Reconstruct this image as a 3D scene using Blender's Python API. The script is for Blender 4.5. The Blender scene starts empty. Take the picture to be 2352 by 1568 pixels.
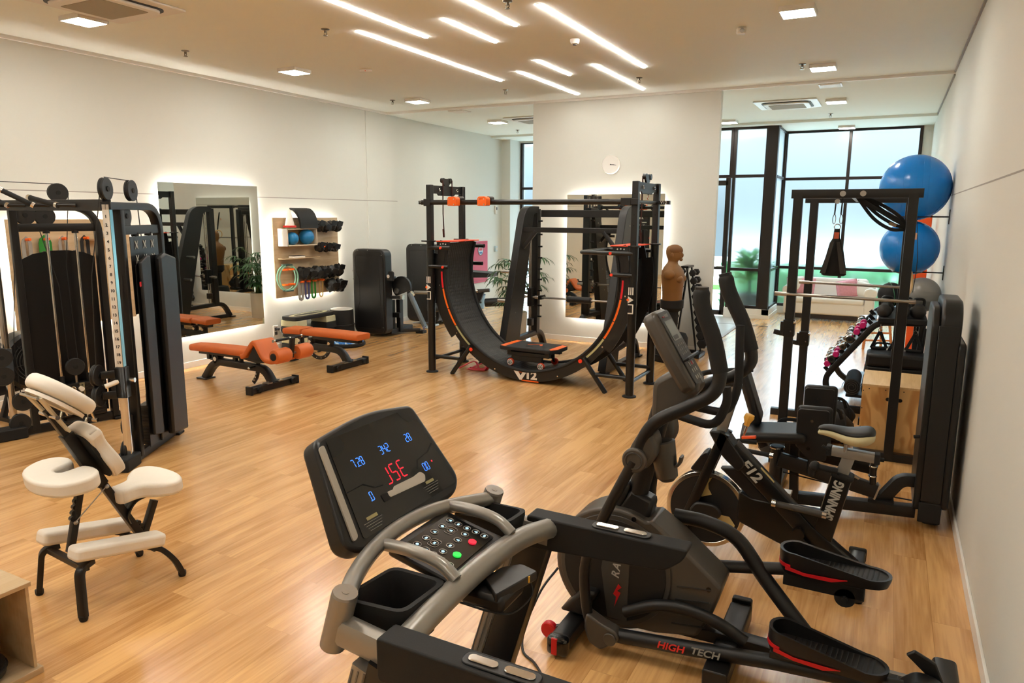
import bpy, bmesh, math, random
from mathutils import Vector, Matrix, Euler, Quaternion
random.seed(7)
S = bpy.context.scene
COL = S.collection
V = Vector
pi = math.pi

# ------------------------------------------------------------------ camera, light, exposure
cd = bpy.data.cameras.new('camera'); cam = bpy.data.objects.new('camera', cd); COL.objects.link(cam)
cd.sensor_width = 36.0; cd.lens = 1655.0 / 2352.0 * 36.0; cd.clip_start = 0.05; cd.clip_end = 200
_r, _u, _f = V((0.886670, 0.462377, 0.004801)), V((-0.084604, 0.152014, 0.984751)), V((-0.454596, 0.873555, -0.173906))
cam.matrix_world = Matrix(((_r.x, _u.x, -_f.x, 0), (_r.y, _u.y, -_f.y, 0), (_r.z, _u.z, -_f.z, 2.1), (0, 0, 0, 1)))
S.camera = cam
S.view_settings.view_transform = 'Standard'
S.view_settings.look = 'None'
S.view_settings.gamma = 1.0
S.view_settings.use_curve_mapping = False
S.view_settings.exposure = 0.0
S.cycles.use_denoising = True
S.cycles.max_bounces = 10
S.cycles.diffuse_bounces = 5
S.cycles.glossy_bounces = 5
S.cycles.transmission_bounces = 6
S.cycles.sample_clamp_indirect = 6.0
S.cycles.caustics_reflective = False
S.cycles.blur_glossy = 0.5
W = bpy.data.worlds.new('sky'); S.world = W; W.use_nodes = True
wn = W.node_tree.nodes; wl = W.node_tree.links
bg = wn['Background']
wtc = wn.new('ShaderNodeTexCoord'); wsep = wn.new('ShaderNodeSeparateXYZ'); wr = wn.new('ShaderNodeValToRGB')
wl.new(wtc.outputs['Generated'], wsep.inputs[0]); wl.new(wsep.outputs['Z'], wr.inputs[0]); wl.new(wr.outputs[0], bg.inputs[0])
wr.color_ramp.elements[0].position = 0.0; wr.color_ramp.elements[0].color = (0.034, 0.046, 0.054, 1)
wr.color_ramp.elements.new(0.13).color = (0.072, 0.091, 0.106, 1)
wr.color_ramp.elements.new(0.34).color = (0.38, 0.50, 0.58, 1)
wr.color_ramp.elements[3].position = 0.9; wr.color_ramp.elements[3].color = (0.70, 0.87, 1.0, 1)
SKY = 15.0
bg.inputs[1].default_value = SKY
PANEL_E, STRIP_E, HALO_E = 100.0, 70.0, 120.0
WARM = (1.0, 0.965, 0.885)

# ------------------------------------------------------------------ materials
def lin(c):
    return tuple(((v / 255.0) / 12.92 if v / 255.0 <= 0.04045 else ((v / 255.0 + 0.055) / 1.055) ** 2.4) for v in c)
MATS = {}
def mat(name, rgb=(128, 128, 128), rough=0.5, metal=0.0, emit=0.0, bump=0.0, bscale=200.0, var=0.0, vscale=6.0, spec=0.5, trans=0.0, ior=1.45, coat=0.0, ecol=None):
    if name in MATS: return MATS[name]
    m = bpy.data.materials.new(name); m.use_nodes = True
    n = m.node_tree.nodes; l = m.node_tree.links; p = n['Principled BSDF']
    c = lin(rgb) + (1,)
    p.inputs['Base Color'].default_value = c
    p.inputs['Roughness'].default_value = rough
    p.inputs['Metallic'].default_value = metal
    p.inputs['Specular IOR Level'].default_value = spec
    p.inputs['Transmission Weight'].default_value = trans
    p.inputs['IOR'].default_value = ior
    p.inputs['Coat Weight'].default_value = coat
    if emit:
        p.inputs['Emission Color'].default_value = (ecol or lin(rgb)) + (1,)
        p.inputs['Emission Strength'].default_value = emit
    if var or bump:
        tc = n.new('ShaderNodeTexCoord')
        if var:
            nz = n.new('ShaderNodeTexNoise'); nz.inputs['Scale'].default_value = vscale; nz.inputs['Detail'].default_value = 4
            l.new(tc.outputs['Object'], nz.inputs['Vector'])
            mx = n.new('ShaderNodeMix'); mx.data_type = 'RGBA'
            mx.inputs[6].default_value = tuple(v * (1 - var) for v in c[:3]) + (1,)
            mx.inputs[7].default_value = tuple(min(1, v * (1 + var)) for v in c[:3]) + (1,)
            l.new(nz.outputs['Fac'], mx.inputs[0]); l.new(mx.outputs[2], p.inputs['Base Color'])
        if bump:
            nb = n.new('ShaderNodeTexNoise'); nb.inputs['Scale'].default_value = bscale; nb.inputs['Detail'].default_value = 2
            l.new(tc.outputs['Object'], nb.inputs['Vector'])
            bn = n.new('ShaderNodeBump'); bn.inputs['Strength'].default_value = bump; bn.inputs['Distance'].default_value = 0.002
            l.new(nb.outputs['Fac'], bn.inputs['Height']); l.new(bn.outputs[0], p.inputs['Normal'])
    MATS[name] = m
    return m

def nd(m, t): return m.node_tree.nodes.new(t)

def wood_mat(name, c0, c1, scale=(1, 1, 1), rough=0.4, planks=None, grain=9.0, seam=0.55, bump=0.0):
    """oak style grain, long axis = object Y; planks=(length,width) adds a brick layout"""
    m = bpy.data.materials.new(name); m.use_nodes = True
    n = m.node_tree.nodes; l = m.node_tree.links; p = n['Principled BSDF']; p.inputs['Roughness'].default_value = rough
    tc = nd(m, 'ShaderNodeTexCoord'); mp = nd(m, 'ShaderNodeMapping'); l.new(tc.outputs['Object'], mp.inputs[0])
    mp.inputs['Scale'].default_value = scale
    vec = mp.outputs[0]
    br = None
    if planks:
        rot = nd(m, 'ShaderNodeMapping'); rot.inputs['Rotation'].default_value = (0, 0, pi / 2); l.new(vec, rot.inputs[0])
        br = nd(m, 'ShaderNodeTexBrick'); l.new(rot.outputs[0], br.inputs['Vector'])
        br.inputs['Color1'].default_value = (0, 0, 0, 1); br.inputs['Color2'].default_value = (1, 1, 1, 1); br.inputs['Mortar'].default_value = (0.5, 0.5, 0.5, 1)
        br.inputs['Scale'].default_value = 1.0; br.inputs['Brick Width'].default_value = planks[0]; br.inputs['Row Height'].default_value = planks[1]
        br.inputs['Mortar Size'].default_value = 0.0012; br.inputs['Mortar Smooth'].default_value = 0.2; br.offset = 0.37
        # shift grain per plank
        ad = nd(m, 'ShaderNodeVectorMath'); ad.operation = 'MULTIPLY_ADD'
        ad.inputs[1].default_value = (13.7, 5.3, 0); l.new(br.outputs['Color'], ad.inputs[0]); l.new(vec, ad.inputs[2]); vec = ad.outputs[0]
    st = nd(m, 'ShaderNodeMapping'); st.inputs['Scale'].default_value = (grain, grain * 0.09, grain); l.new(vec, st.inputs[0])
    nz = nd(m, 'ShaderNodeTexNoise'); nz.inputs['Scale'].default_value = 1.0; nz.inputs['Detail'].default_value = 6; nz.inputs['Distortion'].default_value = 1.2
    l.new(st.outputs[0], nz.inputs['Vector'])
    st2 = nd(m, 'ShaderNodeMapping'); st2.inputs['Scale'].default_value = (grain * 9, grain * 0.35, grain); l.new(vec, st2.inputs[0])
    nz2 = nd(m, 'ShaderNodeTexNoise'); nz2.inputs['Scale'].default_value = 1.0; nz2.inputs['Detail'].default_value = 3; l.new(st2.outputs[0], nz2.inputs['Vector'])
    mix = nd(m, 'ShaderNodeMath'); mix.operation = 'MULTIPLY_ADD'; mix.inputs[1].default_value = 0.35; l.new(nz2.outputs['Fac'], mix.inputs[0])
    sc = nd(m, 'ShaderNodeMath'); sc.operation = 'MULTIPLY'; sc.inputs[1].default_value = 0.75; l.new(nz.outputs['Fac'], sc.inputs[0]); l.new(sc.outputs[0], mix.inputs[2])
    val = mix.outputs[0]
    if br:
        a2 = nd(m, 'ShaderNodeMath'); a2.operation = 'MULTIPLY_ADD'; a2.inputs[1].default_value = 0.09; l.new(br.outputs['Color'], a2.inputs[0]); l.new(val, a2.inputs[2]); val = a2.outputs[0]
    rp = nd(m, 'ShaderNodeValToRGB'); l.new(val, rp.inputs[0])
    rp.color_ramp.elements[0].position = 0.36; rp.color_ramp.elements[0].color = lin(c1) + (1,)
    rp.color_ramp.elements[1].position = 0.72; rp.color_ramp.elements[1].color = lin(c0) + (1,)
    out = rp.outputs[0]
    if br:
        mx = nd(m, 'ShaderNodeMix'); mx.data_type = 'RGBA'; mx.blend_type = 'MULTIPLY'; mx.inputs[7].default_value = (seam, seam, seam, 1)
        l.new(br.outputs['Fac'], mx.inputs[0]); l.new(out, mx.inputs[6]); out = mx.outputs[2]
    l.new(out, p.inputs['Base Color'])
    if bump:
        bn = nd(m, 'ShaderNodeBump'); bn.inputs['Strength'].default_value = bump; bn.inputs['Distance'].default_value = 0.001
        l.new(val, bn.inputs['Height']); l.new(bn.outputs[0], p.inputs['Normal'])
    MATS[name] = m
    return m

# ------------------------------------------------------------------ mesh builder
def axis_mat(p0, p1, up=V((0, 0, 1))):
    z = (V(p1) - V(p0)).normalized()
    if abs(z.dot(up)) > 0.995: up = V((0, 1, 0))
    x = up.cross(z).normalized(); y = z.cross(x)
    return Matrix((x, y, z)).transposed()

def smooth_path(pts, n=6):
    """Catmull-Rom through the points"""
    pts = [V(p) for p in pts]; out = []
    for i in range(len(pts) - 1):
        p0 = pts[i - 1] if i else pts[0] * 2 - pts[1]
        p1, p2 = pts[i], pts[i + 1]
        p3 = pts[i + 2] if i + 2 < len(pts) else pts[-1] * 2 - pts[-2]
        for k in range(n):
            t = k / n
            out.append(0.5 * ((2 * p1) + (p2 - p0) * t + (2 * p0 - 5 * p1 + 4 * p2 - p3) * t * t + (3 * p1 - p0 - 3 * p2 + p3) * t ** 3))
    out.append(pts[-1]); return out

def fillet(pts, r, n=5):
    """round the corners of a polyline"""
    pts = [V(p) for p in pts]; out = [pts[0]]
    for i in range(1, len(pts) - 1):
        a, b, c = pts[i - 1], pts[i], pts[i + 1]
        d1, d2 = (a - b), (c - b); rr = min(r, d1.length * 0.48, d2.length * 0.48)
        s, e = b + d1.normalized() * rr, b + d2.normalized() * rr
        for k in range(n + 1):
            t = k / n; out.append((1 - t) ** 2 * s + 2 * t * (1 - t) * b + t * t * e)
    out.append(pts[-1]); return out

def rrect(w, h, r, n=4):
    """rounded rectangle outline centred at 0"""
    o = []; r = min(r, w / 2 - 1e-5, h / 2 - 1e-5)
    for cx, cy, a in ((w / 2 - r, h / 2 - r, 0), (-w / 2 + r, h / 2 - r, pi / 2), (-w / 2 + r, -h / 2 + r, pi), (w / 2 - r, -h / 2 + r, 1.5 * pi)):
        for k in range(n + 1):
            t = a + k / n * pi / 2; o.append((cx + r * math.cos(t), cy + r * math.sin(t)))
    return o

def rpoly(pts, r, n=4):
    """round all corners of a closed 2-D polygon"""
    out = []; N = len(pts)
    for i in range(N):
        a, b, c = V(pts[i - 1]), V(pts[i]), V(pts[(i + 1) % N])
        ri = r[i] if isinstance(r, (list, tuple)) else r
        d1, d2 = a - b, c - b; rr = min(ri, d1.length * 0.48, d2.length * 0.48)
        if rr < 1e-4: out.append(tuple(b)); continue
        s, e = b + d1.normalized() * rr, b + d2.normalized() * rr
        for k in range(n + 1):
            t = k / n; q = (1 - t) ** 2 * s + 2 * t * (1 - t) * b + t * t * e; out.append(tuple(q))
    return out

class B:
    def __init__(s): s.b = bmesh.new(); s.X = Matrix.Identity(4)
    def at(s, loc=(0, 0, 0), rot=(0, 0, 0)):
        s.X = Matrix.Translation(V(loc)) @ Euler(rot).to_matrix().to_4x4(); return s
    def v(s, p): return s.b.verts.new(s.X @ V(p))
    def face(s, vs):
        try: return s.b.faces.new(vs)
        except ValueError: return None
    def box(s, c, d, rot=None, taper=1.0):
        R = Euler(rot).to_matrix() if rot else Matrix.Identity(3)
        q = []
        for z in (-.5, .5):
            k = taper if z > 0 else 1.0
            for x, y in ((-.5, -.5), (.5, -.5), (.5, .5), (-.5, .5)): q.append(s.v(V(c) + R @ V((x * d[0] * k, y * d[1] * k, z * d[2]))))
        for f in ((3, 2, 1, 0), (4, 5, 6, 7), (0, 1, 5, 4), (1, 2, 6, 5), (2, 3, 7, 6), (3, 0, 4, 7)): s.face([q[i] for i in f])
        return s
    def bb(s, a, b):
        return s.box([(a[i] + b[i]) / 2 for i in range(3)], [abs(b[i] - a[i]) for i in range(3)])
    def rings(s, rs, cap=True, closed=False):
        """rs = list of rings of points"""
        R = [[s.v(p) for p in r] for r in rs]; n = len(R[0]); m = len(R)
        for i in range(m if closed else m - 1):
            a, b = R[i], R[(i + 1) % m]
            for k in range(n): s.face((a[k], a[(k + 1) % n], b[(k + 1) % n], b[k]))
        if cap and not closed:
            s.face(R[0][::-1]); s.face(R[-1])
        return s
    def sweep(s, pts, prof, closed=False, up=V((0, 0, 1)), scale=None):
        """sweep a 2-D profile along a polyline, parallel-transport frame"""
        pts = [V(p) for p in pts]; n = len(pts); T = []
        for i in range(n):
            if closed: t = pts[(i + 1) % n] - pts[i - 1]
            elif i == 0: t = pts[1] - pts[0]
            elif i == n - 1: t = pts[-1] - pts[-2]
            else: t = (pts[i + 1] - pts[i]).normalized() + (pts[i] - pts[i - 1]).normalized()
            T.append(t.normalized())
        u = V(up)
        if abs(u.normalized().dot(T[0])) > 0.97: u = V((0, 1, 0)) if abs(T[0].y) < 0.9 else V((1, 0, 0))
        x = u.cross(T[0]).normalized(); rs = []
        for i in range(n):
            if i:
                q = T[i - 1].rotation_difference(T[i]); x = q @ x
                x = (x - T[i] * x.dot(T[i])).normalized()
            y = T[i].cross(x); k = 1.0
            if not closed and 0 < i < n - 1:
                cs = T[i].dot((pts[i + 1] - pts[i]).normalized()); k = 1.0 / max(cs, 0.6)
            sc = scale[i] if scale else 1.0
            rs.append([pts[i] + (x * px + y * py) * sc for px, py in prof])
        return s.rings(rs, closed=closed)
    def tube(s, pts, r, seg=10, closed=False, radii=None):
        prof = [(r * math.cos(2 * pi * k / seg), r * math.sin(2 * pi * k / seg)) for k in range(seg)]
        return s.sweep(pts, prof, closed, scale=[q / r for q in radii] if radii else None)
    def bar(s, pts, w, h, r=0.004, up=V((0, 0, 1))):
        """rectangular tube; w sideways, h along 'up'"""
        return s.sweep(pts, rrect(w, h, r, 2) if r else [(w/2, h/2), (-w/2, h/2), (-w/2, -h/2), (w/2, -h/2)], up=up)
    def cyl(s, p0, p1, r0, r1=None, seg=20):
        r1 = r0 if r1 is None else r1; M = axis_mat(p0, p1)
        ring = lambda p, r: [V(p) + M @ V((r * math.cos(2 * pi * k / seg), r * math.sin(2 * pi * k / seg), 0)) for k in range(seg)]
        return s.rings([ring(p0, r0), ring(p1, r1)])
    def lathe(s, p0, p1, prof, seg=24):
        """prof = [(t along p0->p1 in metres, radius)]"""
        M = axis_mat(p0, p1)
        return s.rings([[V(p0) + M @ V((max(r, 1e-4) * math.cos(2 * pi * k / seg), max(r, 1e-4) * math.sin(2 * pi * k / seg), t)) for k in range(seg)] for t, r in prof])
    def torus(s, c, axis, R, r, seg=32, rs=8):
        M = axis_mat((0, 0, 0), axis)
        return s.tube([V(c) + M @ V((R * math.cos(2 * pi * k / seg), R * math.sin(2 * pi * k / seg), 0)) for k in range(seg)], r, rs, True)
    def prism(s, poly, M, t):
        """2-D polygon in the xy plane of matrix M, extruded t along its z"""
        a = [s.v(M @ V((p[0], p[1], 0))) for p in poly]; b = [s.v(M @ V((p[0], p[1], t))) for p in poly]; n = len(a)
        s.face(a[::-1]); s.face(b)
        for k in range(n): s.face((a[k], a[(k + 1) % n], b[(k + 1) % n], b[k]))
        return s
    def ball(s, c, r, seg=24, rings=14, sc=(1, 1, 1), rot=None):
        R = Euler(rot).to_matrix() if rot else Matrix.Identity(3)
        rs = []
        for i in range(rings + 1):
            a = pi * i / rings; q = max(math.sin(a), 1e-3)
            rs.append([V(c) + R @ V((r * sc[0] * q * math.cos(2 * pi * k / seg), r * sc[1] * q * math.sin(2 * pi * k / seg), -r * sc[2] * math.cos(a))) for k in range(seg)])
        return s.rings(rs)
    def grid(s, f, nu, nv, t=None):
        """f(u,v)->point ; t thickness vector function or None"""
        g = [[s.v(f(i / nu, j / nv)) for j in range(nv + 1)] for i in range(nu + 1)]
        for i in range(nu):
            for j in range(nv): s.face((g[i][j], g[i + 1][j], g[i + 1][j + 1], g[i][j + 1]))
        return s
    def text(s, body, size, M, depth=0.002, bold=0.0, xs=1.0, shear=0.0, font_space=1.0):
        cu = bpy.data.curves.new('tmp', 'FONT'); cu.body = body; cu.size = size; cu.extrude = depth / 2; cu.offset = bold
        cu.align_x = 'CENTER'; cu.align_y = 'CENTER'; cu.shear = shear; cu.space_character = font_space; cu.resolution_u = 3
        o = bpy.data.objects.new('tmp', cu); COL.objects.link(o)
        bpy.context.view_layer.update()
        me = bpy.data.meshes.new_from_object(o.evaluated_get(bpy.context.evaluated_depsgraph_get()))
        bpy.data.objects.remove(o)
        T = s.X @ M @ Matrix.Diagonal((xs, 1, 1, 1))
        me.transform(T); s.b.from_mesh(me); bpy.data.meshes.remove(me); bpy.data.curves.remove(cu)
        return s
    def out(s, name, m, parent=None, bevel=0.0, seg=2, smooth=38, label=None, sub=0, solid=0.0, recalc=True, loose=False):
        if loose:                                   # every separate piece becomes an object of its own
            left = set(s.b.verts); res = []
            while left:
                st = [left.pop()]; isl = set(st)
                while st:
                    for e in st.pop().link_edges:
                        for w in e.verts:
                            if w not in isl: isl.add(w); left.discard(w); st.append(w)
                q = B(); mp = {w: q.b.verts.new(w.co) for w in isl}
                for f in s.b.faces:
                    if f.verts[0] in isl: q.b.faces.new([mp[w] for w in f.verts])
                res.append(q.out(name, m, parent, bevel, seg, smooth, label, sub, solid, recalc))
            s.b.free(); return res
        if recalc: bmesh.ops.recalc_face_normals(s.b, faces=s.b.faces)
        me = bpy.data.meshes.new(name)
        for f in s.b.faces: f.smooth = True
        lim = math.radians(smooth)
        for e in s.b.edges:
            if len(e.link_faces) == 2 and e.calc_face_angle(0) > lim: e.smooth = False
        s.b.to_mesh(me); s.b.free()
        o = bpy.data.objects.new(name, me); COL.objects.link(o)
        if isinstance(m, (list, tuple)):
            for q in m: me.materials.append(q)
        else: me.materials.append(m)
        if parent: o.parent = parent
        if solid:
            md = o.modifiers.new('solid', 'SOLIDIFY'); md.thickness = solid; md.offset = 0
        if bevel:
            md = o.modifiers.new('bevel', 'BEVEL'); md.width = bevel; md.segments = seg; md.limit_method = 'ANGLE'; md.angle_limit = math.radians(40)
        if sub:
            md = o.modifiers.new('sub', 'SUBSURF'); md.levels = sub; md.render_levels = sub
        if label: o['label'] = label
        return o

def tag(o, label, cat, group=None, kind=None):
    o['label'] = label; o['category'] = cat
    if group: o['group'] = group
    if kind: o['kind'] = kind
    return o
def thing(name, label, cat, loc=(0, 0, 0), rz=0.0, group=None):
    o = bpy.data.objects.new(name, None); COL.objects.link(o); o.empty_display_size = 0.1
    o.location = loc; o.rotation_euler = (0, 0, rz)
    return tag(o, label, cat, group)
def struct(o, label=None):
    o['kind'] = 'structure'
    if label: o['label'] = label
    return o
def dup(root, loc, rz=None, label=None, group=None):
    r = root.copy(); COL.objects.link(r); r.location = loc
    if rz is not None: r.rotation_euler = (0, 0, rz)
    if label: r['label'] = label
    if group: r['group'] = group
    for ch in list(root.children):
        c = ch.copy(); COL.objects.link(c); c.parent = r
        for g in list(ch.children):
            d = g.copy(); COL.objects.link(d); d.parent = c
    return r
def plane_M(o, x, y):
    """matrix with origin o, x axis, y axis (z = x cross y)"""
    x = V(x).normalized(); z = x.cross(V(y)).normalized(); y = z.cross(x)
    M = Matrix((x, y, z)).transposed().to_4x4(); M.translation = V(o); return M

# common materials
m_black = mat('black_powder_coat', (15, 14, 14), 0.42, bump=0.15, bscale=900, var=0.15)
m_black2 = mat('black_satin_metal', (11, 11, 11), 0.3, var=0.1)
m_rubber = mat('black_rubber', (14, 14, 14), 0.7, bump=0.2, bscale=400, var=0.2)
m_vinyl = mat('black_vinyl', (15, 15, 16), 0.45, bump=0.1, bscale=300, var=0.1)
m_plastic = mat('black_plastic', (17, 16, 16), 0.38, bump=0.1, bscale=1200, var=0.1)
m_dgrey = mat('dark_grey_plastic', (60, 57, 53), 0.42, bump=0.1, bscale=1000, var=0.08)
m_chrome = mat('chrome', (215, 210, 203), 0.14, 1.0, var=0.04)
m_steel = mat('brushed_steel', (170, 166, 160), 0.3, 1.0, var=0.08)
m_silver = mat('silver_paint', (150, 146, 139), 0.34, 0.55, var=0.06)
m_orange_v = mat('orange_leather', (190, 96, 42), 0.55, bump=0.15, bscale=250, var=0.1)
m_cream_v = mat('cream_leather', (238, 231, 218), 0.5, bump=0.12, bscale=120, var=0.06)
m_white = mat('white_plastic', (228, 224, 216), 0.4, var=0.02)
m_red = mat('red_plastic', (190, 20, 28), 0.4, var=0.05)
m_orange = mat('orange_plastic', (236, 100, 24), 0.4, var=0.05)
m_glow = mat('lamp_diffuser', (255, 255, 255), 0.5, emit=PANEL_E, ecol=WARM)
m_strip = mat('strip_lamp', (255, 255, 255), 0.5, emit=STRIP_E, ecol=WARM)
m_halo = mat('halo_strip', (255, 255, 255), 0.5, emit=HALO_E, ecol=(1.0, 0.94, 0.84))
m_mirror = mat('mirror_glass', (225, 228, 222), 0.01, 1.0)
m_cable = mat('black_cable', (15, 15, 15), 0.5, var=0.1)
# ------------------------------------------------------------------ setting
XL, XR, YB, YC = -8.4, 0.55, -3.2, 11.1
m_wall = mat('white_wall_paint', (216, 216, 208), 0.75, bump=0.05, bscale=300, var=0.012, vscale=2)
m_ceil = mat('ceiling_paint', (240, 245, 239), 0.85, bump=0.04, bscale=300, var=0.01)
m_trim = mat('white_gloss_trim', (238, 235, 228), 0.5, var=0.01)
m_groove = mat('grey_groove', (150, 145, 138), 0.7, var=0.05)
m_frame = mat('dark_bronze_frame', (38, 30, 26), 0.4, 0.3, var=0.1)
m_floor = wood_mat('oak_vinyl_planks', (228, 178, 116), (170, 116, 60), (1, 1, 1), 0.27, planks=(1.22, 0.18), grain=7.0, seam=0.8)
_fp = m_floor.node_tree.nodes['Principled BSDF']; _fp.inputs['Coat Weight'].default_value = .65; _fp.inputs['Coat Roughness'].default_value = .21; _fp.inputs['Specular IOR Level'].default_value = .6
m_frost = mat('frosted_glass', (236, 246, 248), 0.30, trans=1.0, ior=1.3, spec=0.3)
m_glass = mat('clear_glass', (240, 248, 248), 0.0, trans=1.0, ior=1.05, spec=0.3)

b = B(); b.bb((XL - .4, YB - .2, -.12), (XR + .3, 17.3, 0)); o = b.out('floor', m_floor); struct(o, 'oak plank floor of the gym')
b = B(); b.bb((XL - .2, YB - .2, 3.92), (XR + .2, YC, 4.1)); struct(b.out('ceiling', m_ceil), 'beige ceiling over the front of the gym')
b = B(); b.bb((XL - .2, YC, 3.885), (XR + .2, 15.12, 4.1)); b.bb((XL - .4, 15.12, 3.84), (XR + .2, 17.2, 4.1)); struct(b.out('ceiling_rear', m_ceil), 'ceiling over the rear of the gym by the windows')
b = B(); b.bb((XL - .2, YB, 0), (XL, 11.37, 4)); b.bb((XL - .2, 11.37, 0), (XL - .03, 15.62, 4)); b.bb((XL - .005, 10.49, 0), (XL + .012, 11.37, 3.92))
struct(b.out('wall_left', m_wall), 'white wall on the left')
b = B(); b.bb((XR, YB, 0), (XR + .2, 17.0, 4)); struct(b.out('wall_right', m_wall), 'white wall on the right')
b = B(); b.bb((XL - .2, YB - .2, 0), (XR + .2, YB, 4)); struct(b.out('wall_back', m_wall), 'white wall behind the viewer')
b = B(); b.bb((-5.40, YC, 0), (-2.363, YC + .12, 3.9)); struct(b.out('wall_middle', m_wall), 'free standing white wall at the back of the gym')
b = B(); b.bb((XL - .5, 15.62, 0), (-8.2, 16.4, 4)); b.bb((.38, 16.6, 0), (XR, 16.8, 4)); b.bb((-5.5, 15.4, 0), (-4.2, 15.6, 4)); b.bb((-5.5, 15.4, 0), (-5.4, 16.4, 4))
b.bb((-8.2, 16.15, 3.8), (-5.4, 16.4, 4)); b.bb((-5.5, 15.4, 3.84), (-2.1, 15.6, 4)); b.bb((-2.2, 16.6, 3.84), (.4, 16.8, 4))
struct(b.out('wall_rear', m_wall), 'white rear wall pieces around the windows')
b = B(); b.bb((XL, YB, 0), (XL + .015, 10.49, .085)); b.bb((XL, 10.49, 0), (XL + .027, 11.37, .085)); b.bb((XL - .03, 11.37, 0), (XL - .015, 15.62, .085)); struct(b.out('baseboard_left', m_trim, bevel=.003), 'white baseboard along the left wall')
b = B(); b.bb((XR - .015, YB, 0), (XR, 17.0, .085)); struct(b.out('baseboard_right', m_trim, bevel=.003), 'white baseboard along the right wall')
b = B(); b.bb((-5.41, YC - .015, 0), (-2.35, YC, .085)); b.bb((-2.363, YC - .015, 0), (-2.348, YC + .12, .085)); struct(b.out('baseboard_middle', m_trim, bevel=.003), 'white baseboard of the middle wall')
b = B(); b.bb((XL, YB, 3.88), (XL + .035, YC, 3.921)); b.bb((XL, YC - .03, 3.88), (XR, YC + .002, 3.921)); struct(b.out('trim_1', m_trim), 'white ceiling trim along the left and middle walls')
b = B(); b.bb((XR - .02, YB, 3.895), (XR, 15.1, 3.925)); b.bb((XR - .02, YC, 3.86), (XR, 15.1, 3.89)); struct(b.out('trim_2', m_groove), 'grey strip drawn as the shaded gap along the right wall ceiling')  # solid strip, its grey stands for the shade inside the ceiling gap
b = B(); b.bb((XL - .001, YB, 2.326), (XL + .0015, 10.49, 2.336)); b.bb((XL, 10.49, 2.326), (XL + .0135, 11.37, 2.336)); struct(b.out('trim_3', m_groove), 'thin grey groove along the left wall')
b = B(); b.bb((XR - .0015, YB, 2.322), (XR + .001, 11.0, 2.332)); struct(b.out('trim_4', m_groove), 'thin grey groove along the right wall')

# windows ------------------------------------------------------------
def window(name, x0, x1, y, z0, z1, vs, hs, label, fw=.06, dep=.09, skip=()):
    b = B()
    for x in [x0 + fw / 2, x1 - fw / 2] + list(vs): b.box((x, y, (z0 + z1) / 2), (fw, dep, z1 - z0))
    for z in [z0 + fw / 2, z1 - fw / 2] + list(hs): b.box(((x0 + x1) / 2, y, z), (x1 - x0, dep * .98, fw))
    f = struct(b.out(name, m_frame, bevel=.004), label)
    xs = [x0] + sorted(vs) + [x1]; zs = [z0] + sorted(hs) + [z1]
    for i in range(len(xs) - 1):
        for j in range(len(zs) - 1):
            if (i, j) in skip: continue
            p = B(); p.bb((xs[i] + fw / 3, y + .012, zs[j] + fw / 3), (xs[i + 1] - fw / 3, y + .022, zs[j + 1] - fw / 3)); p.out('pane', m_frost, f)
    return f
YF, YR = 15.45, 16.62
window('window_1', -2.98, -2.30, YF, .20, 3.85, (), (1.0, 2.88), 'tall frosted window with dark frame beside the glass door')
b = B(); b.bb((-2.32, YF - .06, .2), (-2.13, YF + .1, 3.85)); struct(b.out('trim_5', m_frame, bevel=.004), 'dark bronze corner column of the windows')
window('window_2', -2.16, .385, YR, .16, 3.85, (-.90,), (1.0, 2.86), 'large frosted window behind the sofa')
# glazed return between the bay and the recess
b = B()
for z in (.22, 1.0, 2.87, 3.82): b.bb((-2.19, YF + .1, z - .03), (-2.125, YR - .04, z + .03))
b.bb((-2.19, YR - .10, .2), (-2.12, YR - .04, 3.85)); struct(b.out('trim_6', m_frame, bevel=.004), 'dark frame of the window return')
b = B(); b.bb((-2.165, YF + .1, .2), (-2.155, YR - .04, 3.85)); struct(b.out('window_4', m_frost), 'narrow frosted return pane')
b = B(); b.bb((-3.0, YF - .08, 0), (-2.1, YF + .16, .2)); b.bb((-2.24, YF - .08, 0), (-2.1, YR, .2)); b.bb((-2.2, YR - .03, 0), (XR, YR + .1, .16))
struct(b.out('trim_7', m_trim, bevel=.004), 'low white curb under the windows')
b = B(); b.bb((-3.0, YF - .095, 0), (-2.085, YF - .08, .085)); b.bb((-2.1, YF - .08, 0), (-2.085, YR, .085)); struct(b.out('baseboard_rear', m_trim, bevel=.003), 'white baseboard of the window curb')
# glass door with its transom
b = B()
for x in (-3.05, -4.15): b.bb((x - .045, YF - .05, .03), (x + .045, YF + .05, 2.86))
b.bb((-4.15, YF - .05, 2.70), (-3.05, YF + .05, 2.80)); b.bb((-4.15, YF - .05, .03), (-3.05, YF + .05, .13)); b.bb((-4.15, YF - .03, .98), (-3.05, YF + .03, 1.04))
d = struct(b.out('door_1', m_frame, bevel=.004), 'glass door with a dark frame behind the middle wall')
p = B(); p.bb((-4.1, YF, .1), (-3.09, YF + .008, 2.72)); p.out('pane', m_glass, d)
p = B(); p.cyl((-3.05, YF - .05, 1.05), (-3.05, YF - .10, 1.05), .012); p.tube([(-3.05, YF - .10, 1.05), (-3.19, YF - .10, 1.05)], .01); p.out('door_handle', m_steel, d)
window('window_5', -4.2, -2.98, YF, 2.85, 3.85, (), (), 'frosted transom above the glass door')
window('window_3', -8.2, -5.5, 16.2, .12, 3.84, (-7.2, -6.35), (1.0, 2.72), 'frosted window at the far left end')

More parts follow.
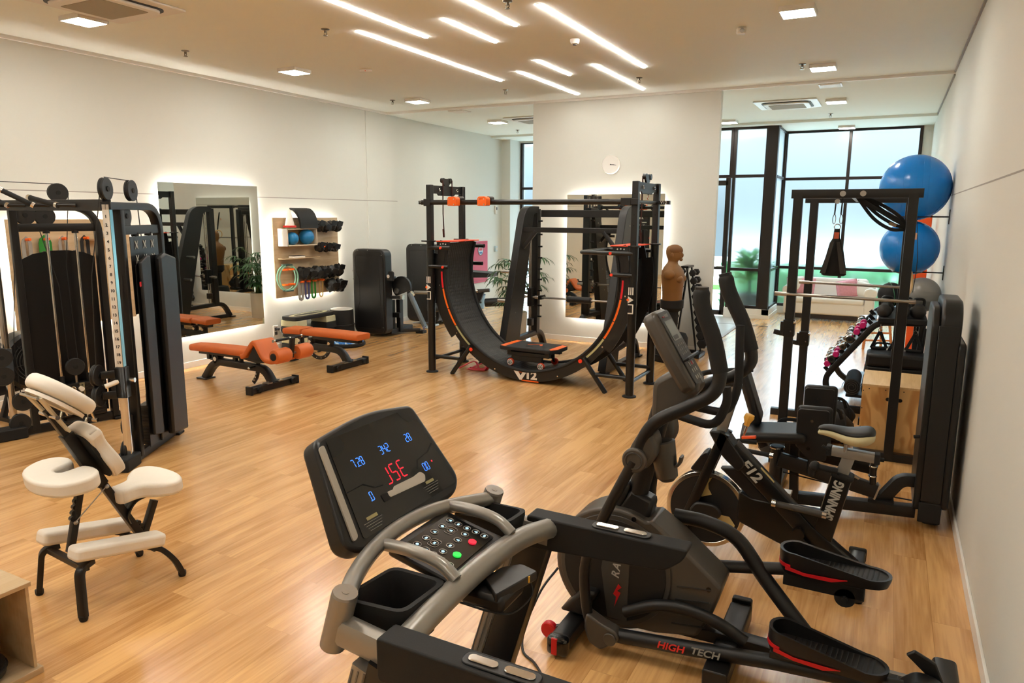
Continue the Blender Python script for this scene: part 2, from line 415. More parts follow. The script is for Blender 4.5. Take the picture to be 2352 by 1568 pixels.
# outside ---------------------------------------------------------------
m_conc = mat('pale_paving', (205, 203, 198), 0.9, var=0.1)
m_grass = mat('grass_green', (96, 150, 70), 0.9, bump=0.5, bscale=60, var=0.3)
m_hedge = mat('hedge_green', (120, 190, 140), 0.9, bump=0.6, bscale=30, var=0.4)
b = B(); b.bb((-12, 17.4, -.2), (6, 40, -.1)); b.bb((-12, 16.5, -.2), (-2.3, 17.4, -.1)); struct(b.out('ground', m_conc), 'pale paving outside the windows')
def leafblob(name, box, n, m, label, cat, size=.09):
    b = B(); rnd = random.Random(3)
    for _ in range(n):
        c = V([rnd.uniform(box[0][i], box[1][i]) for i in range(3)]); a = V((rnd.uniform(-1, 1), rnd.uniform(-1, 1), rnd.uniform(-.3, 1))).normalized(); w = a.cross(V((rnd.uniform(-1, 1), rnd.uniform(-1, 1), .3))).normalized()
        s = size * rnd.uniform(.7, 1.4); q = [c - a * s, c + w * s * .35, c + a * s, c - w * s * .35]; b.face([b.v(p) for p in q])
    return tag(b.out(name, m, recalc=False), label, cat)
leafblob('hedge', ((-3.6, 17.9, -.1), (2.0, 18.5, .95)), 5200, m_hedge, 'low green hedge outside the frosted windows', 'hedge', .1)
b = B(); b.bb((-9, 22, -.1), (-3.0, 23, .04)); tag(b.out('lawn', m_grass), 'strip of green lawn seen through the glass door', 'lawn', kind='stuff')
# potted plant outside the front bay
t = thing('outdoor_planter', 'blurred grey planter with a green plant outside the frosted bay window', 'planter', (-2.62, 16.05, -.1))
b = B(); b.lathe((0, 0, 0), (0, 0, 1), [(0, .17), (.55, .25), (.56, .22), (.5, .2)]); b.out('pot', mat('grey_pot', (92, 104, 104), .7), t)
b = B(); b.tube([(0, 0, .5), (.02, 0, .9), (.05, 0, 1.3)], .03); b.out('stem', mat('stem', (70, 96, 60), .8), t)
b = B(); rnd = random.Random(5)
for k in range(90):
    a = rnd.uniform(0, 2 * pi); L = rnd.uniform(.3, .6); z0 = rnd.uniform(.75, 1.3); d = V((math.cos(a) * .8, math.sin(a) * .35, rnd.uniform(.1, .9))).normalized(); w = d.cross(V((0, 0, 1))).normalized() * .05
    p0 = V((0, 0, z0)); q = [p0, p0 + d * L * .5 + w, p0 + d * L + V((0, 0, -.1)), p0 + d * L * .5 - w]; b.face([b.v(p) for p in q])
b.out('foliage', mat('bright_leaf', (70, 165, 60), .6, var=.2), t, recalc=False)

# ceiling fixtures --------------------------------------------------------
def panel(loc, label, s=.3, h=.045):
    t = thing('ceiling_light', label, 'ceiling light', loc, 0, 'square ceiling lights')
    b = B(); e = s / 2; f = .012
    for a, c in (((-e, -e, -h), (e, -e + f, 0)), ((-e, e - f, -h), (e, e, 0)), ((-e, -e + f, -h), (-e + f, e - f, 0)), ((e - f, -e + f, -h), (e, e - f, 0))): b.bb(a, c)
    b.bb((-e + f, -e + f, -.01), (e - f, e - f, 0)); b.out('frame', m_white, t)
    b = B(); b.bb((-e + f, -e + f, -h + .002), (e - f, e - f, -h + .01)); b.out('diffuser', m_glow, t); return t
for x, y, z, lb in ((-6.99, 4.57, 3.92, 'square white ceiling light next to the left front air conditioner'), (-6.99, 7.33, 3.92, 'square white ceiling light above the mirror and equipment boards on the left'),
    (-6.99, 10.08, 3.92, 'square white ceiling light before the far left ceiling step'), (-6.97, 12.75, 3.885, 'square white ceiling light beside the air conditioner behind the middle wall'),
    (-.91, 7.26, 3.92, 'nearest square white ceiling light on the right side'), (-.92, 10.04, 3.92, 'square white ceiling light beside the right hand sprinkler'), (-.94, 12.76, 3.885, 'square white ceiling light beside the rear right air conditioner'),
    (-.96, 16.1, 3.84, 'square white ceiling light above the sofa window'), (-2.95, 14.64, 3.885, 'small square ceiling light near the glass door'), (-.92, 2.3, 3.92, 'square white ceiling light over the viewer'), (-6.99, 1.8, 3.92, 'square white ceiling light behind the left viewer side'), (-3.95, .2, 3.92, 'unseen square ceiling light added behind the viewer for the foreground'), (-.92, -1.2, 3.92, 'unseen square ceiling light added far behind the viewer for the foreground'), (-6.99, -1.0, 3.92, 'unseen square ceiling light added in the rear left corner behind the viewer')):  # lamps behind the viewer are unseen, added to brighten the foreground
    panel((x, y, z), lb)
for x, y0, y1, lb in ((-4.49, 4.2, 6.66, 'long ceiling light strip ending left of centre at the top edge'), (-4.975, 6.12, 9.19, 'long ceiling light strip leftmost of the eight'), (-3.435, 4.9, 6.65, 'light strip cut by the top edge in the middle'),
    (-3.945, 6.12, 7.17, 'short light strip between two longer front strips'), (-2.925, 6.09, 9.17, 'long ceiling light strip rightmost of the front row'), (-3.953, 8.17, 9.22, 'short light strip in the middle of the rear strips'),
    (-4.465, 8.7, 10.73, 'rear light strip pointing at the left corner of the middle wall'), (-3.43, 8.71, 10.74, 'rear light strip pointing at the clock'), (-4.49, .6, 3.1, 'unseen ceiling light strip added overhead left of the viewer'), (-2.925, 1.2, 3.9, 'unseen ceiling light strip added overhead right of the viewer'), (-3.95, -1.6, 1.6, 'unseen ceiling light strip added behind the viewer'), (-5.3, -.5, 2.6, 'unseen ceiling light strip added overhead at the far left of the viewer')):  # strips around the viewer are out of view, put in to light the near floor
    t = thing('strip_light', lb, 'strip light', (x, (y0 + y1) / 2, 3.92), 0, 'recessed ceiling light strips'); L = (y1 - y0) / 2
    b = B(); b.bb((-.021, -L - .006, -.004), (.021, L + .006, .002)); b.out('channel', m_white, t)
    b = B(); b.bb((-.0165, -L, -.011), (.0165, L, -.004)); b.out('diffuser', m_strip, t)
def cassette(loc, label, s=.95):
    t = thing('ceiling_air_conditioner', label, 'air conditioner', loc, 0, 'ceiling cassette air conditioners'); e = s / 2
    b = B(); b.prism(rrect(s, s, .03), Matrix.Translation((0, 0, -.02)), .02); b.out('fascia', m_white, t, bevel=.006)
    b = B(); b.prism(rrect(s * .78, s * .78, .12, 6), Matrix.Translation((0, 0, -.028)), .02); b.out('air_slot', mat('slot_black', (40, 37, 33), .6), t)
    b = B(); b.prism(rrect(s * .72, s * .72, .10, 6), Matrix.Translation((0, 0, -.05)), .03); b.out('inlet_panel', m_white, t, bevel=.012)
    b = B(); b.prism(rrect(s * .56, s * .5, .02), Matrix.Translation((0, 0, -.054)), .008)
    b.out('grille', mat('grille_beige', (150, 141, 120), .7, bump=.6, bscale=160), t); return t
cassette((-6.35, 4.36, 3.92), 'large white ceiling air conditioner at the top left')
cassette((-1.67, 12.85, 3.885), 'white ceiling air conditioner at the rear right before the windows')
cassette((-6.2, 12.85, 3.885), 'white ceiling air conditioner half hidden behind the middle wall')
m_brass = mat('sprinkler_metal', (120, 112, 98), .35, .9)
spr = [(-3.125, 5.89, 3.92, 'ceiling sprinkler between the two front light strips'), (-5.217, 5.93, 3.92, 'ceiling sprinkler left of the light strips'), (-7.333, 5.97, 3.92, 'ceiling sprinkler over the left wall mirror'), (-7.40, 9.96, 3.92, 'ceiling sprinkler beside the far left square light'),
       (-5.266, 9.87, 3.92, 'ceiling sprinkler in front of the middle wall corner'), (-7.33, 14.3, 3.885, 'ceiling sprinkler by the far left window'), (-3.198, 9.82, 3.92, 'ceiling sprinkler behind the right end of the strips'), (-1.14, 9.83, 3.92, 'ceiling sprinkler left of the middle right square light'), (-1.143, 14.42, 3.885, 'ceiling sprinkler before the sofa window')]
for i, (x, y, z, lb) in enumerate(spr):
    if i == 0:
        s0 = t = thing('sprinkler_head', lb, 'sprinkler', (x, y, z), 0, 'ceiling sprinklers')
        b = B(); b.lathe((0, 0, 0), (0, 0, -1), [(0, .045), (.006, .042), (.012, .02)]); b.out('escutcheon', m_brass, t)
        b = B(); b.cyl((0, 0, -.01), (0, 0, -.035), .014); b.cyl((0, 0, -.06), (0, 0, -.064), .022); b.tube([(-.014, 0, -.03), (-.018, 0, -.045), (0, 0, -.062)], .004, 6); b.tube([(.014, 0, -.03), (.018, 0, -.045), (0, 0, -.062)], .004, 6); b.out('nozzle', m_brass, t)
    else: dup(s0, (x, y, z), None, lb)
t = thing('smoke_detector', 'round white smoke detector beside the longest light strip', 'smoke detector', (-3.141, 7.44, 3.92)); b = B(); b.lathe((0, 0, 0), (0, 0, -1), [(0, .05), (.02, .05), (.045, .04), (.05, .02)]); b.out('housing', m_white, t); b = B(); b.cyl((0, 0, -.045), (0, 0, -.058), .022); b.out('sensor', m_plastic, t)
t = thing('motion_sensor', 'small white motion sensor between the strips and the right lights', 'sensor', (-1.482, 7.71, 3.92), .4); b = B(); b.box((0, 0, -.03), (.09, .06, .06), taper=1.0); b.out('housing', m_white, t, bevel=.012); b = B(); b.ball((0, -.03, -.035), .022, 12, 8); b.out('lens', mat('sensor_lens', (190, 190, 190), .2), t)
t = thing('emergency_sensor', 'thin white ceiling sensor with a tiny orange lamp left of the strips', 'sensor', (-6.163, 7.74, 3.92), .3); b = B(); b.box((0, 0, -.015), (.16, .04, .03)); b.out('housing', m_white, t, bevel=.006); b = B(); b.ball((0, -.02, -.02), .007, 8, 6); b.out('indicator', m_orange, t)
for x, lb in ((-.924, 'flat white ceiling vent on the right at the ceiling step'), (-6.943, 'flat white ceiling vent on the left at the ceiling step')):
    t = thing('ceiling_vent', lb, 'vent', (x, 11.29, 3.885), 0, 'flat ceiling vents'); b = B(); b.box((0, 0, -.008), (.3, .3, .016)); b.out('frame', m_white, t, bevel=.004); b = B(); b.box((0, 0, -.018), (.25, .25, .006)); b.out('cover', m_trim, t)

# mirrors, clock -----------------------------------------------------------
def mirror(M, w, h, label, t0=.05):
    """mirror floating off the wall with a led strip round its back; M origin = wall centre, z = into the room"""
    t = thing('wall_mirror', label, 'mirror', M.translation); t.matrix_world = M
    b = B(); b.bb((-w/2, -h/2, t0), (w/2, h/2, t0 + .006)); b.out('glass', m_mirror, t)
    b = B(); b.bb((-w/2 + .09, -h/2 + .09, 0), (w/2 - .09, h/2 - .09, t0)); b.out('backing', m_wall, t)
    for a, c in (((-w/2 + .09, h/2 - .085), (w/2 - .09, h/2 - .07)), ((-w/2 + .09, -h/2 + .07), (w/2 - .09, -h/2 + .085)), ((-w/2 + .07, -h/2 + .09), (-w/2 + .085, h/2 - .09)), ((w/2 - .085, -h/2 + .09), (w/2 - .07, h/2 - .09))):
        b = B(); b.bb((a[0], a[1], .02), (c[0], c[1], .035)); b.out('led_strip', m_halo, t)
    return t
mirror(plane_M((XL, 7.053, 1.465), (0, 1, 0), (0, 0, 1)), 1.645, 2.04, 'large backlit wall mirror on the left white wall')
mirror(plane_M((-3.93, YC, 1.412), (1, 0, 0), (0, 0, 1)), 1.62, 2.015, 'backlit wall mirror under the clock on the middle wall')
t = thing('wall_clock', 'round white wall clock above the backlit mirror on the middle wall', 'clock', (-4.023, YC, 2.878))
b = B(); b.lathe((0, 0, 0), (0, -1, 0), [(0, .148), (.03, .148), (.04, .14), (.036, .132)], 40); b.out('rim', m_trim, t)
b = B(); b.cyl((0, 0, 0), (0, -.034, 0), .136, seg=40); b.out('dial', m_white, t)
b = B()
for k in range(12):
    a = k * pi / 6; M = plane_M((.11 * math.sin(a), -.0345, .11 * math.cos(a)), (1, 0, 0), (0, 0, 1)); b.text(str(k or 12), .03, M, .001)
b.out('numeral', m_plastic, t, loose=True)
b = B(); b.box((.045, -.037, -.006), (.1, .002, .006), (0, .12, 0)); b.box((.03, -.039, -.003), (.07, .002, .01), (0, .06, 0)); b.cyl((0, -.034, 0), (0, -.042, 0), .008); b.out('hand', m_plastic, t, loose=True)
# ------------------------------------------------------------------ half pipe trainer (middle of the room)
m_stud = bpy.data.materials.new('studded_rubber'); m_stud.use_nodes = True
def _stud(m):
    n = m.node_tree.nodes; l = m.node_tree.links; p = n['Principled BSDF']; p.inputs['Base Color'].default_value = lin((25, 24, 23)) + (1,); p.inputs['Roughness'].default_value = .45
    tc = nd(m, 'ShaderNodeTexCoord'); mp = nd(m, 'ShaderNodeMapping'); mp.inputs['Scale'].default_value = (22, 22, 22); l.new(tc.outputs['Object'], mp.inputs[0])
    vo = nd(m, 'ShaderNodeTexVoronoi'); vo.inputs['Scale'].default_value = 1.0; vo.inputs['Randomness'].default_value = 0.0; l.new(mp.outputs[0], vo.inputs['Vector'])
    b = nd(m, 'ShaderNodeBump'); b.inputs['Strength'].default_value = .9; b.inputs['Distance'].default_value = .012; b.invert = True
    l.new(vo.outputs['Distance'], b.inputs['Height']); l.new(b.outputs[0], p.inputs['Normal'])
_stud(m_stud)
HP = thing('half_pipe_trainer', 'black curved half pipe trainer with orange stripes and the lettering V12', 'gym machine', (-3.959, 7.933, 0), -.0144)
HX, HD = 1.392, .777
def arc(R, a0, a1, y, n=48, zc=1.352):
    return [V((R * math.sin(math.radians(a0 + (a1 - a0) * k / n)), y, zc - R * math.cos(math.radians(a0 + (a1 - a0) * k / n)))) for k in range(n + 1)]
UY = V((0, 1, 0)); Y0, Y1 = .06, .71
for y in (Y0, Y1):
    b = B(); b.bar(arc(1.268, -108, 108, y), .135, .022, 0, UY)
    b.bar(arc(1.36, -100, -52, y, 20), .10, .02, 0, UY); b.bar(arc(1.36, 52, 100, y, 20), .10, .02, 0, UY)
    b.out('side_plate', m_black, HP)
    b = B(); b.tube(arc(1.205, -108, 108, y - .005 if y == Y0 else y + .005), .022, 8); b.out('edge_rail', m_rubber, HP)
b = B(); b.bar(arc(1.218, -108, 108, (Y0 + Y1) / 2, 64), .014, Y1 - Y0, 0, UY); b.out('running_surface', m_stud, HP)
b = B(); b.bar(arc(1.27, -100, 100, (Y0 + Y1) / 2, 48), .01, Y1 - Y0, 0, UY); b.out('back_shell', m_black, HP)
for sg in (-1, 1):
    for a0, a1, m, nm in ((90, 80.2, 'r', 'red'), (79.7, 67.5, 'o', 'orange'), (67, 56.2, 'o', 'orange'), (55.7, 41, 'g', 'green')):
        mm = {'r': mat('stripe_red', (226, 22, 44), .4, var=.03), 'o': mat('stripe_orange', (250, 112, 24), .4, var=.03), 'g': mat('stripe_green', (176, 178, 134), .4, var=.03)}[m]
        b = B(); b.bar(arc(1.253, sg * a0, sg * a1, Y0 - .012, 12), .024, .003, 0, UY); b.out('stripe', mm, HP, label=nm + ' painted stripe')
    # top ledges
    e = arc(1.25, sg * 107.8, sg * 107, Y0, 1)[0]
    b = B(); b.box((e.x + sg * .03, (Y0 + Y1) / 2, e.z + .012), (.26, Y1 - Y0 + .06, .012)); b.out('top_ledge', mat('ledge_orange', (226, 70, 34), .5, var=.05), HP, bevel=.003)
    b = B(); b.box((e.x + sg * .03, Y0 - .015, e.z - .02), (.2, .012, .05)); b.out('bracket', m_black, HP)
    for k in (-.04, 0, .04):
        b = B(); b.cyl((e.x + sg * .03 + k, Y0 - .02, e.z - .02 - abs(k) * .1), (e.x + sg * .03 + k, Y0 - .028, e.z - .02 - abs(k) * .1), .008, seg=8); b.out('bolt', m_white, HP)
    for a in (82, 52, 20):
        q = arc(1.30, sg * a, sg * a - 1, Y0 - .011, 1)[0]
        b = B(); b.cyl(q, q + V((0, -.006, 0)), .009, seg=10); b.out('bolt', m_chrome, HP)
# posts
for sx in (-1, 1):
    for y in (0, HD):
        x = sx * HX
        b = B(); b.cyl((x, y, 0.012), (x, y, 1.745), .05); b.out('post', m_black2, HP)
        b = B(); b.lathe((x, y, 0), (x, y, 1), [(0, .082), (.012, .082), (.016, .066), (.022, .06)]); b.out('foot', m_rubber, HP)
        b = B(); b.lathe((x, y, 1.74), (x, y, 2), [(0, .05), (.0, .074), (.016, .074), (.016, .05)]); b.cyl((x, y - .07, 1.75), (x + sx * .09, y - .07, 1.75), .01); b.out('collar', m_black2, HP)
        b = B(); b.bb((x - .036, y - .036, 1.73), (x + .036, y + .036, 2.47)); b.out('upper_post', m_black, HP, bevel=.005)
        b = B()
        for z in (1.80, 1.98, 2.10, 2.33): b.cyl((x, y - .034, z), (x, y - .038, z), .007, seg=8)
        b.out('hole', mat('pure_black', (4, 4, 4), .8), HP, loose=True)
        xi = sx * (HX - .33)
        if not (sx == 1):
            for z in (1.665, 1.42):
                b = B(); b.tube([(x, y - .035 if y == 0 else y + .05, z), (xi + sx * (0 if z > 1.5 else .03), y - .035 if y == 0 else y + .05, z)], .026, 12); b.out('grip_bar', m_black2, HP)
        elif y == 0:
            b = B(); b.tube(fillet([(x, -.03, 1.665), (HX - .66, -.03, 1.665), (HX - .66, HD + .05, 1.665), (x, HD + .05, 1.665)], .12, 6), .024, 12); b.out('dip_handle', m_black2, HP)
        if sx == 1:
            b = B(); b.tube([(x, y - .03 if y == 0 else y + .05, 1.42), (HX - .22, y - .03 if y == 0 else y + .05, 1.42)], .026, 12); b.out('grip_bar', m_black2, HP)
    for z, xx in ((1.665, .26 if sx == 1 else .2), (1.42, .24 if sx == 1 else .23)):
        b = B(); b.cyl((sx * (HX - xx), -.055, z), (sx * (HX - xx), -.075, z), .017, seg=14); b.out('red_cap', mat('cap_red', (235, 62, 34), .4), HP, label='red round cap')
    # top plate with pulley
    x = sx * HX
    mt = m_black if sx < 0 else m_dgrey
    b = B(); M = plane_M((x - .01, 0, 0), (0, 1, 0), (0, 0, 1))
    b.prism([(0, 2.36), (.17, 2.36), (.2, 2.335), (.56, 2.335), (.6, 2.36), (HD, 2.36), (HD, 2.465), (0, 2.465)], M, .02); b.out('top_plate', m_black, HP, bevel=.004)
    for yy in (.2, HD - .15):
        b = B(); b.torus((x + .02, yy, 2.41), (1, 0, 0), .016, .006, 14, 6); b.out('plate_bolt', m_chrome, HP)
    b = B(); M = plane_M((x - .012, HD * .5, 2.46), (0, 1, 0), (0, 0, 1)); b.prism(rpoly([(-.05, 0), (.05, 0), (.11, .075), (.11, .1), (-.11, .1), (-.11, .075)], .012), M, .024); b.out('pulley_bracket', m_black2, HP, bevel=.003)
    for k in (-.085, .085):
        b = B(); b.cyl((x - .02, HD * .5 + k, 2.535), (x + .02, HD * .5 + k, 2.535), .034, seg=18); b.out('pulley', m_black2, HP)
    # rope
    m_rope = mat('black_red_rope', (52, 18, 14), .8, bump=.5, bscale=150, var=.6, vscale=160)
    b = B(); b.tube([(x - .02 * sx, HD * .5 - .11, 2.54), (x - .02 * sx, HD * .5 - .115, 2.1), (x - .03 * sx, HD * .5 - .11, 1.86)], .008, 8); b.out('rope', m_rope, HP)
    b = B(); b.tube([(x - .02 * sx, HD * .5 + .11, 2.54), (x - .02 * sx, HD * .5 + .11, 2.33)], .008, 8); b.tube([(x - .02 * sx, HD * .5 - .11, 1.9), (x - .02 * sx, HD * .5 - .1, 1.79)], .014, 8); b.out('rope', m_rope, HP)
    b = B(); b.torus((x - .02 * sx, HD * .5 + .11, 2.30), (1, 0, 0), .022, .005, 12, 6); b.out('carabiner', m_chrome, HP)
    # struts and ground frame
    for y in (Y0 - .04, Y1 + .04):
        b = B(); b.tube([(sx * .79, y, .40), (sx * 1.09, y, .0)], .03, 12); b.out('strut', m_black2, HP)
        b = B(); b.tube([(x, y, .215), (sx * .96, y, .215)], .025, 12); b.out('tie_bar', m_black2, HP)
        if y < .2:
            b = B(); b.cyl((sx * .77, y - .03, .365), (sx * .77, y - .042, .365), .024, seg=14); b.out('red_cap', mat('cap_red'), HP, label='red round cap')
    b = B(); b.tube([(x, 0, .17), (x, HD, .17)], .022, 12); b.out('tie_bar', m_black2, HP)
    # lettering up the front post
    y = -.052; z0 = 1.145
    b = B()
    for k in (-.028, -.004, .02): b.box((x + k, y, z0 + .10), (.012, .004, .085))
    b.out('lettering', m_white, HP, label='white letter E on the post', loose=True)
    b = B(); b.prism([(-.036, .04), (-.036, -.04), (.03, 0)], plane_M((x, y + .002, z0), (1, 0, 0), (0, 0, 1)), .004); b.out('lettering', m_white, HP, label='white letter V on the post')
    b = B(); b.cyl((x - .036, y + .012, z0), (x - .036, y - .005, z0), .015, seg=14); b.out('dot', m_orange, HP, label='orange dot of the logo')
    b = B(); b.box((x + .024, y, z0 - .105), (.013, .004, .11)); b.box((x - .005, y, z0 - .155), (.058, .004, .013)); b.box((x - .005, y, z0 - .055), (.058, .004, .012)); b.out('lettering', m_white, HP, label='white letters L and I on the post')
# overhead bar
b = B(); b.tube([(-HX - .10, -.04, 2.244), (HX + .03, -.04, 2.244)], .032, 14); b.out('overhead_bar', m_black2, HP)
b = B(); b.box((-HX - .09, -.04, 2.244), (.09, .05, .045)); b.box((-HX, -.045, 2.244), (.1, .06, .09)); b.out('bar_clamp', m_black, HP, bevel=.004)
b = B(); b.box((HX - .09, -.04, 2.244), (.12, .085, .085)); b.box((HX, -.045, 2.244), (.1, .06, .07)); b.out('bar_clamp', m_black, HP, bevel=.006)
b = B(); b.tube([(HX, 0, 2.245), (HX, HD + .02, 2.245)], .02, 10); b.box((HX + .1, HD - .02, 2.245), (.14, .05, .045)); b.out('bar_clamp', m_black, HP)
b = B(); b.text('V12', .05, plane_M((HX + .1, HD - .048, 2.245), (1, 0, 0), (0, 0, 1)), .002); b.text('V', .045, plane_M((-HX - .1, -.068, 2.245), (1, 0, 0), (0, 0, 1)), .002); b.out('lettering', m_white, HP)
for k, xx in enumerate((-HX + .455, -HX + .89)):
    b = B(); b.prism(rpoly([(-.064, -.045), (.064, -.045), (.064, .045), (.045, .068), (-.045, .068), (-.064, .045)], .016), plane_M((xx, -.085, 2.244), (1, 0, 0), (0, 0, 1)), .1); tr = b.out('trolley', m_orange, HP, bevel=.004, label='orange trolley block')
    b = B()
    for q in (-.033, .033): b.cyl((xx + q, -.09, 2.288), (xx + q, .02, 2.288), .028, seg=16)
    b.out('roller', m_black2, tr, loose=True)
    b = B()
    for q in (-.035, .035):
        for z in (-.028, .036): b.cyl((xx + q, -.186, 2.244 + z), (xx + q, -.192, 2.244 + z), .008, seg=8)
    b.out('rivet', m_chrome, tr, loose=True)
# V12 logo
b = B(); M = plane_M((.075, Y0 - .0125, .095), (1, 0, 0), (0, 0, 1)); b.text('12', .135, M, .003, .006, 1.25)
b.prism([(-.25, .055), (-.185, .055), (-.145, -.012), (-.105, .055), (-.05, .055), (-.13, -.065), (-.16, -.065)], M, .003); b.out('lettering', m_white, HP, label='white lettering V12')
b = B(); b.prism([(-.125, -.078), (.11, -.078), (.11, -.062), (-.135, -.062)], M, .003); b.prism([(-.19, .05), (-.1, .05), (-.125, .03), (-.165, .03)], M, .0025); b.out('underline', m_orange, HP, label='orange line of the logo')

# rolling board in the pipe
CT = thing('rolling_board', 'black wheeled board with orange corners lying in the half pipe', 'rolling board', (-3.985, 8.30, .0), -.03)
b = B(); b.prism(rpoly([(-.40, -.24), (.34, -.24), (.40, -.16), (.40, .16), (.34, .24), (-.40, .24)], .05), Matrix.Translation((0, 0, .375)), .05); b.out('deck', m_rubber, CT, bevel=.012, seg=3)
b = B(); b.prism(rpoly([(-.397, -.2), (-.31, -.235), (-.31, .235), (-.39, .235)], .01), Matrix.Translation((0, 0, .4255)), .003); b.out('corner_stripe', m_orange, CT, label='orange stripe')
b = B(); b.prism(rpoly([(.30, -.19), (.345, -.235), (.395, -.15), (.395, .15), (.31, .18)], .01), Matrix.Translation((0, 0, .4255)), .003); b.out('corner_stripe', m_orange, CT, label='orange stripe')
b = B(); b.prism([(-.12, .02), (.06, .11), (.10, .02), (.075, .0), (.03, .075), (-.10, .005)], Matrix.Translation((0, 0, .4255)), .003); b.out('logo_mark', m_orange, CT, label='orange arrow mark')
b = B(); b.prism(rrect(.1, .035, .012), Matrix.Translation((-.02, -.1, .4255)), .002); b.out('emblem', m_plastic, CT)
b = B(); b.bb((-.30, -.2, .31), (.30, -.13, .36)); b.bb((-.30, .13, .31), (.30, .2, .36)); b.bb((-.3, -.2, .345), (-.24, .2, .375)); b.bb((.24, -.2, .345), (.3, .2, .375)); b.bb((-.24, -.19, .24), (.20, -.15, .31)); b.bb((-.24, .15, .24), (.20, .19, .31)); b.out('frame', m_black, CT, bevel=.004)
for x in (-.245, .195):
    for y in (-.2, .2):
        zz = 1.352 - math.sqrt(1.21 ** 2 - (x - .026) ** 2) + .047
        b = B(); b.tube([(x, y * .7, .26), (x, y * .8, zz + .02), (x, y * .9, zz)], .014); b.out('axle', m_black2, CT)
        b = B(); b.cyl((x, y - .02, zz), (x, y + .02, zz), .046, seg=22); w = b.out('wheel', mat('wheel_orange', (205, 62, 26), .5), CT, bevel=.006)
        s = -1 if y < 0 else 1; b = B(); b.cyl((x, y + s * .02, zz), (x, y + s * .024, zz), .038, seg=20); b.out('hub', m_white, w)
        b = B()
        for k in range(7):
            a = k * 2 * pi / 7; c = (x + .025 * math.cos(a), 0, zz + .025 * math.sin(a)); b.cyl((c[0], y + s * .024, c[2]), (c[0], y + s * .0255, c[2]), .0075, seg=8)
        b.cyl((x, y + s * .024, zz), (x, y + s * .028, zz), .01, seg=10); b.out('spoke_hole', m_plastic, w, loose=True)

# red band on the floor behind the left post
b = B(); rnd = random.Random(4)
for k in range(3):
    pts = [(-5.1 + .16 * k + rnd.uniform(-.05, .05), 8.35 + rnd.uniform(-.1, .15), .012), (-5.0 + .1 * k, 8.5 + rnd.uniform(-.1, .1), .05 + .03 * (k == 0)), (-4.85 + .05 * k, 8.42 + rnd.uniform(-.1, .1), .014), (-4.75 - .1 * k, 8.3 + .03 * k, .012), (-5.0, 8.25 + .05 * k, .012)]
    b.bar(smooth_path(pts, 6), .03, .006, 0)
tag(b.out('resistance_band', mat('band_red', (206, 24, 30), .6, var=.1), None), 'crumpled red band on the floor behind the left foot of the half pipe', 'exercise band')

# ------------------------------------------------------------------ smith machine
SM = thing('smith_machine', 'tall black smith machine with a padded barbell behind the half pipe', 'gym machine', (-4.025, 9.6, 0))
def sm(p): return V(p) - V((-4.025, 9.6, 0))
for x0, x1, ox in ((-4.85, -4.74, -1), (-3.31, -3.20, 1)):
    xm = (x0 + x1) / 2
    M = plane_M(sm((x0, 0, 0)), (0, 1, 0), (0, 0, 1))
    prof = rpoly([(8.82, .05), (9.52, 2.22), (9.98, 2.22), (9.98, 2.12), (9.80, 2.12), (9.30, .05)], [.0, .3, .02, .02, .12, 0], 8)
    b = B(); b.prism([(p[0], p[1]) for p in prof], M, x1 - x0); b.out('side_panel', m_black, SM, bevel=.008, seg=3)
    b = B(); b.bb(sm((xm - .055, 9.93, .3)), sm((xm + .055, 10.04, 2.18))); b.out('upright', m_black, SM, bevel=.006)
    b = B(); pth = [sm((xm, 8.86, .035)), sm((xm, 10.30, .035))]; b.bar(pth, .09, .06, .006); b.out('base_beam', m_black, SM)
    b = B(); b.bar(fillet([sm((xm, 9.10, .27)), sm((xm, 10.16, .30)), sm((xm, 10.32, .03))], .16, 8), .09, .075, .006); b.out('foot', m_black, SM)
    b = B(); b.box(sm((xm, 10.34, .012)), (.13, .14, .02)); b.box(sm((xm, 8.9, .012)), (.13, .14, .02)); b.out('foot_pad', m_rubber, SM)
    for k in (0, .045):
        b = B(); b.cyl(sm((xm - .02 + k * 0, 9.82 + k, .33)), sm((xm - .02, 9.82 + k, 2.14)), .013, seg=12); b.out('guide_rod', m_chrome, SM)
    for z in (.55, .72, .95, 1.12, 1.28, 1.45, 1.62, 1.80, 2.0):
        b = B(); b.cyl(sm((xm, 10.04, z)), sm((xm + (.085), 10.0, z)), .014, seg=10) if 0 else b.cyl(sm((x1 - .0, 9.97, z)), sm((x1 + .06, 9.97, z)), .014, seg=10); b.out('peg', m_black2, SM)
    for z in (.85, 1.27):
        b = B(); b.cyl(sm((x0 if ox < 0 else x1, 9.25 + (z - .85) * .25, z)), sm(((x0 - .2) if ox < 0 else (x1 + .2), 9.25 + (z - .85) * .25, z)), .024, seg=14); b.out('plate_horn', m_steel, SM)
    for z in (.3, .7, 1.1, 1.6, 1.95):
        b = B(); yy = 8.99 + (z - .05) * .335; b.cyl(sm((x1, yy, z)), sm((x1 + .006, yy, z)), .011, seg=8); b.out('bolt', m_chrome, SM)
    b = B(); b.bb(sm((xm - .045, 9.79, .72)), sm((xm + .03, 9.90, 1.0))); b.bb(sm((xm - .05, 9.80, .42)), sm((xm + .03, 9.89, .53))); b.out('carriage', m_black2, SM, bevel=.008)
b = B(); b.bb(sm((-4.69, 9.93, 2.06)), sm((-3.36, 10.02, 2.165))); b.out('crossbar', m_black, SM, bevel=.005)
b = B(); b.bb(sm((-4.74, 9.44, 1.845)), sm((-3.31, 9.51, 1.915))); b.out('crossbar', m_black, SM, bevel=.005)
for s, xx in ((1, -4.74), (-1, -3.31)):
    b = B(); b.bar([sm((xx, 9.44, 1.62)), sm((xx + s * .2, 9.46, 1.86))], .05, .05, .004, UY); b.out('brace', m_black, SM)
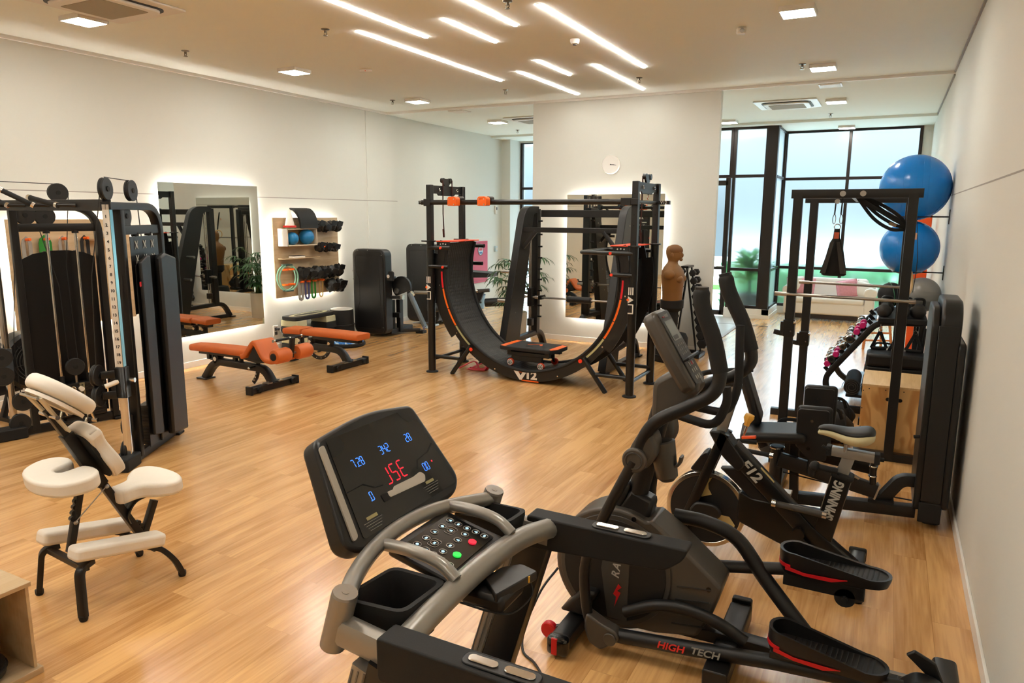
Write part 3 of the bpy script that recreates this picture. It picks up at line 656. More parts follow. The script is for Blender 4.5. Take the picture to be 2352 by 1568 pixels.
b = B(); b.tube([sm((-4.95, 9.845, .858)), sm((-3.1, 9.845, .858))], .014, 12); bar_ = b.out('barbell', m_steel, SM, label='steel barbell')
for x0, x1 in ((-5.02, -4.90), (-3.16, -2.95), (-4.73, -4.66)):
    b = B(); b.cyl(sm((x0, 9.845, .858)), sm((x1, 9.845, .858)), .025, seg=16); b.out('sleeve', m_steel, bar_)
b = B(); b.cyl(sm((-4.20, 9.845, .858)), sm((-3.82, 9.845, .858)), .048, seg=16); b.out('bar_pad', m_vinyl, bar_, bevel=.01, label='black foam bar pad')
for x in (-4.66, -3.39):
    b = B(); b.box(sm((x + .02, 9.86, .86)), (.05, .1, .06)); b.tube([sm((x, 9.9, .86)), sm((x + .02, 9.99, .88)), sm((x + .02, 10.02, .83))], .012); b.out('hook', m_black2, bar_)

# ------------------------------------------------------------------ potted palm
PP = thing('potted_palm', 'green lady palm in a tall beige pot behind the smith machine', 'plant', (-5.40, 10.55, 0))
b = B(); b.lathe((0, 0, 0), (0, 0, 1), [(0, .15), (.02, .155), (.5, .17), (.51, .165), (.5, .15), (.46, .15)], 28); b.out('pot', mat('beige_pot', (214, 204, 184), .6, var=.03), PP)
b = B(); b.cyl((0, 0, .44), (0, 0, .465), .152); b.out('soil', mat('soil', (50, 38, 28), .95, bump=.8, bscale=80), PP)
rnd = random.Random(12); bs = B(); bl = B()
for k in range(40):
    a = rnd.uniform(0, 2 * pi); h = rnd.uniform(.15, .9); r = rnd.uniform(.05, .42) * (1 if h > .4 else .6)
    if k == 0: a, h, r = 0.0, .95, .42
    if k == 1: a, h, r = 2.9, .82, .40
    if k == 2: a, h, r = 0.2, .5, .33
    p0 = V((rnd.uniform(-.05, .05), rnd.uniform(-.05, .05), .45)); p1 = p0 + V((0, 0, h * .7)); p2 = V((r * math.cos(a), min(r * math.sin(a), .22), .45 + h))
    bs.tube(smooth_path([p0, p1, p2], 5), .006, 6)
    d = V((math.cos(a), math.sin(a), rnd.uniform(-.2, .2))).normalized(); sd = d.cross(V((0, 0, 1))).normalized()
    for j in range(7):
        t = (j - 3) / 3 * 1.15; dd = (d * math.cos(t) + sd * math.sin(t)); L = rnd.uniform(.2, .3) * (1 - .12 * abs(j - 3)); w = dd.cross(V((0, 0, 1))).normalized() * .017
        q = [p2, p2 + dd * L * .4 + V((0, 0, .015)), p2 + dd * L * .8 + V((0, 0, -.03)), p2 + dd * L + V((0, 0, -.09))]
        for i in range(3):
            w0 = w * (.3, 1, .8, .1)[i]; w1 = w * (.3, 1, .8, .1)[i + 1]
            bl.face([bl.v(q[i] - w0), bl.v(q[i] + w0), bl.v(q[i + 1] + w1), bl.v(q[i + 1] - w1)])
for k in range(5):
    x, y = rnd.uniform(-.07, .07), rnd.uniform(-.07, .07); bs.tube([(x, y, .45), (x * 1.2, y * 1.2, .8)], .012, 6)
bs.out('stem', mat('palm_stem', (70, 88, 44), .7, var=.2), PP); bl.out('foliage', mat('palm_leaf', (44, 82, 40), .45, var=.35, vscale=8), PP, recalc=False)

# ------------------------------------------------------------------ far left wall items
HC = thing('hose_cabinet', 'red fire hose cabinet with a round window on the far left wall', 'hose cabinet', (-8.43, 14.5, 0))
b = B(); b.bb((0, -.5, .085), (.05, .54, 1.56)); b.out('surround', m_wall, HC, bevel=.003)
b = B(); b.bb((.045, -.42, .535), (.068, .31, 1.485)); b.out('door', mat('hose_red', (186, 22, 62), .45, var=.04), HC, bevel=.005)
b = B(); b.bb((.06, -.40, .58), (.072, .29, .585)); b.bb((.06, -.4, 1.44), (.072, .29, 1.445)); b.out('door_groove', mat('hose_dark', (110, 10, 36), .5), HC)
b = B(); b.cyl((.066, -.02, 1.28), (.074, -.02, 1.28), .12, seg=28); b.out('window_rim', m_plastic, HC)
b = B(); b.cyl((.07, -.03, 1.28), (.077, -.03, 1.28), .105, seg=28); b.out('sticker', mat('sticker_pale', (196, 206, 214), .4), HC)
b = B(); b.bb((.0771, -.1, 1.27), (.0785, .05, 1.33)); b.out('sticker_band', mat('sticker_red', (178, 60, 64), .5), HC); b = B(); b.bb((.0771, -.09, 1.2), (.0785, .04, 1.245)); b.out('sticker_base', mat('sticker_blue', (52, 104, 150), .5), HC)
t = thing('wall_switch', 'pale grey switch box on the wall beside the hose cabinet', 'switch', (-8.43, 15.3, 1.28)); b = B(); b.box((.02, 0, 0), (.04, .1, .13)); b.out('box', mat('switch_grey', (182, 198, 205), .4), t, bevel=.006); b = B(); b.box((.043, 0, .0), (.01, .04, .05)); b.out('rocker', m_white, t)
t = thing('door_phone', 'white intercom handset on the far left wall above the switch box', 'intercom', (-8.43, 15.3, 2.2)); b = B(); b.box((.02, 0, 0), (.04, .08, .2)); b.out('body', m_white, t, bevel=.01); b = B(); b.box((.042, 0, .03), (.008, .035, .06)); b.out('speaker', m_plastic, t)
t = thing('waste_bin', 'small pale blue bin on the floor below the red hose cabinet', 'bin', (-8.17, 14.1, 0)); b = B(); b.lathe((0, 0, 0), (0, 0, 1), [(0, .1), (.3, .13), (.3, .115), (.05, .09)]); b.out('bucket', mat('bin_blue', (140, 176, 205), .4), t); b = B(); b.torus((0, 0, .3), (0, 0, 1), .128, .01); b.out('rim', mat('bin_rim', (50, 80, 110), .4), t)
# ------------------------------------------------------------------ leg machines by the left wall
def stack_tower(parent, x0, x1, y0, y1, h, mats=(m_plastic, m_plastic)):
    """rounded upright housing, broad faces in x-z"""
    M = plane_M(((x0 + x1) / 2, y1, h / 2 + .03), (1, 0, 0), (0, 0, 1))
    b = B(); b.prism(rrect(x1 - x0, h - .05, .11, 8), M, y1 - y0); b.out('weight_housing', mats[0], parent, bevel=.018, seg=3)
    M2 = plane_M(((x0 + x1) / 2, y0 + .001, h / 2 + .03), (1, 0, 0), (0, 0, 1))
    b = B(); b.prism(rrect((x1 - x0) * .9, h * .93, .08, 8), M2, .018); b.out('front_cover', mats[1], parent, bevel=.01, seg=3)
    b = B(); w = x1 - x0
    b.sweep([M2 @ V((px, py, .019)) for px, py in [(-w * .36, -h * .42), (-w * .36, -h * .2), (-w * .28, -h * .12), (-w * .28, h * .12), (-w * .38, h * .22), (-w * .38, h * .40), (w * .34, h * .42), (w * .36, -h * .42)]], [(.004, 0), (0, .004), (-.004, 0), (0, -.004)], closed=True, up=UY); b.out('groove', mat('groove_black', (8, 8, 8), .6), parent)
    for px, pz in ((-w * .3, .47), (0.0, .47), (w * .42, .42), (w * .42, -.4)):
        b = B(); b.cyl(M2 @ V((px, pz * h, .016)), M2 @ V((px, pz * h, .024)), .008, seg=8); b.out('screw', m_steel, parent)
m_bluegrey = m_dgrey
LM = thing('leg_extension_machine', 'black leg machine with closed weight tower by the left wall, nearer than its twin', 'gym machine', (-7.85, 9.78, 0), .02)
stack_tower(LM, -.34, .34, 0, .2, 1.5)
b = B(); b.bb((-.34, .2, .04), (.3, .85, .12)); b.bb((.18, .3, .1), (.26, .38, .62)); b.bb((.25, .42, .05), (.33, .52, .62)); b.bb((.0, .3, .32), (.4, .38, .4)); b.out('frame', m_black, LM, bevel=.006)
b = B(); b.bar([(.1, .45, .05), (.55, .72, .06)], .09, .05); b.box((.56, .73, .03), (.15, .12, .05)); b.out('foot', m_black, LM)
b = B(); b.prism([(.19 * math.cos(a), .19 * math.sin(a)) for a in [k * pi / 14 - .2 for k in range(20)]], plane_M((.5, .28, .86), (1, 0, 0), (0, 0, 1)), .05); b.bar([(.3, .26, 1.02), (.38, .26, .8)], .12, .05, .006, UY); b.out('cam_plate', m_black, LM, bevel=.004)
b = B(); b.cyl((.42, .2, .80), (.42, .3, .80), .05); b.out('bearing', m_steel, LM)
b = B(); b.bar([(.18, .17, .68), (.56, .17, .70)], .05, .07, .004, UY); b.out('arm', m_black, LM); b = B(); b.box((.56, .165, .70), (.05, .06, .07)); b.out('arm_cap', m_chrome, LM)
b = B(); b.prism(rpoly([(-.06, -.08), (.07, -.08), (.07, .08), (-.03, .09)], .03), plane_M((.42, .06, 1.06), (1, 0, 0), (0, 0, 1)), .05); b.out('knob_block', m_rubber, LM, bevel=.012); b = B(); b.cyl((.4, .008, 1.06), (.4, .0, 1.06), .028); b.out('knob', m_white, LM)
b = B(); b.bar([(.72, .16, .78), (1.02, .16, .22)], .05, .085, .006, UY); b.out('lever', mat('lever_grey', (96, 104, 108), .4, .3), LM); b = B(); b.tube([(1.06, .12, .22), (1.06, .5, .22)], .022); b.tube([(1.0, .3, .45), (1.06, .42, .22)], .012); b.tube([(.72, .3, .78), (1.3, .3, .80)], .03); b.out('roller_axle', m_steel, LM, loose=True)
b = B(); b.cyl((.86, .5, .50), (1.28, .62, .52), .075, seg=22); b.out('roller_pad', mat('roller_grey', (44, 48, 52), .5, bump=.1), LM, bevel=.015, label='dark grey roller pad')
b = B(); b.cyl((1.05, .1, .22), (1.05, .085, .22), .03); b.cyl((.72, .2, .8), (.78, .2, .74), .025); b.out('axle_cap', m_chrome, LM)
b = B(); b.tube([(-.36, .1, 1.12), (-.42, .1, 1.12)], .016); b.tube([(-.36, .1, .98), (-.41, .1, .98)], .016); b.out('selector_pin', m_steel, LM)
L2 = thing('leg_curl_machine', 'farther black leg machine with roller pad, half hidden behind the half pipe', 'gym machine', (-7.86, 11.38, 0), .02)
stack_tower(L2, -.36, .36, 0, .2, 1.53)
b = B(); b.bb((-.3, .2, .04), (.3, .95, .12)); b.bb((.2, .3, .1), (.28, .4, .7)); b.bb((.2, .3, .6), (.9, .38, .68)); b.out('frame', m_black, L2, bevel=.006)
b = B(); b.prism(rpoly([(-.1, -.06), (.5, -.03), (.55, .05), (-.1, .07)], .03), plane_M((.85, .5, .98), (1, 0, 0), (0, 0, 1)), .35); b.out('seat_pad', m_vinyl, L2, bevel=.015)
b = B(); b.bar([(.85, .3, .7), (1.05, .3, .42)], .06, .06, .005, UY); b.tube([(.7, .3, .44), (1.12, .3, .46)], .02); b.prism([(-.1, .12), (.12, .12), (.02, -.1), (-.04, -.1)], plane_M((1.08, .3, .55), (1, 0, 0), (0, 0, 1)), .05); b.out('lever', m_black, L2, bevel=.004)
b = B(); b.cyl((1.08, .25, .68), (1.3, .3, .7), .035, seg=16); b.out('grip', m_dgrey, L2, bevel=.008); b = B(); b.cyl((1.08, .245, .68), (1.06, .24, .68), .035); b.out('grip_cap', m_chrome, L2)
b = B(); b.cyl((1.20, .3, .46), (1.66, .42, .50), .08, seg=22); b.out('roller_pad', m_vinyl, L2, bevel=.015)

# ------------------------------------------------------------------ benches
def bench_base(t, x0, x1):
    b = B(); b.bar(fillet([(x0 + .02, 0, .012), (x0 + .22, 0, .235), (x0 + .45, 0, .245), (x1 - .28, 0, .235), (x1 - .02, 0, .2), (x1, 0, .05)], .14, 7), .09, .085, .008, UY) if 0 else b.bar(fillet([(x0, 0, .01), (x0 + .2, 0, .25), (x1 - .12, 0, .235), (x1, 0, .07)], .16, 8), .085, .09, .008, UY); b.out('base_beam', m_black, t)
    b = B(); b.box((x0 + .0, 0, .01), (.17, .16, .02)); b.out('foot_plate', m_black, t, bevel=.004)
    b = B(); b.bb((x1 - .045, -.36, .012), (x1 + .045, .36, .085)); b.out('front_bar', m_black, t, bevel=.006)
    for y in (-.37, .37):
        b = B(); b.box((x1, y, .05), (.1, .03, .1)); b.out('end_cap', m_rubber, t, bevel=.006)
        b = B(); b.cyl((x1 + .045, y * .72, .05), (x1 + .075, y * .72, .05), .03, seg=16); b.out('wheel', m_rubber, t)
    b = B(); b.box((x1, -.09, .09), (.09, .08, .012)); b.box((x1, .09, .09), (.09, .08, .012)); b.cyl((x1, -.09, .095), (x1, -.09, .108), .014, seg=8); b.cyl((x1, .09, .095), (x1, .09, .108), .014, seg=8); b.out('bolt_plate', m_steel, t, loose=True)
def pad(parent, pts, w, th, m, name='pad', taper=0.0):
    """upholstered pad following an (x,z) polyline, flat underneath"""
    b = B(); n = len(pts); rs = []
    P = [V((p[0], 0, p[1])) for p in pts]
    for i in range(n):
        t = (P[min(i + 1, n - 1)] - P[max(i - 1, 0)]).normalized(); nn = V((-t.z, 0, t.x))
        ww = w * (1 - taper * (1 - i / (n - 1))) if taper else w
        prof = rrect(ww, th, th * .38, 3)
        rs.append([P[i] + V((0, 1, 0)) * px + nn * py for px, py in prof])
    b.rings(rs); return b.out(name, m, parent, smooth=50, bevel=.008)
B1 = thing('adjustable_bench', 'orange adjustable bench with a raised hump and two leg rollers nearest the left mirror', 'bench', (0, 6.22, 0))
bench_base(B1, -7.68, -6.50)
pad(B1, smooth_path([(-7.83, .405), (-7.55, .415), (-7.2, .42), (-6.80, .42)], 4), .29, .085, m_orange_v, 'back_pad', .25)
pad(B1, fillet([(-6.86, .385), (-6.80, .41), (-6.635, .595), (-6.49, .375), (-6.36, .365), (-6.27, .40)], .06, 6), .32, .06, m_orange_v, 'hump_pad')
b = B(); b.prism([(-6.76, .36), (-6.64, .53), (-6.53, .36)], plane_M((0, .14, 0), (1, 0, 0), (0, 0, 1)), .28); b.out('hump_gap_shade', m_rubber, B1)  # black prism fills the open gap under the hump to read as shade
b = B(); b.bar(fillet([(-7.72, 0, .352), (-7.0, 0, .352), (-6.72, 0, .33), (-6.45, 0, .40)], .15, 6), .1, .03, .003, UY) if 0 else b.bar(fillet([(-7.72, 0, .348), (-6.95, 0, .352), (-6.68, 0, .31), (-6.42, 0, .37)], .15, 6), .035, .1, .003, UY); b.out('pad_rail', m_black, B1)
b = B(); b.bar([(-7.46, 0, .24), (-7.40, 0, .33)], .09, .07); b.bar([(-7.12, 0, .25), (-7.12, 0, .34)], .05, .05); b.bar([(-7.02, 0, .25), (-7.02, 0, .34)], .04, .04); b.out('bracket', m_black, B1)
b = B(); b.cyl((-7.42, -.05, .29), (-7.42, -.065, .29), .028); b.out('pivot_cap', m_chrome, B1)
b = B(); b.bar(smooth_path([(-6.73, 0, .34), (-6.74, 0, .22), (-6.77, 0, .12), (-6.83, 0, .04)], 4), .02, .05, .002, V((1, 0, 0))); b.out('adjuster_bar', m_black2, B1)
for z, x in ((.16, -6.752), (.12, -6.765), (.08, -6.79)):
    b = B(); b.cyl((x, -.028, z), (x, -.032, z), .008, seg=8); b.out('adjuster_hole', m_white, B1)
b = B(); b.tube([(-6.74, -.05, .26), (-6.74, -.13, .255)], .012); b.out('pin', m_black2, B1); b = B(); b.ball((-6.74, -.14, .255), .018, 10, 8); b.out('pin_knob', m_chrome, B1)
b = B(); b.bar([(-6.42, 0, .37), (-6.20, 0, .44)], .05, .05); b.bar([(-6.19, 0, .42), (-6.15, 0, .66)], .05, .05); b.out('roller_post', m_black, B1)
b = B(); b.tube([(-6.17, -.28, .47), (-6.17, .28, .47)], .014); b.out('roller_axle', m_steel, B1)
for y0, y1 in ((-.29, -.06), (.06, .29)):
    b = B(); b.lathe((-6.17, y0, .47), (-6.17, y1, .47), [(0, .05), (.006, .078), (.03, .088), (.2, .088), (.224, .078), (.23, .05)], 24); b.out('leg_roller', m_orange_v, B1)
    b = B(); e = y0 if y0 < 0 else y1; b.cyl((-6.17, e, .47), (-6.17, e + (-.012 if e < 0 else .012), .47), .042); b.out('roller_cap', m_rubber, B1)
b = B(); b.tube([(-6.17, -.27, .655), (-6.17, .15, .655)], .016); b.out('handle_bar', m_rubber, B1)
for y in (-.275, .155, -.03):
    b = B(); b.cyl((-6.17, y - .012, .655), (-6.17, y + .012, .655), .019); b.out('handle_collar', m_chrome, B1)
b = B(); b.box((-7.55, 0, .31), (.05, .11, .07)); b.box((-7.47, 0, .31), (.03, .11, .05)); b.cyl((-7.51, -.03, .28), (-7.51, -.03, .265), .02); b.out('stopper', m_black2, B1, bevel=.004)
B2 = thing('adjustable_bench', 'flat orange adjustable bench with a separate seat pad beside the blue balance trainer', 'bench', (0, 7.6, 0))
bench_base(B2, -7.57, -6.50)
pad(B2, [(-7.20, .455), (-7.10, .458), (-6.75, .46), (-6.4, .458), (-6.22, .455)], .29, .085, m_orange_v, 'back_pad')
pad(B2, [(-7.56, .45), (-7.45, .455), (-7.30, .46), (-7.235, .46)], .29, .085, m_orange_v, 'seat_pad')
b = B(); b.bb((-7.1, -.04, .36), (-6.27, .04, .41)); b.bb((-7.5, -.04, .36), (-7.24, .04, .41)); b.out('pad_rail', m_black, B2, bevel=.004)
for x in (-7.35, -7.15, -6.80):
    b = B(); b.bb((x - .03, -.035, .25), (x + .03, .035, .37)); b.out('bracket', m_black, B2, bevel=.004)
    b = B(); b.cyl((x, -.035, .32), (x, -.05, .32), .022); b.out('pivot_cap', m_chrome, B2)
b = B(); b.bar([(-7.02 + .19 * math.cos(a), 0, .25 + .17 * math.sin(a)) for a in [pi + k * pi / 14 for k in range(15)]], .02, .05, .002, V((0, 1, 0))) if 0 else b.bar([(-7.02 + .19 * math.cos(a), 0, .26 + .17 * math.sin(a)) for a in [pi + k * pi / 14 for k in range(15)]], .05, .02, .002, UY); b.out('quadrant', m_black2, B2)
for k in range(2, 13, 2):
    a = pi + k * pi / 14; b = B(); b.cyl((-7.02 + .19 * math.cos(a), -.011, .26 + .17 * math.sin(a)), (-7.02 + .19 * math.cos(a), -.014, .26 + .17 * math.sin(a)), .007, seg=8); b.out('quadrant_hole', m_white, B2)
b = B(); b.tube([(-6.95, -.04, .2), (-6.95, -.12, .2)], .012); b.out('pin', m_chrome, B2)

# ------------------------------------------------------------------ steps, bin, balance trainer, outlet at the left wall
m_sage = mat('sage_plastic', (190, 186, 150), .5, var=.05)
def step(z, label, x):
    t = thing('aerobic_step', label, 'step platform', (x, 8.62, z), 0, None)
    b = B(); b.prism(rrect(.34, .90, .08, 5), Matrix.Translation((0, 0, .20)), .06); b.out('platform', m_rubber, t, bevel=.012, seg=3)
    b = B(); b.prism([(.11 * math.cos(a), .42 * math.sin(a)) for a in [k * pi / 16 for k in range(32)]], Matrix.Translation((0, 0, .2595)), .003); b.out('tread', m_sage, t)
    b = B(); b.prism([(.07 * math.cos(a), .32 * math.sin(a)) for a in [k * pi / 16 for k in range(32)]], Matrix.Translation((0, 0, .261)), .002); b.out('tread_center', m_rubber, t)
    for s in (-1, 1):
        b = B(); b.box((0, s * .33, .15), (.35, .22, .10), taper=.97); b.out('riser', m_sage, t, bevel=.012)
        b = B(); b.box((0, s * .33, .05), (.36, .24, .10), taper=.94); b.out('leg', m_rubber, t, bevel=.012)
    return t
step(0, 'lower black and sage step platform of the stack by the left wall', -8.15)
step(.262, 'upper black and sage step platform of the stack by the left wall', -8.15)
t = thing('storage_tub', 'dark cylindrical tub with a white lid beside the step platforms', 'tub', (-8.17, 9.43, 0)); b = B(); b.cyl((0, 0, 0), (0, 0, .24), .205, seg=36); b.out('body', m_rubber, t, bevel=.01); b = B(); b.cyl((0, 0, .24), (0, 0, .5), .195, seg=36); b.out('upper_body', m_rubber, t, bevel=.006)
b = B(); b.cyl((0, 0, .495), (0, 0, .512), .185, seg=36); b.out('lid', m_white, t, bevel=.004, label='white round lid'); b = B(); b.torus((0, 0, .245), (0, 0, 1), .203, .012, 40); b.out('band', m_plastic, t)
m_bosu = bpy.data.materials.new('blue_splash'); m_bosu.use_nodes = True
def _bosu(m):
    n = m.node_tree.nodes; l = m.node_tree.links; p = n['Principled BSDF']; p.inputs['Roughness'].default_value = .35
    tc = nd(m, 'ShaderNodeTexCoord'); nz = nd(m, 'ShaderNodeTexNoise'); nz.inputs['Scale'].default_value = 11; nz.inputs['Distortion'].default_value = 2.5; l.new(tc.outputs['Object'], nz.inputs['Vector'])
    r = nd(m, 'ShaderNodeValToRGB'); r.color_ramp.elements[0].position = .52; r.color_ramp.elements[0].color = lin((24, 112, 200)) + (1,); r.color_ramp.elements[1].position = .6; r.color_ramp.elements[1].color = lin((190, 220, 240)) + (1,)
    l.new(nz.outputs['Fac'], r.inputs[0]); l.new(r.outputs[0], p.inputs['Base Color'])
_bosu(m_bosu)
t = thing('balance_trainer', 'blue splash patterned balance dome on the floor behind the benches', 'balance trainer', (-7.66, 8.93, 0)); b = B(); b.lathe((0, 0, 0), (0, 0, 1), [(0, .27), (.02, .30), (.055, .30), (.065, .28)], 40); b.out('base', m_rubber, t); b = B(); b.lathe((0, 0, .05), (0, 0, 1), [(0, .275), (.05, .26), (.10, .2), (.13, .1), (.135, .0)], 40); b.out('dome', m_bosu, t)
t = thing('power_outlet', 'white double wall outlet with a black plug low on the left wall', 'outlet', (-8.4, 8.14, .29)); b = B(); b.box((.006, 0, 0), (.012, .10, .17)); b.out('plate', m_white, t, bevel=.004); b = B(); b.box((.014, .0, .03), (.01, .05, .05)); b.box((.014, 0, -.035), (.01, .05, .05)); b.out('socket', m_dgrey, t, loose=True); b = B(); b.box((.045, .01, .03), (.06, .035, .035)); b.out('plug', m_cable, t, bevel=.008); b = B(); b.tube(smooth_path([(.075, .02, .03), (.11, .03, -.05), (.07, .06, -.16), (.05, .08, -.27)], 6), .005, 6); b.out('cable', mat('grey_cable', (150, 148, 142), .5), t)
# ------------------------------------------------------------------ backlit boards on the left wall
m_board = wood_mat('pale_oak_board', (206, 182, 148), (178, 150, 112), (1, 1, 1), .5, grain=10, bump=.02)
def board(y0, y1, z0, z1, label):
    t = thing('wall_board', label, 'board', (XL, (y0 + y1) / 2, (z0 + z1) / 2), 0, None); w, h = y1 - y0, z1 - z0
    b = B(); b.bb((.05, -w/2, -h/2), (.07, w/2, h/2)); b.out('panel', m_board, t, bevel=.002)
    b = B(); b.bb((0, -w/2 + .09, -h/2 + .09), (.05, w/2 - .09, h/2 - .09)); b.out('backing', m_wall, t)
    for y, z, sy, sz in ((0, h/2 - .078, w - .18, .015), (0, -h/2 + .078, w - .18, .015), (-w/2 + .078, 0, .015, h - .18), (w/2 - .078, 0, .015, h - .18)):
        b = B(); b.box((.028, y, z), (.015, sy, sz)); b.out('led_strip', m_halo, t)
    return t
def peg(parent, y, z, L=.12, m=None, nm='peg'):
    o = parent.location; b = B(); b.cyl((.07, y - o.y, z - o.z), (.07 + L, y - o.y, z - o.z + .008), .017, seg=14); b.out(nm, m or m_orange, parent, bevel=.004)
XB = XL + .07
LB = board(4.375, 5.78, .815, 2.02, 'backlit oak board behind the cable machine, with bands on orange pegs')
RB = board(8.127, 9.585, .80, 2.03, 'backlit oak board with shelf box, rings and cuff weights beside the mirror')
def band(y, z, zb, w, m, label, x=XB + .05, gap=.045):
    b = B(); r = gap / 2
    pts = [V((x, y - r, zb + r)), V((x, y - r, z - r)), V((x, y - r * .7, z - r * .2)), V((x, y, z + .02)), V((x, y + r * .7, z - r * .2)), V((x, y + r, z - r)), V((x, y + r, zb + r)), V((x, y + r * .7, zb + r * .3)), V((x, y, zb)), V((x, y - r * .7, zb + r * .3))]
    b.sweep(pts, [(w / 2, .003), (-w / 2, .003), (-w / 2, -.003), (w / 2, -.003)], closed=True, up=V((1, 0, 0)))
    return tag(b.out('loop_band', m, None), label, 'exercise band', 'bands on the wall boards')
m_bg = mat('band_green', (34, 122, 38), .6, var=.05); m_bgrey = mat('band_grey', (150, 146, 138), .6); m_bpurple = mat('band_purple', (72, 74, 120), .6); m_btan = mat('band_tan', (190, 158, 92), .6); m_bblack = mat('band_black', (26, 26, 26), .6)
for y, w, m, lb in ((4.54, .04, m_bgrey, 'pale grey loop band on the leftmost peg behind the cable machine'), (4.735, .07, m_bg, 'wide green loop band on a peg behind the cable machine'), (4.93, .035, m_bgrey, 'narrow grey loop band right of the green one behind the cable machine'), (5.18, .04, m_bblack, 'black loop band beside the white bowl shelf')):
    peg(LB, y, 1.80); band(y, 1.80, 1.05, w, m, lb, XB + .045, .07)
b = B(); o = LB.location; b.bb((.07, 5.235 - o.y, 1.775 - o.z), (.24, 5.6 - o.y, 1.795 - o.z)); b.out('shelf', m_board, LB)
t = thing('bowl', 'white bowl on the small shelf behind the cable machine', 'bowl', (XB + .09, 5.44, 1.796)); b = B(); b.lathe((0, 0, 0), (0, 0, 1), [(0, .04), (.02, .07), (.06, .09), (.09, .095), (.085, .085), (.03, .05)], 28); b.out('body', m_white, t)
# right board furniture
o = RB.location
b = B()
for a, c in (((.07, 8.22, 1.60), (.27, 8.235, 1.865)), ((.07, 8.855, 1.60), (.27, 8.87, 1.865)), ((.07, 8.22, 1.60), (.27, 8.87, 1.615)), ((.07, 8.22, 1.85), (.27, 8.87, 1.865))): b.bb((a[0], a[1] - o.y, a[2] - o.z), (c[0], c[1] - o.y, c[2] - o.z))
b.out('shelf_box', mat('white_oak_laminate', (214, 198, 172), .5, var=.03), RB)
b = B(); b.bb((.07, 8.217 - o.y, 1.598 - o.z), (.268, 8.221 - o.y, 1.867 - o.z)); b.out('box_side', m_trim, RB, label='white side of the shelf box')
b = B(); b.bb((.07, 8.20 - o.y, 1.398 - o.z), (.22, 8.98 - o.y, 1.413 - o.z)); b.out('shelf', m_board, RB, bevel=.002)
m_ball = mat('blue_ball', (26, 116, 172), .3, bump=.05, bscale=60, var=.05)
for y, r, lb in ((8.40, .098, 'small blue exercise ball at the left in the shelf box on the oak board'), (8.715, .118, 'larger blue exercise ball at the right in the shelf box on the oak board')):
    t = thing('small_ball', lb, 'ball', (XB + .12, y, 1.616), 0, 'balls in the shelf box'); b = B(); b.ball((0, 0, r), r, 28, 18); b.out('body', m_ball, t); b = B(); b.cyl((r * .99, 0, r), (r + .003, 0, r), .012, seg=12); b.out('valve', m_ball, t)
t = thing('marker_cone', 'cream marker cone standing on red and green discs on top of the shelf box', 'cone', (XB + .11, 8.37, 1.866)); b = B(); b.lathe((0, 0, .045), (0, 0, 1), [(0, .075), (.02, .07), (.24, .02), (.245, .015)], 24); b.out('body', m_cream_v, t)
t = tag(bpy.data.objects.new('marker_disc', None), 'flat stack of red and green marker discs under the cream cone', 'marker disc'); COL.objects.link(t); t.location = (XB + .11, 8.37, 1.866)
for k, (m, nm) in enumerate(((mat('disc_green', (70, 96, 48), .5), 'green disc'), (mat('disc_red', (214, 30, 24), .5), 'red disc'), (mat('disc_red'), 'red disc'))):
    b = B(); b.lathe((0, 0, .002 + k * .015), (0, 0, 1), [(0, .1), (.012, .098), (.014, .08)], 28); b.out('disc', m, t, label=nm)
b = B(); M = plane_M((XB, 8.87, 1.868), (1, 0, 0), (0, 0, 1))
po = [(.03 + .20 * math.sin(k * pi / 24), .02 + .29 * math.cos(k * pi / 24)) for k in range(13)]; po = [(.0, .315)] + po + [(.235, .0)]
pin = [(max(q[0] - .03, -.0) , q[1] - .028 if q[1] > .03 else q[1]) for q in po]
b.prism(po + pin[::-1], M, .38); tag(b.out('spine_arc', m_rubber, None, bevel=.003), 'curved black foam arc standing right of the cone above the shelf box', 'foam arc')
t = thing('handbook', 'thin cream and black booklets lying on the lower board shelf', 'book', (XB + .08, 8.52, 1.414)); b = B(); b.bb((-.05, -.12, 0), (.06, .12, .025)); b.out('pages', m_cream_v, t); b = B(); b.bb((-.052, -.122, .025), (.062, .122, .032)); b.out('cover', m_plastic, t)
# rings
m_teal = mat('mint_ring', (142, 196, 170), .45, var=.03)
for k, (x, lb) in enumerate(((XB + .06, 'mint pilates ring hung against the oak board, behind its twin'), (XB + .14, 'mint pilates ring hung in front of its twin on the oak board'))):
    t = thing('pilates_ring', lb, 'pilates ring', (x, 8.30 - .03 * k, 1.115), 0, 'pilates rings'); b = B(); b.torus((0, 0, 0), (1, 0, 0), .195, .012, 40, 8); b.out('hoop', m_teal, t)
    for z in (.2, -.2):
        b = B(); b.box((0, 0, z), (.05, .14, .02)); b.out('grip', mat('ring_grip', (44, 66, 60), .7), t, bevel=.006)
for y in (8.26, 8.40):
    peg(RB, y, 1.235, .14); peg(RB, y, 1.0, .14)
for y in (8.60, 8.74, 8.88, 9.06): peg(RB, y, 1.02, .13)
for y, w, m, lb in ((8.60, .055, m_bgrey, 'grey loop band beside the mint rings'), (8.74, .035, m_bpurple, 'purple loop band between the grey and green ones under the cuff weights'), (8.885, .035, m_bg, 'narrow green loop band under the cuff weights'), (9.06, .018, m_btan, 'thin tan loop band under the cuff weights')):
    band(y, 1.02, .745, w, m, lb, XB + .06, .075)
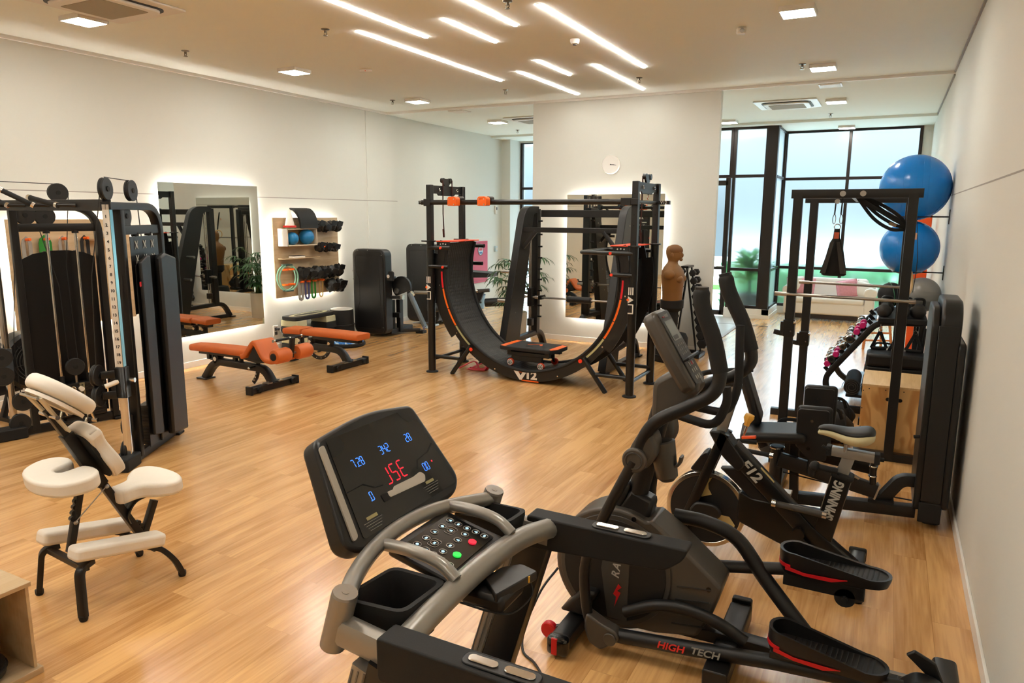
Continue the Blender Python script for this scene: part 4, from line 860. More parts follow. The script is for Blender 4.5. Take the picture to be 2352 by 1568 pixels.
# cuff weights
m_cuff = mat('cuff_black', (17, 17, 17), .38, bump=.5, bscale=18, var=.2)
def cuff(y, z, r, L, seed, label, dot=False):
    rnd = random.Random(seed); t = thing('cuff_weight', label, 'cuff weight', (XB + .118, y, z), 0, 'black cuff weights'); b = B(); n = 16; rs = []
    for i in range(7):
        yy = -L / 2 + L * i / 6; k = (.35, .85, 1, .92, 1.02, .9, .4)[i]; rs.append([(r * k * (1 + rnd.uniform(-.16, .16)) * math.cos(2 * pi * j / n) * .95, yy + rnd.uniform(-.012, .012), r * k * (1 + rnd.uniform(-.18, .18)) * math.sin(2 * pi * j / n)) for j in range(n)])
    b.rings(rs); b.out('cuff', m_cuff, t, smooth=28)
    b = B(); a0 = rnd.uniform(-.3, .6); b.prism([(-L * .42, -.02), (L * .40, -.03), (L * .46, .05), (-L * .2, .07), (-L * .45, .05)], plane_M((r * .92, 0, r * a0), (0, 1, 0), (.25, 0, 1)), .012); b.out('strap', m_vinyl, t, bevel=.004)
    if dot: b = B(); b.cyl((r * .98, L * .3, r * .25), (r * 1.06, L * .3, r * .25), .018, seg=12); b.out('badge', m_orange, t, label='orange round badge')
rows = ((1.895, (9.0, 9.14, 9.28, 9.42), .085, 'top'), (1.555, (8.99, 9.17, 9.35), .075, 'second'), (1.165, (8.58, 8.74, 8.90, 9.06, 9.24, 9.42), .10, 'third'), (.92, (9.24, 9.44), .11, 'bottom'))
words = ['first', 'second', 'third', 'fourth', 'fifth', 'sixth']
for z, ys, r, rn in rows:
    for k, y in enumerate(ys): cuff(y, z + random.uniform(-.012, .012), r, .148 if rn != 'bottom' else .19, int(y * 100), 'black cuff weight, %s from the left in the %s row of the oak board' % (words[k], rn), rn == 'second' and k < 2)
    o = RB.location; b = B(); b.cyl((.17, ys[0] - .06 - o.y, z - o.z), (.17, ys[-1] + .06 - o.y, z - o.z), .012, seg=10); b.tube([(.07, (ys[0] + ys[-1]) / 2 - o.y, z - o.z), (.17, (ys[0] + ys[-1]) / 2 - o.y, z - o.z)], .012); b.out('weight_rail', m_black2, RB)

# ------------------------------------------------------------------ air rower behind the cable machine
t = thing('air_rower', 'black fan rower with a red hub behind the left cable tower', 'rowing machine', (-7.9, 4.215, 0))
b = B(); b.lathe((-.12, 0, .58), (.12, 0, .58), [(0, .25), (.02, .30), (.2, .30), (.235, .27), (.24, .235)], 44); b.out('fan_housing', m_plastic, t)
b = B()
b.cyl((.115, 0, .58), (.121, 0, .58), .232, seg=40); b.out('fan_disc', mat('fan_black', (10, 10, 10), .6), t)
for k in range(6):
    b = B(); b.torus((.128, 0, .58), (1, 0, 0), .06 + k * .03, .0035, 36, 5); b.out('guard_ring', m_plastic, t)
for k in range(6):
    a = k * pi / 3 + .2; b = B(); b.tube([(.128, .03 * math.cos(a), .58 + .03 * math.sin(a)), (.128, .23 * math.cos(a), .58 + .23 * math.sin(a))], .003, 6); b.out('guard_spoke', m_plastic, t)
b = B(); b.cyl((.12, 0, .58), (.136, 0, .58), .036, seg=20); b.out('hub', m_red, t, label='red hub'); b = B(); b.bar([(.137, -.015, .57), (.137, 0, .592), (.137, .018, .582)], .004, .006, 0); b.out('hub_mark', m_white, t)
b = B(); b.bar(fillet([(0, -.3, .03), (0, -.18, .36), (0, .1, .36), (0, .3, .03)], .1), .05, .06, .005, V((1, 0, 0))); b.box((0, -.3, .02), (.5, .06, .04)); b.box((0, .3, .02), (.3, .06, .04)); b.bar([(0, -.1, .33), (0, -1.4, .22)], .06, .1); b.box((0, -1.4, .11), (.3, .06, .22)); b.out('frame', m_black, t)
# ------------------------------------------------------------------ cable machine
CM = thing('cable_crossover_machine', 'tall black two tower cable machine with pulleys and pull up grips at the left', 'gym machine', (-6.35, 4.0, 0))
CO = V((-6.35, 4.0, 0))
m_pul = mat('pulley_black', (30, 30, 30), .5, bump=.1, bscale=60)
m_ruler = mat('ruler_white', (224, 218, 206), .3, .2, var=.03); m_film = mat('film_teal', (120, 168, 172), .18, .6)
def tower(A, u, out):
    """A = column foot, u = depth direction, out = outward side normal"""
    u = V(u).normalized(); n = V(out).normalized(); A = V(A) - CO; Z = V((0, 0, 1))
    P = lambda s, z, k=0.0: A + u * s + n * k + Z * z
    Mf = lambda s, z, k=0.0: plane_M(P(s, z, k), u, Z)           # drawing plane seen from the side
    sgn = 1 if u.cross(Z).dot(n) > 0 else -1
    def pulley(s, z, k=0.0, r=.088):
        b = B(); b.lathe(P(s, z, k - .02), P(s, z, k + .02), [(0, r), (.012, r), (.016, r * .9), (.024, r * .9), (.028, r), (.04, r)], 30); b.out('pulley', m_pul, CM, bevel=.004)
        b = B(); b.cyl(P(s, z, k - .027), P(s, z, k + .027), .02, seg=14); b.out('pulley_hub', m_rubber, CM)
    b = B(); b.bar(fillet([P(-.04, 2.15), P(.86, 2.15), P(.86, 1.2), P(.86, .04)], .26, 10), .06, .08, .005, n); b.out('frame', m_black, CM)
    b = B(); b.bar([P(.15, .04), P(.15, 2.12)], .06, .07, .005, n); b.out('inner_post', m_black, CM)
    b = B(); b.bar([P(.15, 1.955), P(.85, 1.955)], .05, .075, .004, Z); b.out('cross_beam', m_black, CM)
    b = B(); b.bar([P(-.06, .045), P(.9, .045)], .06, .075, .005, Z); b.out('base_beam', m_black, CM)
    b = B(); b.box(P(.90, .012), (.12, .12, .024), (0, 0, math.atan2(u.y, u.x))); b.out('foot', m_rubber, CM, bevel=.004)
    b = B(); b.at(P(-.06, .055, -.02 ), (0, 0, math.atan2(u.y, u.x))).box((0, 0, 0), (.24, .16, .11)); b.out('front_base', m_rubber, CM, bevel=.012)
    # column with ruler
    b = B(); b.bar([P(-.02, .05), P(-.02, 2.16)], .055, .055, .004, n); b.out('column', m_chrome, CM)
    b = B(); b.bar([P(-.0485, .86), P(-.0485, 2.12)], .05, .002, 0, u); b.out('ruler', m_ruler, CM, label='white numbered strip')
    b = B(); b.bar([P(-.02, .86, .0285), P(-.02, 2.12, .0285)], .046, .002, 0, n); b.out('film', m_film, CM, label='bluish protective film')
    Mt = plane_M(P(-.051, 1.49), n * sgn, Z)
    b = B()
    for k in range(19): b.text(str(k + 1), .034, Mt @ Matrix.Translation((0, .575 - k * .065, 0)), .0012, .001)
    b.out('ruler_number', m_plastic, CM, loose=True)
    b = B(); b.bar([P(-.02, .60), P(-.02, .855)], .085, .085, .006, n); b.out('carriage', m_black2, CM, bevel=.006)
    b = B(); b.tube([P(-.05, .74, -.02), P(-.11, .71, -.10)], .02, 12); b.out('lock_grip', m_cream_v, CM, label='cream lock handle')
    b = B(); b.cyl(P(-.0, .74, .05), P(-.0, .74, .09), .02); b.out('lock_knob', m_chrome, CM)
    for z in (.63, .80):
        pulley(-.10, z, -.16)
        b = B(); b.bar([P(-.02, z), P(-.10, z, -.13)], .03, .06, .003, Z); b.out('pulley_arm', m_black2, CM)
    pulley(.02, .14, -.03); pulley(.06, .34, -.03); pulley(-.02, 2.28); pulley(.40, 2.28) if out is RT else pulley(.54, 2.28); pulley(.25, 2.07); 
    if out is not RT: pulley(.41, 2.06, .0)
    # weight stack
    for s in (.41, .655):
        b = B(); b.cyl(P(s, .45), P(s, 1.92), .014, seg=14); b.out('guide_rod', m_chrome, CM)
        b = B(); b.cyl(P(s, .44), P(s, .52), .024, seg=14); b.cyl(P(s, 1.90), P(s, 1.93), .03, seg=14); b.out('rod_stop', m_rubber, CM, loose=True)
    for k in range(13):
        b = B(); b.bar([P(.30, .105 + k * .027), P(.77, .105 + k * .027)], .11, .0245, .003, Z); b.out('weight_plate', m_plastic, CM)
    b = B(); b.bar([P(.565, .12, -.057), P(.565, .44, -.057)], .045, .002, 0, n); b.out('stack_chart', mat('chart_tan', (120, 112, 84), .5), CM)
    for k in range(12):
        b = B(); b.cyl(P(.565, .12 + k * .027, -.057), P(.565, .12 + k * .027, -.06), .007, seg=8); b.out('pin_hole', m_plastic, CM)
    b = B(); b.cyl(P(.53, .44, -.02), P(.53, .60, -.02), .012); b.out('stack_rod', m_steel, CM); pulley(.53, .60, -.02, .085)
    b = B(); b.cyl(P(.55, .385, -.06), P(.55, .385, -.10), .022); b.out('selector_pin', m_cream_v, CM)
    # shroud
    top = [(.20, 1.66), (.30, 1.71), (.45, 1.735), (.6, 1.735), (.74, 1.71), (.83, 1.665)]
    b = B(); b.prism([(.20, .10)] + top + [(.83, .10)] if 1 else 0, Mf(0, 0, .075 - (0 if sgn > 0 else 0)), .006 * (1 if sgn > 0 else -1) * (1 if u.cross(Z).dot(n) > 0 else -1) * 1.0); b.out('shroud', m_plastic, CM)
    for s in (.40, .66):
        b = B(); b.bar([P(s, .1, .085), P(s, 1.73, .085)], .02, .03, .003, n); b.out('shroud_rib', m_plastic, CM)
    if out is RT:
        b = B(); b.prism([(.50, .12), (.50, 1.72), (.62, 1.75), (.83, 1.70), (.83, .08)], Mf(0, 0, .10), .06 * sgn); b.out('outer_cover', m_black, CM, bevel=.02)
        b = B(); b.prism([(.22, .2), (.22, 1.69), (.34, 1.74), (.40, 1.74), (.40, .16)], Mf(0, 0, .09), .03 * sgn); b.out('outer_cover', m_black, CM, bevel=.01)
        for z in (.55, 1.53):
            b = B(); b.box(P(.885, z, .02), (.03, .06, .16), (0, 0, math.atan2(u.y, u.x))); b.out('lug', m_black, CM)
        b = B(); b.prism([(.24, 1.25), (.76, 1.25), (.76, 1.9), (.24, 1.9)], Mf(0, 0, .03), .004); b.out('placard', m_plastic, CM)
        b = B()
        for r_ in range(2):
            for c_ in range(3):
                M_ = Mf(.34 + c_ * .15, 1.83 - r_ * .12, .037); b.prism([(-.03, -.035), (-.012, 0), (-.03, .035), (-.018, .035), (0, .008), (.018, .035), (.03, .035), (.012, 0), (.03, -.035), (.018, -.035), (0, -.008), (-.018, -.035)], M_, .002)
        b.out('placard_figure', mat('pale_print', (170, 168, 160), .6), CM, loose=True)
        b = B(); b.prism([(.19, 1.49), (.31, 1.49), (.31, 1.53), (.19, 1.53)], Mf(0, 0, .105), .003 * sgn); b.out('warning_sticker', m_red, CM, label='red warning sticker')
    else:
        b = B(); b.prism([(.845, .05), (.875, .05), (.875, 1.9), (.845, 1.9)], Mf(0, 0, .02), .03); b.out('corner_cover', m_plastic, CM)
    # cables
    for pts in ([P(.40 if out is RT else .54, 2.36), P(-.02, 2.37)], [P(.49 if out is RT else .63, 2.28), P(.55, 1.6), P(.56, .66, -.02)], [P(.33, 2.05), P(.47, 1.4), P(.48, .62, -.02)], [P(.17, 2.04), P(.05, .9), P(.06, .25)], [P(-.1, 2.27), P(-.11, 1.6, -.12), P(-.10, .86, -.16)]):
        b = B(); b.tube(pts, .004, 6); b.out('cable', m_cable, CM)
RT = (.865, .502, 0); LT = (-.97, .241, 0)
tower((-5.509, 3.66, 0), (-.502, .865, 0), RT)
tower((-7.172, 3.665, 0), (.241, .97, 0), LT)
b = B(); p0, p1 = V((-5.52, 3.66, 2.155)) - CO, V((-7.16, 3.68, 2.155)) - CO; b.bar([p0, p1], .07, .09, .005); b.out('top_crossbar', m_black, CM)
for f0, dx, dy, dz in ((.22, -.26, -.06, .06), (.45, -.14, -.16, .12), (.66, -.24, -.14, .13), (.86, .13, -.30, .05)):
    q = p0.lerp(p1, f0) + V((0, -.03, 0)); e = q + V((dx * .35, -.10, 0)); e2 = e + V((dx, dy, dz))
    b = B(); b.tube([q, e], .017, 10); b.out('grip_stem', m_black2, CM)
    b = B(); b.tube([e, e2], .021, 12); b.out('pull_up_grip', m_rubber, CM)
    for c in (e, e2):
        d = (e2 - e).normalized(); b = B(); b.cyl(c - d * .012, c + d * .012, .0235, seg=14); b.out('grip_collar', m_chrome, CM)
# attachments hanging from the carriages
t = thing('cable_row_handle', 'chrome double row handle hanging from the right cable tower', 'cable handle', (-5.80, 3.42, .40), .3)
b = B(); b.cyl((0, 0, .15), (0, 0, .27), .008); b.torus((0, 0, .28), (0, 1, 0), .018, .005, 12, 6); b.out('hook', m_chrome, t)
b = B(); b.prism(rpoly([(-.14, .12), (-.1, .15), (.1, .15), (.14, .12)], .01), plane_M((0, .0, 0), (1, 0, 0), (0, 0, 1)), .02); b.out('yoke', m_steel, t)
for y in (-.05, .05):
    b = B(); b.tube([(-.12, 0, .13), (-.12, y, .02)], .010); b.tube([(.12, 0, .13), (.12, y, .02)], .010); b.cyl((-.15, y, .015), (-.10, y, .015), .016); b.cyl((.10, y, .015), (.15, y, .015), .016); b.out('bracket', m_chrome, t, loose=True)
    b = B(); b.cyl((-.1, y, .015), (.1, y, .015), .019); b.out('grip', m_rubber, t)
b = B(); n_ = 60; pts = [V((-7.16 + .0 * k, 3.42, .72 - .62 * k / n_)) for k in range(n_ + 1)]
t = thing('triceps_rope', 'thick black triceps rope hanging at the left edge beside the cable tower', 'rope', (-7.28, 3.50, 0))
for s in (0, 1, 2):
    b = B(); b.tube([V((.012 * math.cos(k * .7 + s * 2.1), .012 * math.sin(k * .7 + s * 2.1), .66 - .52 * k / n_)) for k in range(n_ + 1)], .011, 6); b.out('strand', m_rubber, t)
b = B(); b.lathe((0, 0, .08), (0, 0, 1), [(0, .04), (.03, .05), (.06, .04), (.07, .02)], 16); b.out('end_knob', m_rubber, t)
b = B(); b.torus((0, 0, .68), (1, 0, 0), .02, .006, 12, 6); b.out('clip', m_chrome, t)

# ------------------------------------------------------------------ massage chair
MC = thing('massage_chair', 'cream padded massage chair with a black frame in the left foreground', 'massage chair', (-3.806, 2.055, 0), math.atan2(.995, .099))
# local x = s (forward, away from the camera), local y = sideways (left)
def mc_pad(name, outline, c, tilt, th, r=.02):
    M = Matrix.Translation(V(c)) @ Euler((0, tilt, 0)).to_matrix().to_4x4(); b = B(); b.prism(outline, M, th); return b.out(name, m_cream_v, MC, bevel=r, seg=4, smooth=60)
b = B(); b.bar([(.04, 0, 1.09), (.20, 0, .765), (.475, 0, .21)], .042, .042, .004, UY); b.out('main_bar', m_black, MC)
b = B(); b.bar([(.115, 0, .94), (.27, 0, .615)], .06, .06, .004, UY); b.out('sleeve', m_black, MC)
b = B(); b.bar([(.165, 0, .66), (.075, 0, .29)], .036, .036, .003, UY); b.out('front_bar', m_black, MC)
b = B(); b.bar([(.56, 0, .42), (.475, 0, .22)], .036, .036, .003, UY); b.out('seat_bar', m_black, MC)
for k in range(4):
    b = B(); b.cyl((.128 - .009 * k, -.012, .56 - .03 * k), (.128 - .009 * k, .012, .56 - .03 * k), .014, seg=10); b.out('notch', m_black2, MC)
for k in range(4):
    b = B(); b.cyl((.455 + .012 * k, -.012, .32 - .022 * k), (.455 + .012 * k, .012, .32 - .022 * k), .012, seg=10); b.out('notch', m_black2, MC)
for sy in (-1, 1):
    y = sy * .17
    b = B(); b.bar(fillet([(.10, y, .275), (.02, sy * .2, .265), (.0, sy * .238, .02)], .08, 7), .03, .045, .004, UY); b.out('front_leg', m_black, MC)
    b = B(); b.bar(smooth_path([(.40, y, .235), (.47, sy * .19, .195), (.53, sy * .215, .11), (.565, sy * .225, .02)], 5), .03, .045, .004, UY); b.out('rear_leg', m_black, MC)
    for px, py in ((.0, .238), (.565, .225)):
        b = B(); b.lathe((px, sy * py, .0), (px, sy * py, 1), [(0, .018), (.01, .022), (.03, .022)], 12); b.out('foot_cap', m_rubber, MC)
    b = B(); ol = rrect(.50, .115, .03, 4); M = Matrix.Translation((.24, y, .265)) @ Euler((0, .20, 0)).to_matrix().to_4x4(); b.prism(ol, M, .075); b.out('knee_pad', m_cream_v, MC, bevel=.02, seg=4, smooth=60)
b = B(); b.bar([(.05, -.21, .262), (.05, .21, .262)], .036, .03, .003); b.bar([(.45, -.18, .205), (.45, .18, .205)], .036, .03, .003); b.out('cross_tube', m_black, MC, loose=True)
# arm pad : kidney with the notch towards the chest
ol = smooth_path([V((p[0], p[1], 0)) for p in ((.11, .05), (.13, .14), (.10, .22), (.02, .255), (-.08, .20), (-.125, .07), (-.125, -.07), (-.08, -.20), (.02, -.255), (.10, -.22), (.13, -.14), (.11, -.05), (.01, -.035), (.01, .035), (.11, .05))], 4)[:-1]
mc_pad('arm_pad', [(p.x, p.y) for p in ol], (.06, 0, .675), -.10, .08, .022)
b = B(); b.bar([(.05, 0, .66), (.20, 0, .69), (.25, 0, .665)], .05, .03, .003, UY); b.out('arm_bracket', m_black, MC)
b = B(); b.cyl((.19, -.04, .72), (.19, -.08, .72), .03, seg=16); b.out('clamp_knob', m_rubber, MC, bevel=.004)
# chest pad
ol = smooth_path([V((p[0], p[1], 0)) for p in ((.165, 0), (.15, .09), (.06, .125), (-.05, .10), (-.14, .13), (-.175, .06), (-.175, -.06), (-.14, -.13), (-.05, -.10), (.06, -.125), (.15, -.09), (.165, 0))], 4)[:-1]
ang = math.atan2(.30, .155)
mc_pad('chest_pad', [(p.x, p.y) for p in ol], (.235, 0, .795), ang, .075, .024)
b = B(); M = Matrix.Translation((.225, 0, .79)) @ Euler((0, ang, 0)).to_matrix().to_4x4(); b.prism(rrect(.29, .2, .06), M, .018); b.out('chest_board', m_rubber, MC)
# seat : saddle shape
ol = smooth_path([V((p[0], p[1], 0)) for p in ((-.165, .06), (-.06, .075), (.0, .15), (.07, .205), (.14, .18), (.175, .08), (.175, -.08), (.14, -.18), (.07, -.205), (.0, -.15), (-.06, -.075), (-.165, -.06), (-.165, .06))], 4)[:-1]
mc_pad('seat_pad', [(p.x, p.y) for p in ol], (.50, 0, .485), -.06, .085, .024)
b = B(); b.bar(smooth_path([(.40, -.02, .34), (.385, -.02, .40), (.43, -.02, .46), (.5, -.02, .475)], 4), .01, .05, .002, UY); b.bar(smooth_path([(.40, .02, .34), (.385, .02, .40), (.43, .02, .46), (.5, .02, .475)], 4), .01, .05, .002, UY); b.out('seat_hinge', m_black2, MC, loose=True)
# head rest
ang2 = math.atan2(.19, .23)
oo = [(.155 * math.cos(a), .145 * math.sin(a)) for a in [k * pi / 16 for k in range(32)]]
M = Matrix.Translation((.095, 0, 1.135)) @ Euler((0, ang2, 0)).to_matrix().to_4x4()
b = B(); n_ = 40; hs = []
for k in range(n_ + 1):
    a = .28 + (2 * pi - .56) * k / n_; hs.append(M @ V((.128 * math.cos(a), .10 * math.sin(a), .03)))
b.sweep(hs, rrect(.105, .08, .032, 4), up=M.to_3x3() @ V((0, 0, 1))); b.out('face_cradle', m_cream_v, MC, smooth=60)
b = B(); b.prism([(p[0] * .98, p[1] * .98) for p in oo], M @ Matrix.Translation((0, 0, -.035)), .018); b.out('cradle_plate', m_cream_v, MC)
b = B()
for y in (-.07, .07): b.bar([M @ V((-.12, y, -.04)), M @ V((.12, y * .5, -.12))], .012, .05, .002, UY)
b.out('cradle_bracket', mat('cream_metal', (206, 196, 172), .4), MC, loose=True)
b = B(); b.tube([M @ V((-.13, -.09, -.05)), M @ V((-.13, .09, -.05))], .008); b.tube([(.045, -.09, 1.06), (.045, .09, 1.06)], .012); b.out('cradle_rod', m_chrome, MC, loose=True)
b = B(); b.bar([(.10, -.04, 1.03), (.20, -.05, 1.035)], .05, .02, .004); b.out('cam_lever', m_rubber, MC, bevel=.004)
b = B(); b.tube([(.285, -.024, .60), (.105, -.02, .45)], .003, 6); b.out('tether', m_steel, MC); b = B(); b.ball((.285, -.028, .60), .012, 10, 8); b.ball((.108, -.024, .45), .012, 10, 8); b.out('tether_end', m_steel, MC, loose=True)

# ------------------------------------------------------------------ cabinet in the corner
m_cab = wood_mat('cabinet_oak', (200, 176, 140), (178, 150, 112), (1, 1, 1), .5, grain=9, bump=.02)
t = thing('open_cabinet', 'low pale oak open cabinet at the bottom left edge', 'cabinet', (-3.57, 1.29, 0))
for a, c, nm in (((-.24, -.4, .435), (.252, .385, .455), 'top'), ((-.24, .365, .03), (.235, .38, .435), 'side_panel'), ((-.24, -.4, .0), (.255, .395, .03), 'bottom_panel'), ((-.24, -.4, .03), (-.225, .38, .435), 'back_panel'), ((-.24, -.4, .03), (.235, -.385, .435), 'side_panel')):
    b = B(); b.bb(a, c); b.out(nm, m_cab, t, bevel=.002)
for z, lb, r in ((.03, 'black padded weight bag at the bottom of the open cabinet', .12), (.135, 'black padded weight bag on top of another in the open cabinet', .10)):
    w = thing('weight_bag', lb, 'weight bag', (-3.46, 1.47, z + .001), 0, 'weight bags in the cabinet'); b = B(); b.lathe((0, 0, 0), (0, 0, 1), [(0, r * .7), (.02, r), (.07, r), (.1, r * .7)], 24); b.out('bag', m_cuff, w); b = B(); b.torus((0, 0, .05), (0, 0, 1), r, .008, 28); b.out('seam', m_rubber, w)
t = thing('storage_box', 'pale grey box on the cabinet at the left edge', 'box', (-3.74, 1.55, .4555)); b = B(); b.bb((-.05, -.1, 0), (.05, .08, .16)); b.out('body', mat('pale_grey_card', (196, 194, 188), .6), t, bevel=.004); b = B(); b.bb((-.052, -.102, .13), (.052, .082, .165)); b.out('lid', mat('pale_grey_card'), t, bevel=.003)
# ------------------------------------------------------------------ treadmill (nearest)
TM = thing('treadmill', 'grey and black treadmill with a lit console in the right foreground', 'treadmill', (-.9, 1.81, 0))
TO = V((-.9, 1.81, 0))
def tm(x, y, z): return V((x, y, z)) - TO
m_scr = mat('screen_black', (9, 9, 10), .18, coat=.3)
m_led_b = mat('led_blue', (70, 140, 255), .5, emit=1.5, ecol=(.04, .2, 1.0)); m_led_r = mat('led_red', (200, 20, 30), .5, emit=1.1, ecol=(1.0, .015, .04))
m_led_w = mat('led_ice', (150, 200, 235), .5, emit=.7, ecol=(.55, .8, 1.0)); m_led_g = mat('led_green', (40, 210, 70), .5, emit=1.2, ecol=(.02, .6, .06)); m_print = mat('pale_print', (170, 168, 160), .6)
DM = plane_M(tm(-1.378 * 1.055, 1.80 * 1.055, 2.1 - .7975 * 1.055), (0, 1, 0), (-.583, 0, .812)) @ Matrix.Scale(1.055, 4)
DT = lambda u, v, w=0.0: DM @ Matrix.Translation((u, v, w))
b = B(); b.prism(rpoly([(-.245, .162), (-.06, .185), (.06, .187), (.25, .158), (.282, -.15), (.22, -.195), (-.29, -.195), (-.335, -.155)], [.03, .1, .1, .03, .05, .04, .03, .04], 5), DT(0, 0, -.07), .07); hs = b.out('display_housing', m_plastic, TM, bevel=.014, seg=3)
b = B(); b.prism(rpoly([(-.205, .148), (.225, .148), (.245, -.16), (-.262, -.165)], .012), DT(0, 0, .0005), .002); sc = b.out('display_screen', m_scr, TM)
for sx, a in ((-1, ((-.248, .135), (-.224, .138), (-.280, -.150), (-.305, -.156))),):
    b = B(); b.prism(rpoly(list(a), .011), DT(0, 0, .001), .006); b.out('speaker_strip', mat('speaker_silver', (168, 160, 148), .5, .3, bump=.5, bscale=220) if sx < 0 else m_plastic, TM)
SEG = {'0': 'abcdef', '1': 'bc', '2': 'abged', '3': 'abgcd', '4': 'fgbc', '7': 'abc', '8': 'abcdefg', 'S': 'afgcd', 'E': 'afged', 'J': 'bcd', '5': 'afgcd', '.': 'p'}
def sevenseg(txt, u, v, h, m, parent, nm, sp=.62, w=.0):
    b = B(); x = u - len(txt) * h * sp / 2 + h * sp / 2; W, t = h * .42, h * .075
    for ch in txt:
        for s_ in SEG[ch]:
            if s_ == 'p': c, d = (x, v - h / 2), (t * 1.6, t * 1.6)
            else:
                c = {'a': (x, v + h/2), 'g': (x, v), 'd': (x, v - h/2), 'f': (x - W/2, v + h/4), 'b': (x + W/2, v + h/4), 'e': (x - W/2, v - h/4), 'c': (x + W/2, v - h/4)}[s_]; d = (W * .8, t) if s_ in 'agd' else (t, h * .42)
            b.prism([(c[0] - d[0]/2, c[1] - d[1]/2), (c[0] + d[0]/2, c[1] - d[1]/2), (c[0] + d[0]/2, c[1] + d[1]/2), (c[0] - d[0]/2, c[1] + d[1]/2)], DT(0, 0, .0025), .0008)
        x += h * sp * (.5 if ch == '.' else 1)
    b.out(nm, m, parent)
sevenseg('7.28', -.128, .048, .026, m_led_b, sc, 'blue_readout'); sevenseg('342', .004, .052, .028, m_led_b, sc, 'blue_readout'); sevenseg('28', .135, .054, .027, m_led_b, sc, 'blue_readout'); sevenseg('00', .144, -.062, .027, m_led_b, sc, 'blue_readout'); sevenseg('.0', -.150, -.064, .027, m_led_b, sc, 'blue_readout'); sevenseg('JSE', -.008, -.030, .055, m_led_r, sc, 'red_readout', .72)
b = B(); b.prism(rpoly([(-.085, -.095), (.10, -.105), (.115, -.085), (.10, -.068), (.06, -.073), (-.045, -.07), (-.055, -.078), (-.085, -.075)], .008), DT(0, 0, .002), .004); b.out('silver_bar', mat('soft_silver', (190, 182, 170), .4, .2), TM, bevel=.001)
b = B(); b.prism(rpoly([(-.115, -.1), (-.082, -.1), (-.082, -.078), (-.115, -.074)], .006), DT(0, 0, .002), .003); b.out('scan_window', mat('pure_black', (4, 4, 4), .8), TM)
b = B()
for u, v, w in ((-.19, -.118, .05), (.122, -.112, .045)): b.prism([(u - w/2, v - .005), (u + w/2, v - .005), (u + w/2, v + .005), (u - w/2, v + .005)], DT(0, 0, .0025), .0005)
b.out('notice_heading', mat('notice_tan', (150, 140, 96), .6), sc, loose=True)
b = B()
for u0, v0 in ((-.19, -.128), (.122, -.122)):
    for k in range(4): b.prism([(u0 - .045 + k * .004, v0 - k * .008), (u0 + .04 - k * .006, v0 - k * .008), (u0 + .04 - k * .006, v0 - k * .008 - .0016), (u0 - .045 + k * .004, v0 - k * .008 - .0016)], DT(0, 0, .0025), .0004)
b.out('notice_print', mat('dim_print', (120, 118, 108), .6), sc)
b = B(); b.tube([DM @ V(p) for p in ((-.24, -.022, .003), (-.16, -.02, .003), (-.12, -.045, .003), (-.085, -.05, .003))], .0022, 6); b.tube([DM @ V(p) for p in ((.10, -.055, .003), (.12, -.03, .003), (.19, -.02, .003), (.23, 0, .003))], .0022, 6); b.out('screen_line', mat('pure_black'), sc, loose=True)
b = B(); b.prism([(.182, -.058), (.188, -.058), (.188, -.052), (.182, -.052)], DT(0, 0, .0025), .0006); b.out('red_dot', m_led_r, sc)
b = B(); b.prism(rpoly([(-.205, .148), (-.15, .148), (-.145, .115), (-.17, .095), (-.213, .09)], .004), DT(0, 0, .0022), .0008); b.prism(rpoly([(.15, .148), (.225, .148), (.228, .10), (.18, .10), (.16, .125)], .004), DT(0, 0, .0022), .0008); b.out('screen_corner', mat('deep_black', (5, 5, 5), .35), sc, loose=True)
# neck under the display
b = B(); b.bar([tm(-1.44, 1.86, 1.15), tm(-1.42, 1.86, 1.04)], .46, .07, .02, V((1, 0, 0))); b.out('display_neck', m_plastic, TM, bevel=.01)
# console arcs (silver tubes)
arcp = smooth_path([tm(-1.225, 1.385, 1.065), tm(-1.285, 1.50, 1.075), tm(-1.325, 1.645, 1.09), tm(-1.34, 1.81, 1.095), tm(-1.315, 1.985, 1.09), tm(-1.225, 2.215, 1.065)], 6)
b = B(); b.tube(arcp, .026, 12); b.out('console_hoop', m_silver, TM)
b = B(); b.tube(smooth_path([tm(-1.05, 1.395, .985), tm(-1.045, 1.55, 1.01), tm(-1.045, 1.80, 1.02), tm(-1.035, 2.05, 1.012), tm(-.99, 2.245, .99)], 6), .036, 14); b.out('front_crossbar', m_silver, TM)
for y in (1.665, 2.015):
    b = B(); b.tube(smooth_path([tm(-1.31, y + .01, 1.09), tm(-1.20, y, 1.098), tm(-1.10, y - .005, 1.085), tm(-1.04, y - .01, 1.05)], 5), .02, 10); b.out('console_rib', m_silver, TM)
